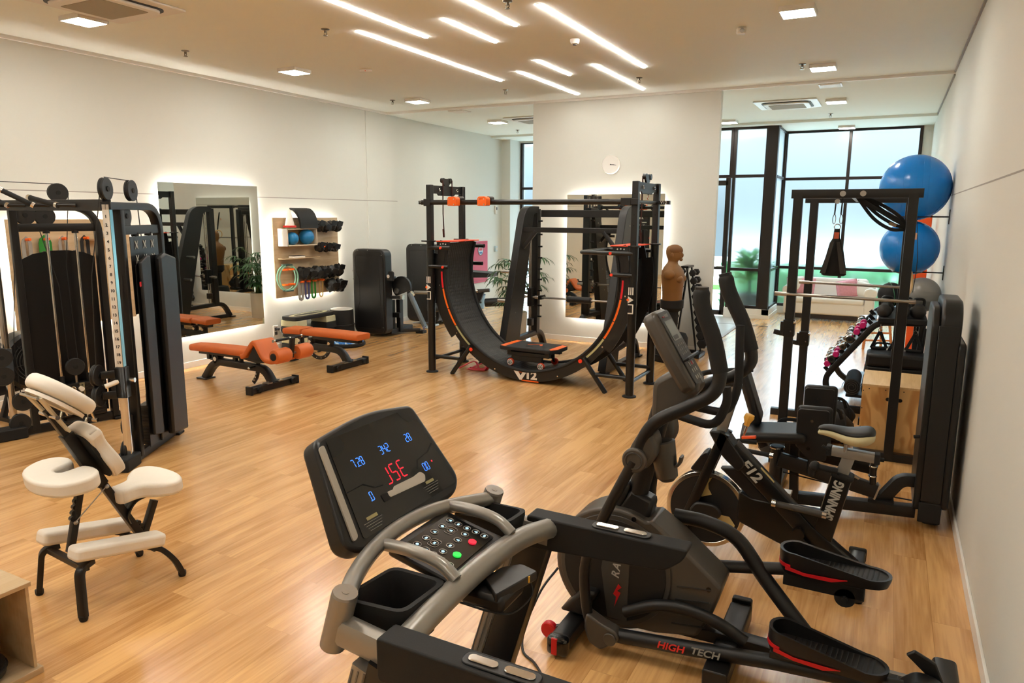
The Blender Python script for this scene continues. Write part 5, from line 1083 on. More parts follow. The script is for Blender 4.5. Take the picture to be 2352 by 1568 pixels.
for y, s in ((1.385, -1), (2.215, 1)):
    b = B(); b.cyl(tm(-1.225, y, 1.09), tm(-1.275, y, .925), .036); b.out('corner_post', m_silver, TM)
    b = B(); b.cyl(tm(-1.224, y, 1.09), tm(-1.222, y, 1.097), .036, .034); b.cyl(tm(-1.222, y, 1.097), tm(-1.2215, y, 1.0985), .01); b.out('post_cap', m_steel, TM)
    b = B(); b.bar([tm(-1.26, y, .985), tm(-1.0, y + s * .012, .965)], .055, .085, .02, V((0, 0, 1))); b.out('side_tube', m_silver, TM)
    # grips
    yy = 1.375 if s < 0 else 2.245
    b = B(); b.prism(rpoly([(-1.085 + .9, 1.03), (-.50 + .9, 1.025), (-.515 + .9, .985), (-.575 + .9, .935), (-1.085 + .9, .905)], [.012, .012, .02, .02, .02]), plane_M((0, yy - 1.81 + .04, 0), (1, 0, 0), (0, 0, 1)), .08); b.out('hand_rail_grip', m_rubber, TM, bevel=.016, seg=3, smooth=50)
    b = B(); b.prism(rrect(.21, .05, .02), Matrix.Translation(tm(-.74, yy, 1.0265)), .006); b.out('sensor_base', m_plastic, TM, bevel=.002)
    for x in (-.79, -.69):
        b = B(); b.prism(rrect(.082, .026, .012), Matrix.Translation(tm(x, yy, 1.032)), .005); b.out('pulse_sensor', m_chrome, TM, bevel=.002)
    # uprights
    b = B(); b.bar([tm(-1.06, yy, .93), tm(-1.235, yy, .34), tm(-1.30, yy, .12)], .07, .12, .006, V((1, 0, 0))); b.out('upright', m_plastic, TM)
    b = B(); b.bar([tm(-1.148, yy, .92), tm(-1.325, yy, .34), tm(-1.39, yy, .12)], .068, .05, .004, V((1, 0, 0))); b.out('upright_trim', m_silver, TM)
    for k in (-.02, .0, .02):
        b = B(); b.bar([tm(-1.15 + k, yy - .035, .91), tm(-1.327 + k, yy - .035, .34)], .004, .004, 0, V((1, 0, 0))); b.out('trim_rib', mat('trim_shade', (110, 105, 98), .5), TM)
    b = B(); b.bb(tm(-1.55, yy - .05, .02), tm(.62, yy + .05, .17)); b.out('side_rail', m_dgrey, TM, bevel=.015)
b = B(); b.bb(tm(-1.45, 1.43, .12), tm(.6, 2.19, .155)); b.out('belt', m_rubber, TM, bevel=.01)
b = B(); b.bb(tm(-1.62, 1.40, .03), tm(-1.30, 2.22, .20)); b.out('motor_hood', m_plastic, TM, bevel=.03)
# keypad
KM = plane_M(tm(-1.19, 1.83, 1.06), (0, 1, 0), (-.975, 0, .22)); KT = lambda u, v, w=0.0: KM @ Matrix.Translation((u, v, w))
b = B(); b.prism(rpoly([(-.155, .115), (.175, .12), (.18, -.125), (-.16, -.135)], .02), KT(0, 0, -.03), .025); b.out('console_deck', m_plastic, TM, bevel=.006)
b = B(); b.prism(rpoly([(-.108, .088), (.155, .09), (.15, -.098), (-.122, -.104)], .008), KT(0, 0, -.0045), .003); kp = b.out('keypad', m_scr, TM)
btn = [(.123, .062), (.123, .028), (.124, -.006), (.127, -.039), (.127, -.073), (.072, .060), (.024, .060), (-.026, .058), (-.076, .058), (.071, .026), (-.030, .023), (.087, -.021), (.040, -.022), (-.006, -.022), (-.050, -.023), (-.081, .023), (-.085, -.010), (-.090, -.044), (-.095, -.077)]
for k, (u, v) in enumerate(btn):
    b = B(); b.torus(KM @ V((u, v, 0)), KM.to_3x3() @ V((0, 0, 1)), .0125, .0012, 20, 5); b.out('button_ring', m_steel, kp)
    b = B(); q = .0055
    if k % 3 == 0: b.prism([(u - q, v - q), (u + q, v - q), (u, v + q)], KT(0, 0, -.001), .0012)
    elif k % 3 == 1: b.prism([(u - q, v - q * .6), (u + q, v - q * .6), (u + q, v + q * .6), (u - q, v + q * .6)], KT(0, 0, -.001), .0012)
    else: b.cyl(KM @ V((u, v, -.001)), KM @ V((u, v, .0005)), q, seg=10)
    b.out('button_icon', m_led_w, kp)
for u, v, m, nm in ((.065, -.063, mat('button_red', (225, 40, 60), .4, emit=.9, ecol=(.8, .02, .05)), 'red stop button'), (-.034, -.066, m_led_g, 'green start button')):
    b = B(); b.cyl(KM @ V((u, v, -.002)), KM @ V((u, v, .003)), .0135, seg=22); b.out('round_button', m, kp, label=nm)
for u, v in ((.071, .026), (-.030, .023)):
    b = B(); b.sweep([KM @ V((u + dx, v + dy, .0)) for dx, dy in rrect(.045, .034, .01, 3)], [(.0008, 0), (0, .0008), (-.0008, 0), (0, -.0008)], closed=True); b.out('button_frame', m_steel, kp)
# cup trays
def tray(y0, y1, x0, x1, zt, dep):
    b = B(); o_ = rpoly([(x0, y0), (x1, y0 + .02), (x1 + .01, y1), (x0 + .02, y1)], .035, 4); c = V(((x0 + x1) / 2, (y0 + y1) / 2, 0))
    def rg(k, z): return [TO * -1 + V((c.x + (p[0] - c.x) * k, c.y + (p[1] - c.y) * k, z)) for p in o_]
    b.rings([rg(.80, zt - dep), rg(.92, zt - dep * .5), rg(1.0, zt), rg(1.0, zt + .014), rg(.86, zt + .014), rg(.80, zt - .01), rg(.70, zt - dep * .92)]); return b.out('cup_tray', m_rubber, TM, smooth=45)
tray(1.415, 1.640, -1.275, -1.07, 1.035, .13); tray(2.035, 2.19, -1.30, -1.08, 1.045, .10)
b = B(); b.box(tm(-1.0, 1.80, .955), (.15, .15, .05)); b.out('stop_key_base', m_plastic, TM, bevel=.015)
b = B(); b.prism(rpoly([(-.105, -.045), (.09, -.05), (.095, .02), (.04, .055), (-.05, .05)], .012), Matrix.Translation(tm(-.965, 1.83, .968)) @ Euler((0, 0, 1.35)).to_matrix().to_4x4(), .028); b.out('stop_key_holder', m_plastic, TM, bevel=.006)
b = B(); b.box(tm(-.915, 1.885, .985), (.012, .05, .02), (0, 0, .2)); b.out('stop_key', mat('key_amber', (222, 168, 52), .5), TM, label='amber edge of the safety key')
b = B(); b.tube(smooth_path([tm(-1.07, 1.63, 1.0), tm(-1.03, 1.68, .965), tm(-.97, 1.73, .93), tm(-.93, 1.80, .90), tm(-.90, 1.87, .93), tm(-.915, 1.885, .975)], 6), .0035, 6); b.out('key_cord', m_cable, TM)
t = thing('red_clip', 'red plastic clip lying in the left cup tray of the treadmill', 'clip', (-1.15, 1.54, .928), .5); b = B(); b.bar([(-.05, 0, .012), (.04, .018, .03)], .022, .016, .003); b.bar([(-.05, 0, .012), (.04, -.022, .018)], .022, .016, .003); b.out('jaw', mat('clip_red', (200, 20, 40), .4), t, loose=True); b = B(); b.cyl((-.01, -.01, .014), (-.01, .01, .014), .005); b.out('pivot', m_steel, t)

# ------------------------------------------------------------------ elliptical trainer
EL = thing('elliptical_trainer', 'dark grey elliptical trainer with black swing arms and red trimmed pedals', 'elliptical trainer', (-.6, 3.28, 0)); EO = V((-.6, 3.28, 0))
def el(x, y, z): return V((x, y, z)) - EO
def side(poly, y0, y1, name, m, bevel=.0, parent=None, seg=3, r=0, label=None):
    b = B(); b.prism(rpoly(poly, r) if r else poly, plane_M(V((0, y1, 0)) - EO, (1, 0, 0), (0, 0, 1)), y1 - y0); return b.out(name, m, parent or EL, bevel=bevel, seg=seg, smooth=45, label=label)
m_shell = mat('shell_grey', (78, 73, 67), .38, .35, bump=.05, bscale=1200, var=.05)
cx, cz, cr = -1.075, .375, .315
disc = [(cx + cr * math.cos(math.radians(a)), cz + cr * math.sin(math.radians(a))) for a in range(62, 300, 8)]
tail = [(-.86, .09), (-.66, .13), (-.60, .24), (-.555, .40), (-.60, .44), (-.78, .585), (-.90, .665)]
side(disc + tail, 3.175, 3.385, 'flywheel_shell', m_shell, .022)
for y, s in ((3.172, -1), (3.388, 1)):
    b = B(); b.cyl(el(cx, y, cz), el(cx, y + s * .006, cz), .285, seg=56); b.out('disc_ring', m_dgrey, EL, bevel=.003)
    b = B(); b.cyl(el(cx, y + s * .005, cz), el(cx, y + s * .009, cz), .262, seg=56); b.out('flywheel_disc', mat('matte_black', (10, 10, 10), .55), EL, bevel=.002)
    if s < 0:
        b = B(); b.prism([(-.045, -.255), (.055, -.255), (.06, .12), (-.0, .22), (-.055, .20), (-.085, 0)], plane_M(el(cx + .02, y - .009, cz), (1, 0, 0), (0, 0, 1)), .0015); b.out('name_strip', m_dgrey, EL)
        b = B(); b.text('RAISE', .055, plane_M(el(cx + .02, y - .0115, cz + .045), (.12, 0, 1), (-1, 0, .12)), .001, .001, 1.0, .25, 1.25); b.out('lettering', m_print, EL, label='pale lettering up the disc')
        b = B(); b.prism([(.005, .05), (.022, .035), (.0, .012), (.018, .006), (-.012, -.075), (-.004, -.02), (-.02, -.008)], plane_M(el(cx + .022, y - .011, cz - .115), (1, 0, 0), (0, 0, 1)), .0012); b.out('bolt_mark', m_red, EL, label='red lightning mark')
for k in range(4):
    z = .18 + k * .065; b = B(); b.box(el(-.70 + .006 * k, 3.172, z), (.16, .006, .006), (0, -.12, 0)); b.out('shell_rib', mat('shell_dark', (44, 41, 38), .5), EL)
for x, z in ((-.615, .385), (-.985, .655)):
    b = B(); b.cyl(el(x, 3.178, z), el(x, 3.172, z), .012, seg=12); b.out('screw_hole', m_scr, EL)
b = B(); b.box(el(-.99, 3.28, .70), (.17, .13, .13), (0, .35, 0), taper=.75); b.out('mast_boot', m_plastic, EL, bevel=.02)
b = B(); b.tube([el(-1.03, 3.28, .63), el(-.915, 3.28, 1.13), el(-.87, 3.28, 1.30)], .05, 16); b.out('mast', m_black, EL)
b = B(); b.box(el(-1.07, 3.28, .74), (.05, .12, .15), (0, .3, 0)); b.out('mast_cover', m_plastic, EL, bevel=.015)
# console
CMx = plane_M(el(-.815, 3.275, 1.505), (0, 1, 0), (-.525, 0, .85)); CT_ = lambda u, v, w=0.0: CMx @ Matrix.Translation((u, v, w))
b = B(); b.prism(rpoly([(-.10, -.20), (.10, -.20), (.12, .0), (.095, .20), (-.095, .20), (-.12, .0)], [.03, .03, .2, .04, .04, .2], 5), CT_(0, 0, -.085), .075); b.out('console_shell', m_shell, EL, bevel=.022, seg=3)
b = B(); b.prism(rrect(.16, .37, .02), CT_(0, 0, -.010), .006); b.out('console_face', m_dgrey, EL, bevel=.003)
b = B(); b.prism(rrect(.115, .10, .004), CT_(0, .085, -.003), .002); b.out('lcd', mat('lcd_grey', (150, 154, 150), .12), EL)
b = B(); b.prism(rpoly([(-.057, .04), (-.02, .075), (-.0, .045), (.05, .06), (.057, .038), (.02, .036)], .002), CT_(0, 0, -.0008), .0004) if 0 else b.prism(rrect(.07, .02, .003), CT_(-.015, .05, -.0008), .0005); b.out('lcd_readout', m_dgrey, EL)
b = B(); b.text('RAISE', .022, CT_(.01, .158, -.003), .001); b.out('lettering', m_print, EL); b = B(); b.box(CMx @ V((-.045, .158, -.003)), (.012, .016, .002)); b.out('logo_mark', m_red, EL)
for r_ in range(3):
    for c_ in range(4):
        b = B(); b.prism([(-.008, -.006), (.008, -.006), (0, .008)], CT_(-.042 + c_ * .028, .012 - r_ * .022, -.004), .0016); b.out('key', mat('key_grey', (120, 118, 112), .5), EL)
b = B(); b.box(CMx @ V((0, -.062, .012)), (.03, .2, .014), (0, -.55, 0)); b.out('tablet_ledge', m_plastic, EL, bevel=.004)
for r_ in range(3):
    for c_ in range(3):
        b = B(); b.prism(rrect(.011, .02, .002), CT_(-.03 + c_ * .03, -.088 - r_ * .034, -.004), .0016); b.out('key', m_print, EL)
b = B(); b.prism(rrect(.012, .018, .002), CT_(.005, -.088, -.0025), .0016); b.out('red_key', m_red, EL)
b = B(); b.prism(rrect(.04, .03, .003), CT_(.03, -.178, -.004), .0012); b.out('sensor_window', m_scr, EL)
side([(-.93, 1.34), (-.80, 1.42), (-.70, 1.33), (-.84, 1.14), (-.93, 1.14)], 3.20, 3.35, 'console_neck', m_shell, .025, r=.04)
# pivots, cup holder
for y0, y1 in ((3.07, 3.19), (3.37, 3.49)):
    side([(-1.0, .93), (-.90, .95), (-.855, 1.04), (-.88, 1.13), (-.95, 1.12), (-1.0, 1.02)], y0, y1, 'pivot_shroud', m_shell, .02, r=.04)
b = B(); b.cyl(el(-.955, 3.07, .995), el(-.955, 3.04, .995), .058, seg=28); b.out('pivot_cap', m_shell, EL, bevel=.008); b = B(); b.torus(el(-.955, 3.039, .995), (0, 1, 0), .038, .004, 28, 6); b.out('cap_ring', m_dgrey, EL)
b = B(); b.tube([el(-.955, 3.07, .995), el(-.955, 3.49, .995)], .02); b.out('pivot_axle', m_black2, EL)
b = B(); b.lathe(el(-.835, 3.2, .87), el(-.875, 3.2, 1.07), [(0, .03), (.02, .05), (.19, .062), (.195, .050), (.05, .04)], 24); b.out('cup_holder', m_shell, EL); b = B(); b.bar(smooth_path([el(-.81, 3.2, .95), el(-.785, 3.2, .96), el(-.775, 3.2, 1.0)], 4), .05, .012, .003); b.out('cup_hook', m_shell, EL)
# swing arms
def swing(y, s, up, low, nm):
    b = B(); b.tube(smooth_path(up, 6), .030, 12); a = b.out('swing_arm', m_black, EL, label=nm)
    k = len(up); g_ = smooth_path(up[-4:], 6); n_ = len(g_); b = B(); b.tube(g_, .036, 14, radii=[.036 * (1 if i < n_ - 2 else .85 if i == n_ - 2 else .4) for i in range(n_)]); b.out('foam_grip', m_rubber, a)
    b = B(); b.tube(smooth_path(low, 6), .026, 12); b.out('lower_arm', m_black, EL)
swing(3.08, -1, [el(-.955, 3.09, .98), el(-.93, 3.09, 1.09), el(-.86, 3.08, 1.19), el(-.73, 3.08, 1.27), el(-.625, 3.08, 1.345), el(-.60, 3.08, 1.44), el(-.635, 3.08, 1.58), el(-.69, 3.08, 1.72), el(-.695, 3.08, 1.80)], [el(-.96, 3.06, .99), el(-1.09, 3.05, .70), el(-1.175, 3.04, .45), el(-1.17, 3.04, .25), el(-1.14, 3.04, .12)], 'near black swing arm')
swing(3.50, 1, [el(-.955, 3.47, .98), el(-.90, 3.48, 1.13), el(-.76, 3.5, 1.27), el(-.62, 3.5, 1.335), el(-.55, 3.5, 1.40), el(-.545, 3.5, 1.47), el(-.59, 3.5, 1.60), el(-.66, 3.5, 1.74), el(-.685, 3.5, 1.83)], [el(-.96, 3.50, .99), el(-1.0, 3.51, .70), el(-.98, 3.51, .45)], 'far black swing arm')
# fixed handle bars
for s, y in ((-1, 3.19), (1, 3.38)):
    b = B(); b.tube(fillet([el(-.86, 3.28, 1.20), el(-.82, y, 1.20), el(-.62, y + s * .03, 1.17), el(-.575, y + s * .03, 1.30), el(-.585, y + s * .03, 1.60 if s > 0 else 1.36)], .07, 6), .02, 12); b.out('fixed_handle', m_rubber, EL)
# frame, links and pedals
b = B(); b.bar([el(-1.255, 2.93, .065), el(-1.255, 3.63, .065)], .10, .085, .02); b.out('front_stabilizer', m_plastic, EL, bevel=.006)
for y, s in ((2.93, -1), (3.63, 1)):
    b = B(); b.at(el(-1.255, y + s * .02, .062)).box((0, 0, 0), (.108, .06, .095)); b.out('end_cap', m_scr, EL, bevel=.02, seg=3)
    b = B(); b.box(el(-1.265, y + s * .047, .065), (.03, .012, .085)); b.out('reflector', m_red, EL, bevel=.003, label='red end stripe')
b = B(); b.cyl(el(-1.36, 3.02, .045), el(-1.36, 3.055, .045), .042, seg=20); b.out('transport_wheel', m_red, EL, bevel=.006, label='red transport wheel'); b = B(); b.bar([el(-1.36, 3.04, .045), el(-1.27, 3.06, .07)], .03, .03); b.out('wheel_fork', m_plastic, EL)
side([(-1.34, .12), (-1.20, .12), (-1.14, .26), (-1.22, .26)], 3.10, 3.46, 'stabilizer_saddle', m_plastic, .02)
b = B(); b.bar([el(-.53, 2.97, .07), el(-.53, 3.62, .07)], .11, .085, .01); b.bar([el(-.53, 3.62, .085), el(-.53, 3.66, .085)], .10, .10, .01); b.out('middle_stabilizer', m_plastic, EL, bevel=.006)
b = B(); b.bar([el(-1.2, 3.28, .10), el(-.53, 3.28, .11), el(.34, 3.28, .08)], .08, .06, .006); b.out('ground_beam', m_black, EL)
b = B(); b.bar([el(.38, 2.99, .065), el(.38, 3.58, .065)], .10, .085, .02); b.out('rear_stabilizer', m_plastic, EL, bevel=.006)
b = B(); b.tube(smooth_path([el(-.85, 3.42, .61), el(-.69, 3.43, .60), el(-.54, 3.43, .545), el(-.40, 3.41, .385), el(-.20, 3.34, .20), el(-.10, 3.30, .11)], 6), .036, 14); b.out('guide_tube', m_black, EL)
b = B(); b.tube([el(-.62, 3.40, .40), el(-.25, 3.46, .445)], .030, 14); b.out('pedal_link', m_black, EL)
b = B(); b.tube(smooth_path([el(-1.0, 3.13, .19), el(-.85, 3.13, .265), el(-.70, 3.13, .285), el(-.55, 3.13, .255), el(-.43, 3.13, .20)], 6), .028, 12); b.out('crank_tube', m_black, EL)
b = B(); b.tube([el(-1.08, 3.05, .10), el(-.64, 3.07, .135), el(-.30, 3.09, .165), el(.20, 3.10, .195)], .034, 14); lk = b.out('pedal_link', m_black, EL)
b = B(); b.text('HIGH', .042, plane_M(el(-.745, 3.028, .135), (1, -.04, .075), (-.075, .3, 1)), .001, .001, 1.25, .2); b.out('lettering', mat('letter_red', (196, 40, 30), .5), lk, label='red lettering HIGH')
b = B(); b.text('TECH', .042, plane_M(el(-.59, 3.034, .147), (1, -.04, .075), (-.075, .3, 1)), .001, .001, 1.25, .2); b.out('lettering', mat('letter_grey', (130, 126, 118), .5), lk, label='grey lettering TECH')
side([(-1.165, .13), (-1.155, .205), (-1.08, .17), (-1.00, .145), (-.985, .10), (-1.03, .065), (-1.08, .03), (-1.14, .055)], 3.005, 3.075, 'link_joint', m_shell, .012, r=.02)
b = B(); b.cyl(el(-1.03, 3.005, .105), el(-1.03, 2.995, .105), .032, seg=22); b.out('joint_cap', m_shell, EL, bevel=.003)
def pedal(x0, x1, yc, z, tilt, w=.165):
    L = x1 - x0; M = Matrix.Translation(el(x0, yc, z)) @ Euler((0, tilt, 0)).to_matrix().to_4x4()
    def outline(k=1.0, grow=0.0):
        p = []; hw = w / 2
        for a in range(90, 271, 15): p.append((.075 + (.075 + grow) * math.cos(math.radians(a)), (hw + grow) * math.sin(math.radians(a))))
        for a in range(-90, 91, 15): p.append((L - .09 + (.09 + grow) * math.cos(math.radians(a)), (hw * .97 + grow) * math.sin(math.radians(a))))
        return p
    def rimz(x): return .075 if x < .12 else .012 + .063 * max(0, 1 - (x - .12) / .24)
    o0, o1, o2 = outline(1, -.012), outline(), outline(1, -.014)
    b = B(); b.rings([[M @ V((x, y, -.035)) for x, y in o0], [M @ V((x, y, 0)) for x, y in o1], [M @ V((x, y, rimz(x))) for x, y in o1], [M @ V((x, y, rimz(x) - .002)) for x, y in o2], [M @ V((x, y, .004)) for x, y in o2]]); p = b.out('pedal', m_plastic, EL, smooth=50)
    b = B()
    for k in range(16):
        x = .10 + k * .021; b.prism([(x, -w * .36), (x + .006, -w * .36), (x + .016, w * .36), (x + .010, w * .36)], M @ Matrix.Translation((0, 0, .0035)), .003)
    b.out('tread', m_rubber, p)
    for s in (-1, 1):
        b = B(); y = s * (w / 2 + .0005); b.prism([(.035, -.005), (.12, -.022), (.235, -.026), (.30, -.006), (.235, -.008), (.12, -.008), (.035, .012)], M @ plane_M((0, y, 0), (1, 0, 0), (0, 0, 1)), .004 * -s if s > 0 else .004); b.out('red_trim', m_red, p, label='red side trim')
    b = B(); o_ = [(x, y) for x, y in outline(1, .002) if x < .06]; b.rings([[M @ V((x, y, .0)) for x, y in o_] + [M @ V((x * .98 + .004, y * .98, .0)) for x, y in o_[::-1]], [M @ V((x, y, .018)) for x, y in o_] + [M @ V((x * .98 + .004, y * .98, .018)) for x, y in o_[::-1]]]); b.out('red_trim', m_red, p, label='red toe trim')
    return p
pedal(-.335, .145, 3.11, .262, .035); pedal(-.345, .135, 3.46, .475, -.03)
b = B(); b.bb(el(-.32, 3.42, .37), el(.03, 3.50, .435)); b.out('pedal_bracket', m_black, EL, bevel=.004)
b = B(); b.bb(el(-.32, 3.07, .16), el(.18, 3.15, .222)); b.out('pedal_bracket', m_black, EL, bevel=.004)
b = B(); b.cyl(el(-.05, 3.42, .37), el(-.05, 3.50, .37), .045, seg=18); b.cyl(el(-.05, 3.40, .37), el(-.05, 3.52, .37), .012); b.out('track_roller', m_rubber, EL)
side([(.17, .20), (.24, .265), (.33, .25), (.40, .13), (.40, .05), (.17, .05)], 3.05, 3.16, 'rear_hood', m_plastic, .02, r=.03)
side([(.20, .31), (.23, .335), (.31, .30), (.40, .10), (.36, .09), (.27, .25)], 3.165, 3.185, 'rear_fin', m_plastic, .006)
b = B(); b.bar([el(-.30, 3.22, .10), el(.30, 3.22, .10)], .03, .03, .004); b.bar([el(-.30, 3.34, .10), el(.30, 3.34, .10)], .03, .03, .004); b.out('track_rail', m_steel, EL, loose=True)
# power cord
b = B(); b.tube(smooth_path([(-1.385, 3.19, .30), (-1.44, 3.10, .20), (-1.47, 2.98, .05), (-1.42, 2.86, .008), (-1.33, 2.80, .008), (-1.25, 2.72, .008), (-1.18, 2.60, .008), (-1.10, 2.45, .008)], 7), .006, 8); tag(b.out('cord', m_cable, None), 'thin black cord on the floor beside the elliptical trainer front foot', 'cord')

# ------------------------------------------------------------------ spin bike
SB = thing('spin_bike', 'black exercise bike with cream saddle, chrome rimmed flywheel and the word SPINNING', 'exercise bike', (-.45, 4.40, 0)); EO_ = EO; EO = V((-.45, 4.40, 0))
YB_ = 4.40
def sb(x, y, z): return V((x, YB_ + y, z)) - EO
b = B(); b.sweep([sb(-.897 + .232 * math.cos(k * pi / 28), 0, .275 + .232 * math.sin(k * pi / 28)) for k in range(56)], [(.014, .03), (-.014, .03), (-.014, -.03), (.014, -.03)], closed=True, up=UY); b.out('flywheel_rim', m_chrome, SB, bevel=.004)
b = B(); b.cyl(sb(-.897, -.026, .275), sb(-.897, .026, .275), .222, seg=56); b.out('flywheel', mat('matte_black', (10, 10, 10), .55), SB)
m_tan = mat('tan_print', (186, 166, 112), .5, var=.05)
FM = plane_M(sb(-.897, -.027, .275), (1, 0, 0), (0, 0, 1))
for k in range(3):
    a = k * 2 * pi / 3 + .55; R2 = Matrix.Rotation(a, 4, 'Z'); b = B(); b.prism([(.02, .08), (.025, .15), (.075, .185), (.14, .165), (.10, .14), (.085, .11), (.085, .07)], FM @ R2, .002); b.out('swoosh', m_tan, SB)
side2 = lambda poly, y0, y1, nm, m, bv=.01, r=0, lab=None: side(poly, YB_ + y0, YB_ + y1, nm, m, bv, SB, 2, r, lab)
for s in (-1, 1):
    b = B(); b.bar([sb(-.80, s * .05, .79), sb(-1.03, s * .05, .15)], .03, .06, .006, V((1, 0, 0))); b.out('fork_leg', m_black2, SB)
side2([(-.96, .22), (-.84, .22), (-.79, .26), (-.79, .30), (-.83, .335), (-.95, .335), (-.99, .27)], -.085, -.05, 'hub_cover', m_plastic, .012, .03)
b = B(); b.bar([sb(-1.02, -.26, .045), sb(-1.02, .26, .045)], .08, .07, .012); b.out('front_foot', m_black2, SB); b = B(); b.bar([sb(-.02, -.25, .045), sb(-.02, .25, .045)], .09, .07, .012); b.out('rear_foot', m_black2, SB)
for y in (-.27, .27):
    for x in (-1.02, -.02): b = B(); b.box(sb(x, y, .045), (.1, .04, .085)); b.out('foot_cap', m_rubber, SB, bevel=.012)
b = B(); b.bar([sb(-1.02, 0, .05), sb(-1.03, 0, .15)], .1, .06, .006, V((1, 0, 0))); b.out('front_foot_bracket', m_black2, SB)
b = B(); b.bar([sb(-.76, 0, .70), sb(-.30, 0, .26), sb(-.04, 0, .07)], .10, .10, .012, V((1, 0, 0))); db = b.out('main_beam', m_black2, SB)
dM = lambda x, z, off=-.052: plane_M(sb(x, off, z), (.72, 0, -.69), (.69, 0, .72))
b = B(); b.text('F12', .085, dM(-.632, .578), .002, .003, 1.15, .1); b.out('lettering', m_print, SB, label='pale lettering F12')
b = B(); b.bar([sb(-.58, -.02, .60), sb(-.50, -.02, .523)], .02, .004, 0, V((1, 0, 1))); b.out('side_stripe', m_tan, SB)
b = B(); b.bar([sb(-.245, 0, .08), sb(-.135, 0, .625)], .085, .11, .012, V((1, 0, 0))); b.out('seat_tube', m_black2, SB)
b = B(); b.text('SPINNING', .074, plane_M(sb(-.166, -.045, .478), (.2, 0, .98), (-.98, 0, .2)), .002, .003, .72, .15); b.out('lettering', m_print, SB, label='pale lettering SPINNING')
b = B(); b.at(sb(-.134, 0, .628), (0, .2, 0)).box((0, 0, 0), (.125, .105, .03)); b.out('tube_collar', m_rubber, SB, bevel=.01)
b = B(); b.bar([sb(-.14, 0, .62), sb(-.105, 0, .76)], .05, .065, .004, V((1, 0, 0))); b.out('seat_post', m_silver, SB)
b = B(); b.bar([sb(-.21, 0, .765), sb(.03, 0, .755)], .06, .05, .004); b.out('seat_slider', m_silver, SB); 
for x, z in ((-.215, .765), (.035, .755)):
    b = B(); b.box(sb(x, 0, z), (.03, .068, .06)); b.out('slider_cap', m_rubber, SB, bevel=.006)
b = B(); b.tube([sb(.04, 0, .75), sb(.07, 0, .75)], .012); b.tube([sb(-.215, -.05, .78), sb(-.25, -.05, .80)], .008); b.tube([sb(-.16, -.05, .66), sb(-.27, -.06, .675)], .018); b.ball(sb(-.28, -.06, .675), .03, 12, 8); b.out('seat_knob', m_rubber, SB, loose=True)
def saddle(k, zs, z0):
    st = ((-.285, .03, .0, .02), (-.26, .042, .012, .04), (-.20, .055, .012, .055), (-.13, .085, -.005, .075), (-.07, .115, .0, .095), (-.02, .115, .015, .09), (.005, .08, .015, .06), (.018, .03, .01, .03)); rs = []
    for x, hw, zt, th in st:
        r = []
        for j in range(16):
            a = 2 * pi * j / 16; c, s_ = math.cos(a), math.sin(a); r.append(sb(x, hw * c * k, .865 + zt + (th * .38 * s_ if s_ > 0 else th * .62 * s_) * zs + z0))
        rs.append(r)
    return rs
b = B(); b.rings(saddle(1, 1, 0)); b.out('saddle', mat('saddle_cream', (196, 186, 146), .5, var=.04), SB, smooth=80, sub=1)
b = B(); b.rings(saddle(.86, .8, .024)); b.out('saddle_top', m_vinyl, SB, smooth=80, sub=1, label='black top of the saddle')
b = B(); b.tube([sb(-.13, -.03, .82), sb(-.13, -.03, .775)], .01); b.tube([sb(-.13, .03, .82), sb(-.13, .03, .775)], .01); b.out('saddle_clamp', m_steel, SB, loose=True)
side2([(-.70, .44), (-.62, .40), (-.16, .39), (-.20, .16), (-.30, .10), (-.46, .15), (-.70, .24)], -.035, .035, 'chain_case', m_black2, .015, .03)
b = B(); b.tube([sb(-.50, -.05, .405), sb(-.20, -.05, .385)], .02, 14); b.out('bottle_bar', m_dgrey, SB)
for x, z in ((-.49, .404), (-.21, .386)):
    b = B(); b.cyl(sb(x - .012, -.05, z), sb(x + .012, -.05, z - .001), .024); b.out('bar_collar', m_chrome, SB)
side2([(-.90, .80), (-.80, .80), (-.66, .62), (-.70, .56), (-.80, .64), (-.84, .70)], -.065, .065, 'head_cover', m_plastic, .02, .03)
side2([(-.90, .66), (-.93, .64), (-1.0, .53), (-.92, .525), (-.86, .60)], -.06, .06, 'brake_shield', m_plastic, .012, .02)
side2([(-.82, .56), (-.70, .58), (-.48, .36), (-.56, .34)], -.03, .03, 'frame_gusset', m_plastic, .008)
b = B(); b.bar([sb(-.83, 0, .78), sb(-.75, 0, 1.10)], .05, .06, .004, V((1, 0, 0))); b.out('handle_post', m_silver, SB)
b = B(); b.tube(fillet([sb(-.70, -.22, 1.15), sb(-1.0, -.22, 1.10), sb(-1.0, .22, 1.10), sb(-.70, .22, 1.15)], .08, 6), .017, 12); b.tube([sb(-.78, -.22, 1.125), sb(-.78, .22, 1.125)], .017, 12); b.tube(fillet([sb(-1.0, -.07, 1.10), sb(-1.14, -.07, 1.16), sb(-1.14, .07, 1.16), sb(-1.0, .07, 1.10)], .05), .016, 12); b.out('handle_bar', m_rubber, SB, loose=True)
b = B(); b.cyl(sb(-.70, 0, .77), sb(-.675, 0, .86), .009); b.out('resistance_rod', m_chrome, SB); b = B(); b.lathe(sb(-.683, 0, .845), sb(-.665, 0, .92), [(0, .018), (.02, .02), (.05, .034), (.07, .03), (.075, .015)], 6); b.out('resistance_knob', mat('knob_yellow', (226, 172, 72), .45), SB, label='yellow resistance knob')
b = B(); b.bar([sb(-.70, -.03, .775), sb(-.62, -.03, .79)], .03, .016, .005); b.out('brake_lever', mat('lever_orange', (232, 84, 34), .4), SB, label='orange lever')
b = B(); b.bar([sb(-.34, -.075, .25), sb(-.235, -.08, .10)], .025, .035, .008, V((1, 0, 1))); b.cyl(sb(-.34, .0, .25), sb(-.34, -.09, .25), .035); b.out('crank_arm', m_black2, SB)
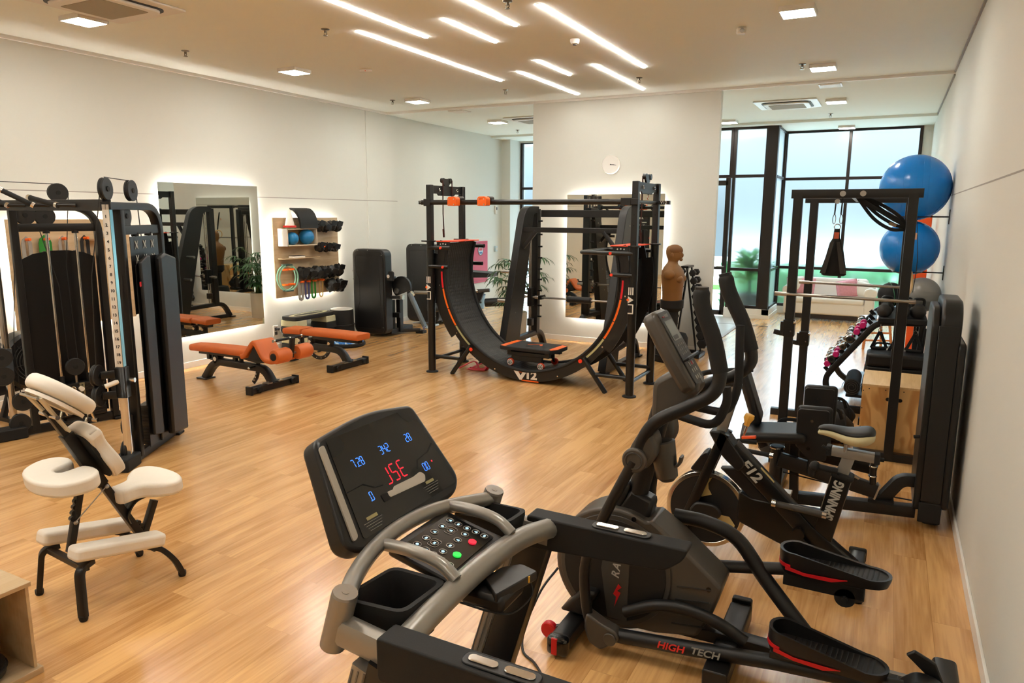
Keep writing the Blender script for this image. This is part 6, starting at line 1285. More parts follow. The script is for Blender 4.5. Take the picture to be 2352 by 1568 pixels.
b = B(); b.box(sb(-.225, -.13, .085), (.09, .08, .02), (0, .5, 0)); b.out('pedal', m_steel, SB, bevel=.004); b = B(); b.tube(fillet([sb(-.27, -.1, .10), sb(-.32, -.13, .12), sb(-.30, -.17, .06)], .02), .006, 8); b.out('toe_cage', m_cable, SB)
b = B(); b.bar([sb(-.34, .075, .25), sb(-.445, .08, .40)], .025, .035, .008, V((1, 0, 1))); b.out('crank_arm', m_black2, SB); b = B(); b.box(sb(-.455, .13, .415), (.09, .08, .02)); b.out('pedal', m_steel, SB, bevel=.004)
EO = EO_
# ------------------------------------------------------------------ inner thigh machine and its weight tower
AD = thing('hip_adductor_machine', 'black hip machine with padded seat and thigh pads joined to the tall right tower', 'gym machine', (0, 5.5, 0))
def ad(x, y, z): return V((x, y - 5.5, z))
T_ = plane_M(ad(.30, 5.72, .77), (0, -1, 0), (0, 0, 1))      # z axis -> -x
b = B(); b.prism(rpoly([(-.33, -.69), (.33, -.69), (.33, .70), (.22, .79), (-.22, .79), (-.33, .70)], [.05, .05, .06, .06, .06, .06], 5), T_ @ Matrix.Translation((0, 0, -.155)), .12); b.out('weight_housing', m_plastic, AD, bevel=.02, seg=3)
b = B(); b.prism(rpoly([(-.30, -.66), (.30, -.66), (.30, .64), (.19, .74), (-.19, .74), (-.30, .64)], .05, 5), T_ @ Matrix.Translation((0, 0, -.035)), .05); b.out('front_cover', m_plastic, AD, bevel=.012, seg=3)
b = B(); b.prism(rpoly([(-.345, -.62), (.345, -.62), (.345, .52), (-.345, .52)], .05, 5), T_ @ Matrix.Translation((0, 0, -.19)), .045); b.out('rear_cover', m_plastic, AD, bevel=.012)
b = B(); b.bb(ad(.345, 5.40, .03), ad(.45, 6.04, .13)); b.out('tower_foot', m_rubber, AD, bevel=.02)
b = B(); b.bb(ad(.325, 5.385, .20), ad(.445, 5.392, 1.40)); b.out('end_panel', m_black, AD, bevel=.006)
b = B(); b.bb(ad(.318, 5.383, .05), ad(.452, 5.396, .19)); b.out('end_kick_plate', m_rubber, AD, bevel=.006)
b = B(); b.tube([ad(.29, 5.45, .63), ad(.25, 5.44, .625)], .012); b.out('selector_pin', m_black2, AD)
b = B(); b.bar([ad(.30, 5.50, .08), ad(-.62, 5.35, .08)], .08, .08, .006); b.out('floor_beam', m_black, AD)
b = B(); b.bar([ad(-.62, 5.05, .07), ad(-.62, 5.95, .07)], .08, .07, .006); b.out('cross_foot', m_black, AD)
b = B(); b.bar(fillet([ad(.30, 5.5, .30), ad(.20, 5.48, .30), ad(.08, 5.46, .12)], .12, 8), .08, .07, .006, UY); b.out('arch_brace', m_black, AD)
b = B(); b.box(ad(.09, 5.46, .14), (.16, .14, .02)); b.out('brace_plate', m_rubber, AD)
b = B(); b.bar([ad(-.58, 5.25, .39), ad(.05, 5.40, .215)], .06, .10, .006); b.out('sloping_beam', m_black, AD); b = B(); b.box(ad(.055, 5.40, .215), (.012, .07, .11), (0, .27, .2)); b.out('beam_cap', m_steel, AD)
b = B(); b.bar([ad(-.60, 5.75, .34), ad(.05, 5.80, .25)], .06, .10, .006); b.out('rear_beam', m_black, AD)
b = B(); b.cyl(ad(-.60, 5.3, .12), ad(-.60, 5.3, .47), .045); b.out('pivot_column', m_black, AD); b = B(); b.torus(ad(-.60, 5.3, .46), (0, 0, 1), .047, .007, 22, 6); b.out('column_ring', m_chrome, AD)
b = B(); b.bar([ad(-.47, 5.35, .08), ad(-.49, 5.35, .50)], .06, .06, .004, V((1, 0, 0))); b.out('seat_column', m_black, AD)
b = B(); b.at(ad(-.64, 5.33, .555), (0, -.09, .12)).box((0, 0, 0), (.44, .34, .075)); b.out('seat_pad', m_vinyl, AD, bevel=.03, seg=4, smooth=60)
b = B(); b.at(ad(-.83, 5.45, .79), (0, -.33, .1)).box((0, 0, 0), (.07, .30, .42)); b.out('back_pad', m_vinyl, AD, bevel=.03, seg=4, smooth=60)
b = B(); b.bar([ad(-.80, 5.42, .60), ad(-.70, 5.38, .42)], .06, .06, .004, V((1, 0, 0))); b.out('back_bracket', m_black, AD)
for y, x0, z0 in ((5.24, -.36, .62), (5.66, -.36, .68)):
    b = B(); b.at(ad(x0, y, z0 + .02), (0, 0, .15)).box((0, .05, 0), (.23, .07, .31)); b.out('thigh_pad', m_vinyl, AD, bevel=.03, seg=4, smooth=60)
    b = B(); b.at(ad(x0, y, z0), (0, 0, .15)).prism(rpoly([(-.115, .16), (.09, .16), (.09, -.20), (-.03, -.20), (-.115, -.1)], .025), plane_M((0, .012, 0), (1, 0, 0), (0, 0, 1)), .018); b.out('pad_plate', m_black, AD, bevel=.004)
    b = B(); b.tube([ad(x0, y + .03, z0 - .14), ad(x0, y + .03, .30)], .03); b.out('pad_post', m_black, AD)
    for dx, dz in ((-.02, .08), (-.03, -.12)):
        b = B(); b.cyl(ad(x0 + dx, y - .005, z0 + dz), ad(x0 + dx, y - .012, z0 + dz), .011, seg=10); b.out('pad_bolt', m_chrome, AD)
for y in (5.14, 5.56):
    b = B(); b.tube(fillet([ad(-.72, y, .52), ad(-.86, y - .02, .52), ad(-.86, y - .05, .47), ad(-.60, y - .06, .46)], .04), .016, 10); b.out('side_handle', m_rubber, AD)
    for x in (-.79, -.61):
        b = B(); b.cyl(ad(x - .012, y - .058, .468 - (x + .79) * .05), ad(x + .012, y - .058, .467 - (x + .79) * .05), .02); b.out('handle_collar', m_chrome, AD)
b = B(); b.tube([ad(.02, 5.36, .47), ad(.03, 5.37, .27)], .022); b.out('linkage_rod', m_black2, AD)
for z in (.40, .33): b = B(); b.torus(ad(.024, 5.365, z), (0, 0, 1), .023, .006, 16, 6); b.out('linkage_ring', m_chrome, AD)
b = B(); b.ball(ad(-.16, 5.26, .36), .04, 14, 10, (1.2, .8, 1)); b.out('adjust_knob', m_rubber, AD); b = B(); b.tube([ad(-.13, 5.28, .36), ad(-.06, 5.33, .31)], .012); b.out('knob_stem', m_steel, AD)
b = B(); b.tube([ad(-.55, 5.3, .28), ad(-.1, 5.4, .20), ad(.28, 5.48, .16)], .005, 6); b.out('cable', m_cable, AD)

# ------------------------------------------------------------------ pull up rack
RK = thing('pull_up_rack', 'tall black open rack with two silver bars before the window on the right', 'rack', (-.3, 7.4, 0)); RO = V((-.3, 7.4, 0))
def rk(x, y, z): return V((x, y, z)) - RO
for x, y, lb in ((-.75, 6.86, 0), (.135, 6.86, 0), (-.715, 7.96, 0), (.135, 7.96, 0)):
    b = B(); b.bb(rk(x - .038, y - .038, .0), rk(x + .038, y + .038, 2.285)); b.out('post', m_black, RK, bevel=.005)
    b = B(); b.bar([rk(x - .28, y, .035), rk(x + .20, y, .035)], .075, .07, .005); b.out('foot', m_black, RK)
for y, x0, x1, z in ((6.86, -.805, .205, 2.285), (7.96, -.80, .18, 2.262)):
    b = B(); b.bar([rk(x0, y, z), rk(x1, y, z)], .075, .075, .005); b.out('top_beam', m_black, RK)
b = B(); b.bar([rk(-.30, 6.86, 2.285), rk(-.30, 7.96, 2.262)], .075, .06, .005); b.out('joining_beam', m_black, RK)
for x in (-.395, -.24):
    b = B(); b.cyl(rk(x, 6.82, 2.285), rk(x, 6.815, 2.285), .024, seg=18); b.out('beam_cap', m_steel, RK)
for x, y, z, s in ((-.75, 6.86, 1.06, 1), (-.715, 7.96, .80, 1)):
    b = B(); b.bb(rk(x - .048, y - .05, z - .03), rk(x + .048, y + .05, z + .12)); hk = b.out('hook_sleeve', m_black2, RK, bevel=.005)
    b = B(); b.bar(fillet([rk(x - .05, y - .02, z + .10), rk(x - .05, y - .02, z - .01), rk(x - .125, y - .02, z + .005)], .015), .045, .03, .004, UY); b.out('bar_hook', m_black2, hk)
    b = B(); b.cyl(rk(x + .04, y - .05, z + .1), rk(x + .06, y - .05, z + .1), .016, seg=12); b.cyl(rk(x + .02, y - .055, z + .02), rk(x + .02, y - .06, z + .02), .008, seg=8); b.out('hook_pin', m_chrome, hk, loose=True)
for y, z, x0, x1, lb in ((6.80, 1.405, -.885, .225, 'near silver bar resting across the pull up rack'), (7.90, 1.425, -.80, .16, 'far silver bar resting across the rear posts of the pull up rack')):
    t = thing('bar', lb, 'bar', ((x0 + x1) / 2, y, z), 0, 'silver bars on the pull up rack'); L = (x1 - x0) / 2; b = B(); b.tube([(-L, 0, .008), (L, 0, -.004)], .0135, 14); b.out('shaft', m_steel, t)
    b = B(); b.cyl((-L, 0, .008), (-L + .10, 0, .007), .019, seg=16); b.out('sleeve', m_steel, t); b = B(); b.cyl((L - .05, 0, -.004), (L, 0, -.004), .019, seg=16); b.out('sleeve', m_steel, t)
# hanging strap
t = thing('hanging_ab_strap', 'black padded arm strap hanging on carabiners from the rack front beam', 'strap', (-.405, 6.87, 2.25))
b = B(); 
for s in (-.02, .03): b.tube([(s - .02, 0, 0), (s - .025, 0, -.14)], .006, 6)
b.out('loop', m_cable, t, loose=True); b = B(); b.cyl((-.03, -.04, -.03), (-.03, .04, -.03), .02); b.out('hook_bolt', m_steel, t)
for s in (-.045, .01):
    b = B(); b.sweep([V((s + .012 * math.cos(a), 0, -.18 + .04 * math.sin(a))) for a in [k * pi / 8 for k in range(16)]], [(.003, 0), (0, .003), (-.003, 0), (0, -.003)], closed=True, up=UY); b.out('carabiner', m_chrome, t)
b = B(); b.torus((-.015, 0, -.245), (0, 1, 0), .024, .004, 16, 6); b.out('ring', m_chrome, t)
b = B(); rs = []
for z, hw, th in ((-.26, .022, .012), (-.34, .028, .02), (-.38, .05, .035), (-.50, .075, .05), (-.62, .098, .06), (-.655, .10, .055), (-.665, .08, .03)):
    rs.append([V((-.015 + hw * math.cos(a) * (1 if abs(math.cos(a)) > .5 else 1), th * math.sin(a), z)) for a in [k * pi / 10 for k in range(20)]])
b.rings(rs); b.out('pad', mat('strap_weave', (20, 20, 20), .8, bump=.6, bscale=400), t, smooth=60)
for x in (-.5, .45):
    b = B(); b.prism([(x * .044 - .012, -.37), (x * .044 + .012, -.37), (x * .17 + .022, -.64), (x * .17 - .022, -.64)], plane_M((-.015, -.058, 0), (1, 0, 0), (0, .0, 1)), .03); b.out('stripe', mat('strap_grey', (52, 50, 48), .85), t)
b = B(); b.bb((-.035, -.024, -.345), (.005, -.018, -.29)); b.out('tag', mat('tag_orange', (190, 86, 60), .6), t, label='small orange tag')
# slack webbing bundle
t = thing('suspension_straps', 'slack black webbing draped from the rack top beam to its right post', 'strap', (-.05, 6.95, 2.2))
for k, (dz, dx) in enumerate(((0, 0), (-.05, .02), (.03, .04), (-.09, .0), (-.02, .06))):
    b = B(); b.bar(smooth_path([(-.24 + dx, .03 * k - .05, .06), (-.10 + dx, .03 * k - .05, -.03 + dz), (.04 + dx, .02 * k - .05, -.12 + dz), (.15, .01 * k - .04, -.19 + dz * .3), (.17, 0, -.30)], 6), .028, .006, .001, UY); b.out('webbing', mat('web_black', (18, 18, 18), .85), t)
b = B(); b.box((.05, -.06, -.17), (.06, .02, .025), (0, .4, 0)); b.out('buckle', mat('buckle_tan', (120, 104, 84), .5, .4), t)
t = thing('gym_ring', 'pale wooden gym ring hanging on black straps behind the right post of the rack', 'gym ring', (.17, 7.7, 1.50))
b = B(); b.torus((0, 0, 0), (.95, -.3, .1), .115, .016, 36, 10); b.out('hoop', mat('ring_wood', (206, 176, 130), .5, var=.06), t)
b = B(); b.bar(smooth_path([(.0, .0, .115), (.02, -.05, .30), (.0, -.1, .62)], 5), .03, .005, .001, V((1, 0, 0))); b.bar(smooth_path([(.05, -.02, -.1), (.06, -.05, .2), (.02, -.1, .60)], 5), .03, .005, .001, V((1, 0, 0))); b.out('strap', mat('web_black'), t, loose=True)
b = B(); b.box((.02, -.14, .42), (.03, .02, .06)); b.out('buckle', mat('buckle_pale', (214, 170, 140), .5), t)

# ------------------------------------------------------------------ plyo box, padded block, sand bags
m_ply = bpy.data.materials.new('plywood'); m_ply.use_nodes = True
def _ply(m):
    n = m.node_tree.nodes; l = m.node_tree.links; p = n['Principled BSDF']; p.inputs['Roughness'].default_value = .5
    tc = nd(m, 'ShaderNodeTexCoord'); mp = nd(m, 'ShaderNodeMapping'); mp.inputs['Scale'].default_value = (3.2, 1.0, 1.1); l.new(tc.outputs['Object'], mp.inputs[0])
    nz = nd(m, 'ShaderNodeTexNoise'); nz.inputs['Scale'].default_value = 1.4; nz.inputs['Distortion'].default_value = .6; l.new(mp.outputs[0], nz.inputs['Vector'])
    wv = nd(m, 'ShaderNodeMath'); wv.operation = 'MULTIPLY'; wv.inputs[1].default_value = 30.0; l.new(nz.outputs['Fac'], wv.inputs[0])
    sn = nd(m, 'ShaderNodeMath'); sn.operation = 'SINE'; l.new(wv.outputs[0], sn.inputs[0])
    r = nd(m, 'ShaderNodeValToRGB'); r.color_ramp.elements[0].position = .0; r.color_ramp.elements[0].color = lin((186, 134, 74)) + (1,); r.color_ramp.elements[1].position = .55; r.color_ramp.elements[1].color = lin((222, 178, 116)) + (1,)
    hf = nd(m, 'ShaderNodeMath'); hf.operation = 'MULTIPLY_ADD'; hf.inputs[1].default_value = .5; hf.inputs[2].default_value = .5; l.new(sn.outputs[0], hf.inputs[0]); l.new(hf.outputs[0], r.inputs[0]); l.new(r.outputs[0], p.inputs['Base Color'])
_ply(m_ply)
m_plyt = wood_mat('plywood_top', (226, 192, 140), (206, 168, 112), (1, 1, 1), .5, grain=12)
t = thing('plyo_box', 'tall plywood jump box with an oval hand hole beside the weight tower', 'jump box', (.14, 7.28, 0))
b = B(); b.bb((-.255, -.33, 0), (.255, -.312, .622)); fp = b.out('front_panel', m_ply, t); 
b = B(); b.prism(rrect(.13, .032, .016, 5), plane_M((.0, -.3305, .52), (1, 0, 0), (0, 0, 1)), .001); b.out('hand_hole', mat('pure_black'), fp)
b = B(); b.bb((-.255, .312, 0), (.255, .33, .622)); b.out('back_panel', m_ply, t); b = B(); b.bb((-.255, -.312, 0), (-.237, .312, .622)); b.out('side_panel', m_ply, t); b = B(); b.bb((.237, -.312, 0), (.255, .312, .622)); b.out('side_panel', m_ply, t)
b = B(); b.bb((-.258, -.334, .622), (.258, .334, .64)); b.out('top_panel', m_plyt, t)
for x in (-.2, -.07, .07, .2):
    b = B(); b.cyl((x, -.3305, .60), (x, -.332, .60), .005, seg=8); b.out('screw', m_plastic, t)
for z in (.08, .25, .42, .58):
    b = B(); b.cyl((-.245, -.3305, z), (-.245, -.332, z), .005, seg=8); b.out('screw', m_plastic, t)
t = thing('padded_block', 'black padded jump block right behind the plywood box', 'jump box', (.15, 8.24, 0)); b = B(); b.bb((-.265, -.21, 0), (.265, .10, .60)); b.out('body', m_vinyl, t, bevel=.02, seg=3); b = B(); b.bb((-.275, -.22, .60), (.275, .11, .73)); b.out('top_cushion', m_vinyl, t, bevel=.03, seg=4, smooth=60)
def sandbag(x, y, label, rz):
    t = thing('sand_bag', label, 'sand bag', (x, y, 0), rz, 'sand bags on the floor'); rnd = random.Random(int(abs(x) * 100)); rs = []
    for k in range(9):
        xx = -.26 + .065 * k; r = (.05, .12, .15, .155, .16, .155, .15, .12, .05)[k]; rs.append([(xx, r * 1.1 * math.cos(a) * (1 + rnd.uniform(-.06, .06)), .145 + r * .92 * math.sin(a) * (1 + rnd.uniform(-.06, .06))) for a in [j * pi / 8 for j in range(16)]])
    b = B(); b.rings(rs); b.out('bag', mat('bag_canvas', (24, 24, 24), .75, bump=.6, bscale=40, var=.2), t, smooth=60)
    for yy in (-.11, .11):
        b = B(); b.bar(smooth_path([(-.13, yy, .25), (-.08, yy, .34), (.08, yy, .34), (.13, yy, .25)], 5), .03, .012, .003, UY); b.out('handle', mat('web_black'), t)
    for xx in (-.16, .16): b = B(); b.torus((xx, 0, .145), (1, 0, 0), .158, .008, 24, 6); b.out('band', mat('web_black'), t)
sandbag(-.42, 7.18, 'black sand bag with handles behind the seat pad of the hip machine', .3); sandbag(-.62, 6.40, 'black sand bag nearest the thigh pads of the hip machine', .1); sandbag(-.42, 7.60, 'black sand bag farthest from the viewer, left of the plywood box', .5)

# ------------------------------------------------------------------ sloping weight rack
WR = thing('weight_rack', 'black sloping rack holding dumbbells and kettlebells by the right wall', 'weight rack', (-.1, 9.1, 0)); WO = V((-.1, 9.1, 0))
def wr(x, y, z): return V((x, y, z)) - WO
for y in (8.42, 9.85):
    b = B(); b.bar(fillet([wr(-.30, y, .03), wr(-.47, y, .15), wr(-.52, y, .36), wr(-.06, y, 1.0), wr(.36, y, 1.02)], .09, 6), .06, .085, .006, UY); b.out('side_frame', m_black, WR)
    b = B(); b.bar([wr(-.34, y, .035), wr(.40, y, .035)], .07, .07, .005); b.out('foot', m_black, WR); b = B(); b.bar([wr(.36, y, .05), wr(.36, y, 1.02)], .06, .06, .005, V((1, 0, 0))); b.out('rear_post', m_black, WR)
b = B(); b.bb(wr(-.05, 8.36, 1.0), wr(.40, 9.9, 1.06)); b.out('top_shelf', m_black, WR, bevel=.01); b = B(); b.bb(wr(-.30, 8.45, .16), wr(.34, 9.82, .19)); b.out('bottom_shelf', m_black, WR, bevel=.006)
for k in range(9):
    f = .06 + k * .11; x, z = -.505 + .44 * f, .37 + .62 * f
    b = B(); b.bar([wr(x, 8.45, z), wr(x, 9.82, z)], .045, .02, .003); b.out('rail', m_black, WR)
    for y in ((8.50, 8.95, 9.4) if k % 2 == 0 else (8.50,)):
        b = B(); b.bar([wr(x, y, z), wr(x - .055, y, z + .055)], .04, .022, .004, UY); b.out('saddle_lug', m_black2, WR)
m_pink = mat('magenta_vinyl', (206, 24, 116), .45, var=.05)
def dumbbell(p, label, kind, s=1.0, rz=0.0, L=.09):
    t = thing('dumbbell', label, 'dumbbell', p, rz, 'dumbbells on the sloping rack')
    b = B(); b.cyl((0, -L, 0), (0, L, 0), .014 * s, seg=14); b.out('handle', m_chrome if kind != 'pink' else m_pink, t)
    for e in (-1, 1):
        b = B(); y0, y1 = e * L, e * (L + .06 * s)
        if kind == 'pink': b.cyl((0, y0, 0), (0, y1, 0), .036 * s, seg=6); b.out('head', m_pink, t, bevel=.006)
        else: b.lathe((0, y0, 0), (0, y1, 0), [(0, .02 * s), (.004, .046 * s), (.035 * s, .046 * s), (.045 * s, .038 * s), (.06 * s, .038 * s)], 24); b.out('head', m_chrome, t); b = B(); b.cyl((0, y1, 0), (0, y1 + e * .002, 0), .02 * s, seg=16); b.out('end_cap', m_plastic, t)
    return t
spots = [(.10, 'pink', 'lowest magenta dumbbell on the sloping rack'), (.19, 'chrome', 'chrome dumbbell just above the lowest magenta one'), (.28, 'pink', 'magenta dumbbell in the middle of the lower group of the sloping rack'), (.42, 'chrome', 'slim chrome dumbbell in the middle of the sloping rack'), (.56, 'chrome', 'big chrome dumbbell below the upper magenta pair'), (.70, 'pink', 'lower of the upper magenta dumbbell pair'), (.82, 'pink', 'topmost magenta dumbbell under the kettlebell shelf')]
for f, kd, lb in spots: dumbbell((-.505 + .44 * f - .045, 8.58, .37 + .62 * f + .075), lb, kd, 1.0 if f != .42 else .8)
rowsd = [(.06, 8.95), (.28, 8.95), (.50, 8.95), (.72, 8.95), (.06, 9.4), (.28, 9.4), (.50, 9.4), (.72, 9.4)]
for k, (f, y) in enumerate(rowsd): dumbbell((-.505 + .44 * f - .045, y, .37 + .62 * f + .075), 'chrome dumbbell in the %s row of the sloping rack, %s along it' % (('lowest', 'second', 'third', 'top')[k % 4], 'midway' if y < 9.2 else 'far end'), 'chrome', .9)
def kettle(x, y, r, label):
    t = thing('kettlebell', label, 'kettlebell', (x, y, 1.061), random.uniform(-.4, .4), 'kettlebells on the rack top')
    b = B(); b.lathe((0, 0, 0), (0, 0, 1), [(0, r * .55), (.012, r * .75), (r * .6, r), (r * 1.1, r * .97), (r * 1.6, r * .7), (r * 1.85, r * .3)], 24); b.out('bell', mat('kettle_grey', (40, 39, 38), .6, bump=.3, bscale=120), t)
    b = B(); b.tube(fillet([(-r * .62, 0, r * 1.45), (-r * .75, 0, r * 2.5), (r * .75, 0, r * 2.5), (r * .62, 0, r * 1.45)], r * .6, 6), r * .19, 10); b.out('handle', m_black2, t)
kettle(.0, 8.46, .072, 'kettlebell at the near left corner of the rack top'); kettle(.17, 8.46, .072, 'kettlebell behind the rack post on the near edge of the rack top'); kettle(.31, 8.52, .078, 'tallest kettlebell at the near right corner of the rack top'); kettle(.02, 8.75, .072, 'kettlebell second along the left edge of the rack top'); kettle(.20, 8.72, .072, 'kettlebell in the middle of the rack top')
t = thing('silver_ball', 'grey anti burst ball lying on the rack top beneath the blue balls', 'ball', (.345, 9.05, 1.061)); b = B(); b.ball((0, 0, .19), .19, 32, 20); b.out('body', mat('ball_silver', (136, 134, 130), .35, .2, bump=.05, bscale=40), t)
for k in range(3): b = B(); b.torus((0, 0, .19 + (k - 1) * .05), (0, 0, 1), math.sqrt(.19 ** 2 - ((k - 1) * .05) ** 2), .0015, 40, 4); b.out('rib', mat('ball_silver'), t)
t = thing('medicine_ball', 'black and green ball on the rack top under the lower blue ball', 'ball', (.05, 9.45, 1.061)); b = B(); b.ball((0, 0, .14), .14, 24, 16); b.out('body', m_rubber, t); b = B(); b.torus((0, 0, .14), (1, .3, .2), .141, .006, 32, 6); b.out('seam', mat('seam_green', (60, 110, 80), .5), t)
t = thing('slam_ball', 'cream ball on the lower shelf of the sloping rack', 'ball', (.14, 9.2, .192)); b = B(); b.ball((0, 0, .23), .23, 30, 20); b.out('body', mat('ball_cream', (206, 200, 186), .4), t); b = B(); b.cyl((0, 0, .458), (0, 0, .463), .015); b.out('valve', m_plastic, t)
for x, z, lb in ((-.245, .275, 'black rolled mat on the left of the pair on the rack foot'), (-.075, .272, 'black rolled mat on the right of the pair on the rack foot')):
    t = thing('rolled_mat', lb, 'rolled mat', (x, 8.75, z), 0, 'rolled mats'); b = B(); sp = []
    for k in range(70): a = k * .32; r = .022 + .0027 * k * .42; sp.append((r * math.cos(a), r * math.sin(a)))
    b.prism([(p[0], p[1]) for p in rrect(.16, .16, .0799, 6)], plane_M((0, .32, 0), (1, 0, 0), (0, 0, 1)), .64); b.out('roll', m_rubber, t, smooth=60)
    b = B(); b.sweep([V((p[0] * .95, -.322, p[1] * .95)) for p in sp], [(.003, .002), (-.003, .002), (-.003, -.002), (.003, -.002)], up=UY); b.out('spiral_edge', m_dgrey, t)
def dhandle(x, y, z, label, rz):
    t = thing('pull_strap', label, 'handle', (x, y, z), rz, 'handles hanging under the rack top')
    b = B(); b.tube([(-.07, 0, -.22), (.07, 0, -.22)], .018, 12); b.out('grip', m_rubber, t)
    for s in (-1, 1): b = B(); b.bar([(s * .075, 0, -.22), (0, 0, -.04)], .03, .006, .001, UY); b.out('webbing', mat('web_black'), t)
    b = B(); b.torus((0, 0, -.03), (0, 1, 0), .018, .004, 14, 6); b.tube([(0, 0, -.015), (0, 0, .03)], .004, 6); b.out('clip', m_chrome, t, loose=True); return t
dhandle(-.02, 8.32, .965, 'black triangle handle hanging left under the rack top', .3); dhandle(.30, 8.30, .965, 'black triangle handle hanging right under the rack top', -.2); dhandle(.13, 8.30, .90, 'black triangle handle hanging in the middle under the rack top', .1)
b = B()
for k in range(4): b.tube(smooth_path([(.38 + .012 * k, 8.33, .98), (.36 + .02 * k, 8.31, .72), (.33 + .03 * k, 8.30, .55 - .03 * k), (.40, 8.30, .60), (.405, 8.32, .97)], 6), .007, 6)
tag(b.out('cable_bundle', m_cable, None), 'tangle of black straps hanging at the right end under the rack top', 'strap bundle', kind='stuff')
# blue balls on the wall
m_blue = mat('blue_ball_glossy', (8, 122, 206), .24, bump=.04, bscale=30, var=.04)
for z, r, x, y, lb in ((2.41, .36, .188, 9.35, 'big blue exercise ball on the upper wall bracket'), (1.745, .303, .19, 9.35, 'blue exercise ball on the lower wall bracket')):
    t = thing('exercise_ball', lb, 'exercise ball', (x, y, z), 0, 'blue exercise balls on the wall'); b = B(); b.ball((0, 0, 0), r, 48, 30); b.out('body', m_blue, t)
    for k in range(5): q = (k - 2) * .06; b = B(); b.torus((q, 0, 0), (1, 0, 0), math.sqrt(r * r - q * q), .0012, 64, 4); b.out('rib', m_blue, t)
    t = thing('ball_bracket', 'thin black wall bracket under the ' + ('upper' if z > 2 else 'lower') + ' blue ball', 'bracket', (XR, y, z - r * .88), 0, 'ball brackets')
    b = B(); b.torus((x - XR, 0, 0), (0, 0, 1), r * .48, .008, 40, 8); b.out('hoop', m_black2, t); b = B(); b.tube([(x - XR + r * .48, 0, 0), (-.008, 0, 0)], .008, 8); b.out('arm', m_black2, t); b = B(); b.bb((-.01, -.02, -.08), (0, .02, .08)); b.out('wall_plate', m_black2, t)
t = thing('orange_stand', 'bright orange upright stand against the right wall behind the blue balls', 'stand', (.40, 11.9, 0)); b = B(); b.bb((-.09, -.05, .05), (.09, .05, 2.15)); b.out('post', mat('stand_orange', (222, 84, 24), .5), t, bevel=.01); b = B(); b.bb((-.16, -.3, 0), (.13, .3, .06)); b.out('base', mat('stand_orange'), t, bevel=.01)
t = thing('black_gear_bag', 'black bag with an orange mark on the floor beyond the sloping rack', 'bag', (.02, 10.75, 0)); b = B(); b.box((0, 0, .16), (.42, .4, .32), taper=.8); b.out('body', m_vinyl, t, bevel=.06, seg=4); b = B(); b.bb((-.20, -.1, .1), (-.195, .05, .13)); b.out('mark', m_orange, t); b = B(); b.tube(fillet([(-.1, 0, .3), (-.1, 0, .42), (.1, 0, .42), (.1, 0, .3)], .05), .014); b.out('strap', mat('web_black'), t)

# ------------------------------------------------------------------ punching dummy and hex dumbbell rack by the middle wall
m_skin = mat('dummy_tan', (124, 84, 40), .6, bump=.15, bscale=80, var=.06)
DU = thing('punching_dummy', 'tan torso punching dummy on a black base beside the middle wall', 'training dummy', (-2.74, 10.28, 0))
b = B(); H_ = [  # z, half width (y), front x, back x
    (.86, .165, .135, -.135), (.95, .165, .135, -.135), (1.05, .175, .140, -.140), (1.15, .20, .150, -.150), (1.24, .222, .155, -.155), (1.31, .215, .135, -.150), (1.365, .165, .095, -.130), (1.40, .10, .062, -.105), (1.43, .068, .055, -.085), (1.455, .065, .062, -.080), (1.48, .070, .105, -.085), (1.51, .076, .118, -.10), (1.55, .080, .112, -.112), (1.59, .080, .110, -.115), (1.63, .074, .098, -.108), (1.66, .055, .068, -.085), (1.675, .02, .02, -.04)]
rs = []
for z, hw, xf, xb in H_:
    r = []
    for j in range(28):
        a = 2 * pi * j / 28; c, s = math.cos(a), math.sin(a); sx = abs(c) ** .85 * (1 if c > 0 else -1); sy = abs(s) ** .85 * (1 if s > 0 else -1)
        r.append(((xf if c > 0 else -xb) * sx, hw * sy, z))
    rs.append(r)
b.rings(rs)
b.ball((.118, 0, 1.535), .022, 12, 8, (1, .8, 1.5)); b.ball((.10, 0, 1.502), .03, 12, 8, (.8, 1.2, .4)); b.ball((.105, 0, 1.475), .03, 12, 8, (.8, 1.1, .8))
for s in (-1, 1):
    b.ball((.092, s * .034, 1.575), .026, 10, 8, (.8, 1.3, .45)); b.ball((-.005, s * .082, 1.535), .03, 12, 8, (.75, .35, 1.2)); b.ball((.10, s * .085, 1.20), .09, 16, 10, (.75, 1.0, .7)); b.ball((0, s * .215, 1.27), .075, 14, 10, (1.1, .7, .9))
b.out('torso', m_skin, DU, smooth=80)
b = B(); b.ball((.01, 0, 1.60), .117, 20, 12, (1.0, .74, .72)); b.out('hair_cap', mat('dummy_hair', (110, 72, 34), .65), DU)
b = B(); b.lathe((0, 0, .72), (0, 0, 1), [(0, .10), (.02, .13), (.06, .165), (.17, .168), (.175, .15)], 28); b.out('waist_collar', m_rubber, DU); b = B(); b.cyl((0, 0, .4), (0, 0, .76), .095, seg=24); b.out('column', m_rubber, DU)
b = B(); b.lathe((0, 0, 0), (0, 0, 1), [(0, .24), (.03, .26), (.10, .26), (.11, .25), (.34, .25), (.40, .22), (.42, .12)], 36); b.out('base', m_rubber, DU); b = B(); b.torus((0, 0, .2), (0, 0, 1), .252, .008, 36, 6); b.out('base_rib', m_plastic, DU)
HR = thing('hex_dumbbell_rack', 'black A shaped stand of hex dumbbells between the dummy and the wall edge', 'dumbbell rack', (-2.66, 10.78, 0))
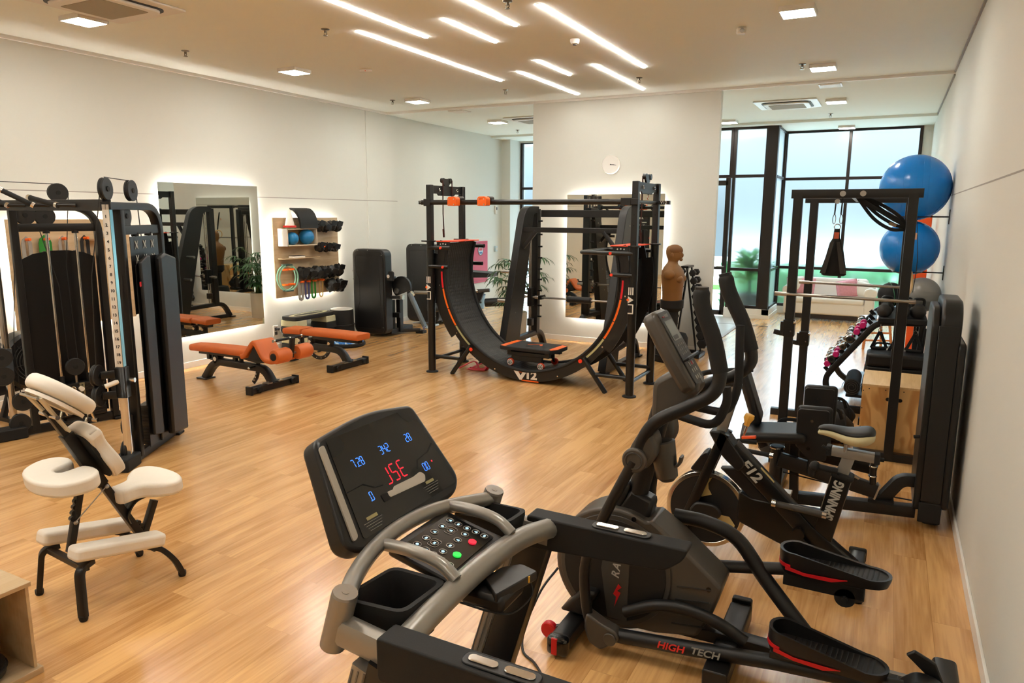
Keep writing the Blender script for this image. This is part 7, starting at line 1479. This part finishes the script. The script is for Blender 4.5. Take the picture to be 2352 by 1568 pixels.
for s in (-1, 1):
    for y in (-.14, .14):
        b = B(); b.bar([(s * .17 + .05, y, .02), (.0 + s * .03, y, 1.34)], .05, .02, .003, UY) if 0 else b.bar([(s * .20 + .03, y, .02), (s * .025, y, 1.34)], .02, .05, .003, UY); b.out('leg', m_black2, HR)
    b = B(); b.bar([(s * .20 + .03, -.2, .03), (s * .20 + .03, .2, .03)], .10, .05, .004); b.out('foot', m_black, HR)
b = B(); b.bar([(-.19, -.18, .035), (.25, -.18, .035)], .05, .05, .004); b.bar([(-.19, .18, .035), (.25, .18, .035)], .05, .05, .004); b.out('base_bar', m_black, HR, loose=True); b = B(); b.box((0, 0, 1.345), (.11, .34, .03)); b.out('top_cap', m_black2, HR)
hexp = None; num = ['topmost', 'second', 'third', 'fourth', 'fifth', 'sixth', 'seventh', 'eighth', 'ninth', 'tenth']
for s, sd in ((-1, 'left'), (1, 'right')):
    for k in range(10):
        f = (k + .7) / 10.6; z = 1.34 - 1.22 * f; x = (s * .025) * (1 - f) + (s * .20 + .03) * f; r = .046 + .0028 * k
        t = thing('hex_dumbbell', '%s hex dumbbell from the top on the %s side of the A shaped stand' % (num[k], sd), 'dumbbell', (-2.66 + x + s * (r + .022), 10.78, z), 0, 'hex dumbbells on the A shaped stand')
        b = B(); b.cyl((0, -.08, 0), (0, .08, 0), .014, seg=10); b.out('handle', m_steel, t)
        for e in (-1, 1):
            b = B(); b.lathe((0, e * .06, 0), (0, e * (.15 + .004 * k), 0), [(0, r * .8), (.012, r * 1.1), (.08 + .003 * k, r * 1.1), (.09 + .004 * k, r * .8)], 6); b.out('hex_head', m_rubber, t, smooth=20)
        b = B(); b.bar([(-s * (r + .02), -.04, 0), (0, -.04, -.018)], .02, .012, .002); b.bar([(-s * (r + .02), .04, 0), (0, .04, -.018)], .02, .012, .002); b.out('cradle', m_black2, t, loose=True) if 0 else b.b.free()
        b = B(); b.bar([(x, -.04, z - .02), (x + s * (r + .03), -.04, z - .02)], .02, .012, .002); b.out('cradle', m_black2, HR)

# ------------------------------------------------------------------ rear lounge
m_sofa = mat('sofa_cream', (228, 224, 216), .8, bump=.3, bscale=220, var=.03)
SF = thing('sofa', 'cream rolled arm sofa in front of the large frosted window', 'sofa', (-1.03, 16.12, 0))
b = B(); b.bb((-.80, -.36, .12), (.80, .38, .36)); b.out('base', m_sofa, SF, bevel=.03); b = B(); b.bb((-.66, -.38, .34), (.66, .2, .47)); b.out('seat_cushion', m_sofa, SF, bevel=.05, seg=4, smooth=60)
b = B(); b.at((0, .24, .60), (-.15, 0, 0)).box((0, 0, 0), (1.40, .20, .46)); b.out('backrest', m_sofa, SF, bevel=.07, seg=4, smooth=60)
for s in (-1, 1):
    b = B(); b.prism(rpoly([(-.10, .12), (.08, .12), (.08, .50), (.125, .56), (.11, .66), (.0, .70), (-.10, .66), (-.13, .58), (-.09, .50)], .04), plane_M((s * .76, .36, 0), (s, 0, 0), (0, 0, 1)), .74 * (1 if s > 0 else -1)); b.out('arm', m_sofa, SF, bevel=.02, smooth=60)
for x in (-.78, .78):
    for y in (-.3, .32): b = B(); b.cyl((x, y, 0), (x, y, .125), .02, .028, 12); b.out('leg', mat('sofa_leg', (92, 52, 36), .5), SF)
b = B(); b.bb((-.72, -.34, .03), (.72, -.30, .125)); b.out('plinth', mat('sofa_dark', (48, 40, 36), .8), SF)
m_pinkf = mat('pink_knit', (202, 140, 150), .85, bump=1.0, bscale=45, var=.18, vscale=30)
def pillow(x, z, w, h, ty, rz, m, label, grp='pink pillows'):
    t = thing('cushion', label, 'cushion', (x, 15.98, z), rz, grp); b = B(); n = 12
    def f(u, v, sgn):
        a, c = (u - .5) * 2, (v - .5) * 2; k = (1 - abs(a) ** 3) * (1 - abs(c) ** 3); pin = 1 - .08 * (a * a + c * c - 2 * a * a * c * c * .5)
        return Matrix.Rotation(-.28, 3, 'X') @ Matrix.Rotation(ty, 3, 'Y') @ V((a * w / 2 * pin, sgn * .075 * k ** .5 if k > 0 else 0, c * h / 2 * pin))
    for sg in (-1, 1): b.grid(lambda u, v: f(u, v, sg), n, n)
    bmesh.ops.remove_doubles(b.b, verts=b.b.verts, dist=.0005); b.out('cover', m, t, smooth=70)
    b = B(); e = [f(i / n, 0, 1) for i in range(n)] + [f(1, i / n, 1) for i in range(n)] + [f(1 - i / n, 1, 1) for i in range(n)] + [f(0, 1 - i / n, 1) for i in range(n)]; b.tube(e, .006, 6, True); b.out('piping', m, t)
pillow(-1.50, .66, .40, .38, .06, 0, m_pinkf, 'pink knitted cushion at the left end of the cream sofa'); pillow(-.70, .65, .42, .38, -.22, 0, m_pinkf, 'pink knitted cushion right of the middle of the cream sofa'); pillow(-.40, .64, .40, .34, .3, -.2, m_sofa, 'white cushion leaning at the right arm of the cream sofa', 'white cushions'); pillow(-1.68, .70, .36, .34, -.1, .1, m_sofa, 'white cushion behind the left pink one on the sofa', 'white cushions')
m_beech = mat('beech_wood', (206, 138, 82), .5, var=.06)
WC = thing('wooden_chair', 'small wooden chair with a white seat behind the sloping rack', 'chair', (-.13, 12.95, 0), .4)
b = B(); b.lathe((0, 0, .46), (0, 0, 1), [(0, .2), (.01, .225), (.035, .22), (.04, .18)], 30); b.out('seat', m_white, WC); b = B(); b.bar(fillet([(-.2, -.18, .40), (.2, -.18, .40), (.2, .18, .40), (-.2, .18, .40), (-.2, -.18, .40)], .05), .03, .05, .004); b.out('seat_frame', m_beech, WC)
for x in (-1, 1):
    for y in (-1, 1): b = B(); b.bar([(x * .22, y * .2, .0), (x * .17, y * .16, .44)], .035, .035, .006, V((1, 0, 0))); b.out('leg', m_beech, WC)
for z in (.14, .26): b = B(); b.bar([(-.20, -.19, z), (.20, -.19, z)], .02, .03, .003); b.out('stretcher', m_beech, WC)

# pale entrance floor with its brown edge strip
b = B(); b.bb((-4.4, 12.2, -.002), (-2.52, 15.37, .004)); struct(b.out('floor_entrance', mat('entrance_tile', (190, 184, 178), .25, var=.05)), 'pale polished floor field by the glass door')
b = B(); b.bb((-2.52, 12.2, -.002), (-2.46, 14.36, .012)); b.bb((-4.4, 12.15, -.002), (-2.46, 12.2, .012)); struct(b.out('trim_8', mat('edge_brown', (122, 92, 70), .4)), 'brown edging of the pale floor field')
b = B(); b.bb((-3.2, 14.36, -.002), (-1.95, 14.39, .006)); struct(b.out('trim_9', mat('joint_dark', (60, 50, 44), .5)), 'dark floor joint before the glass door')
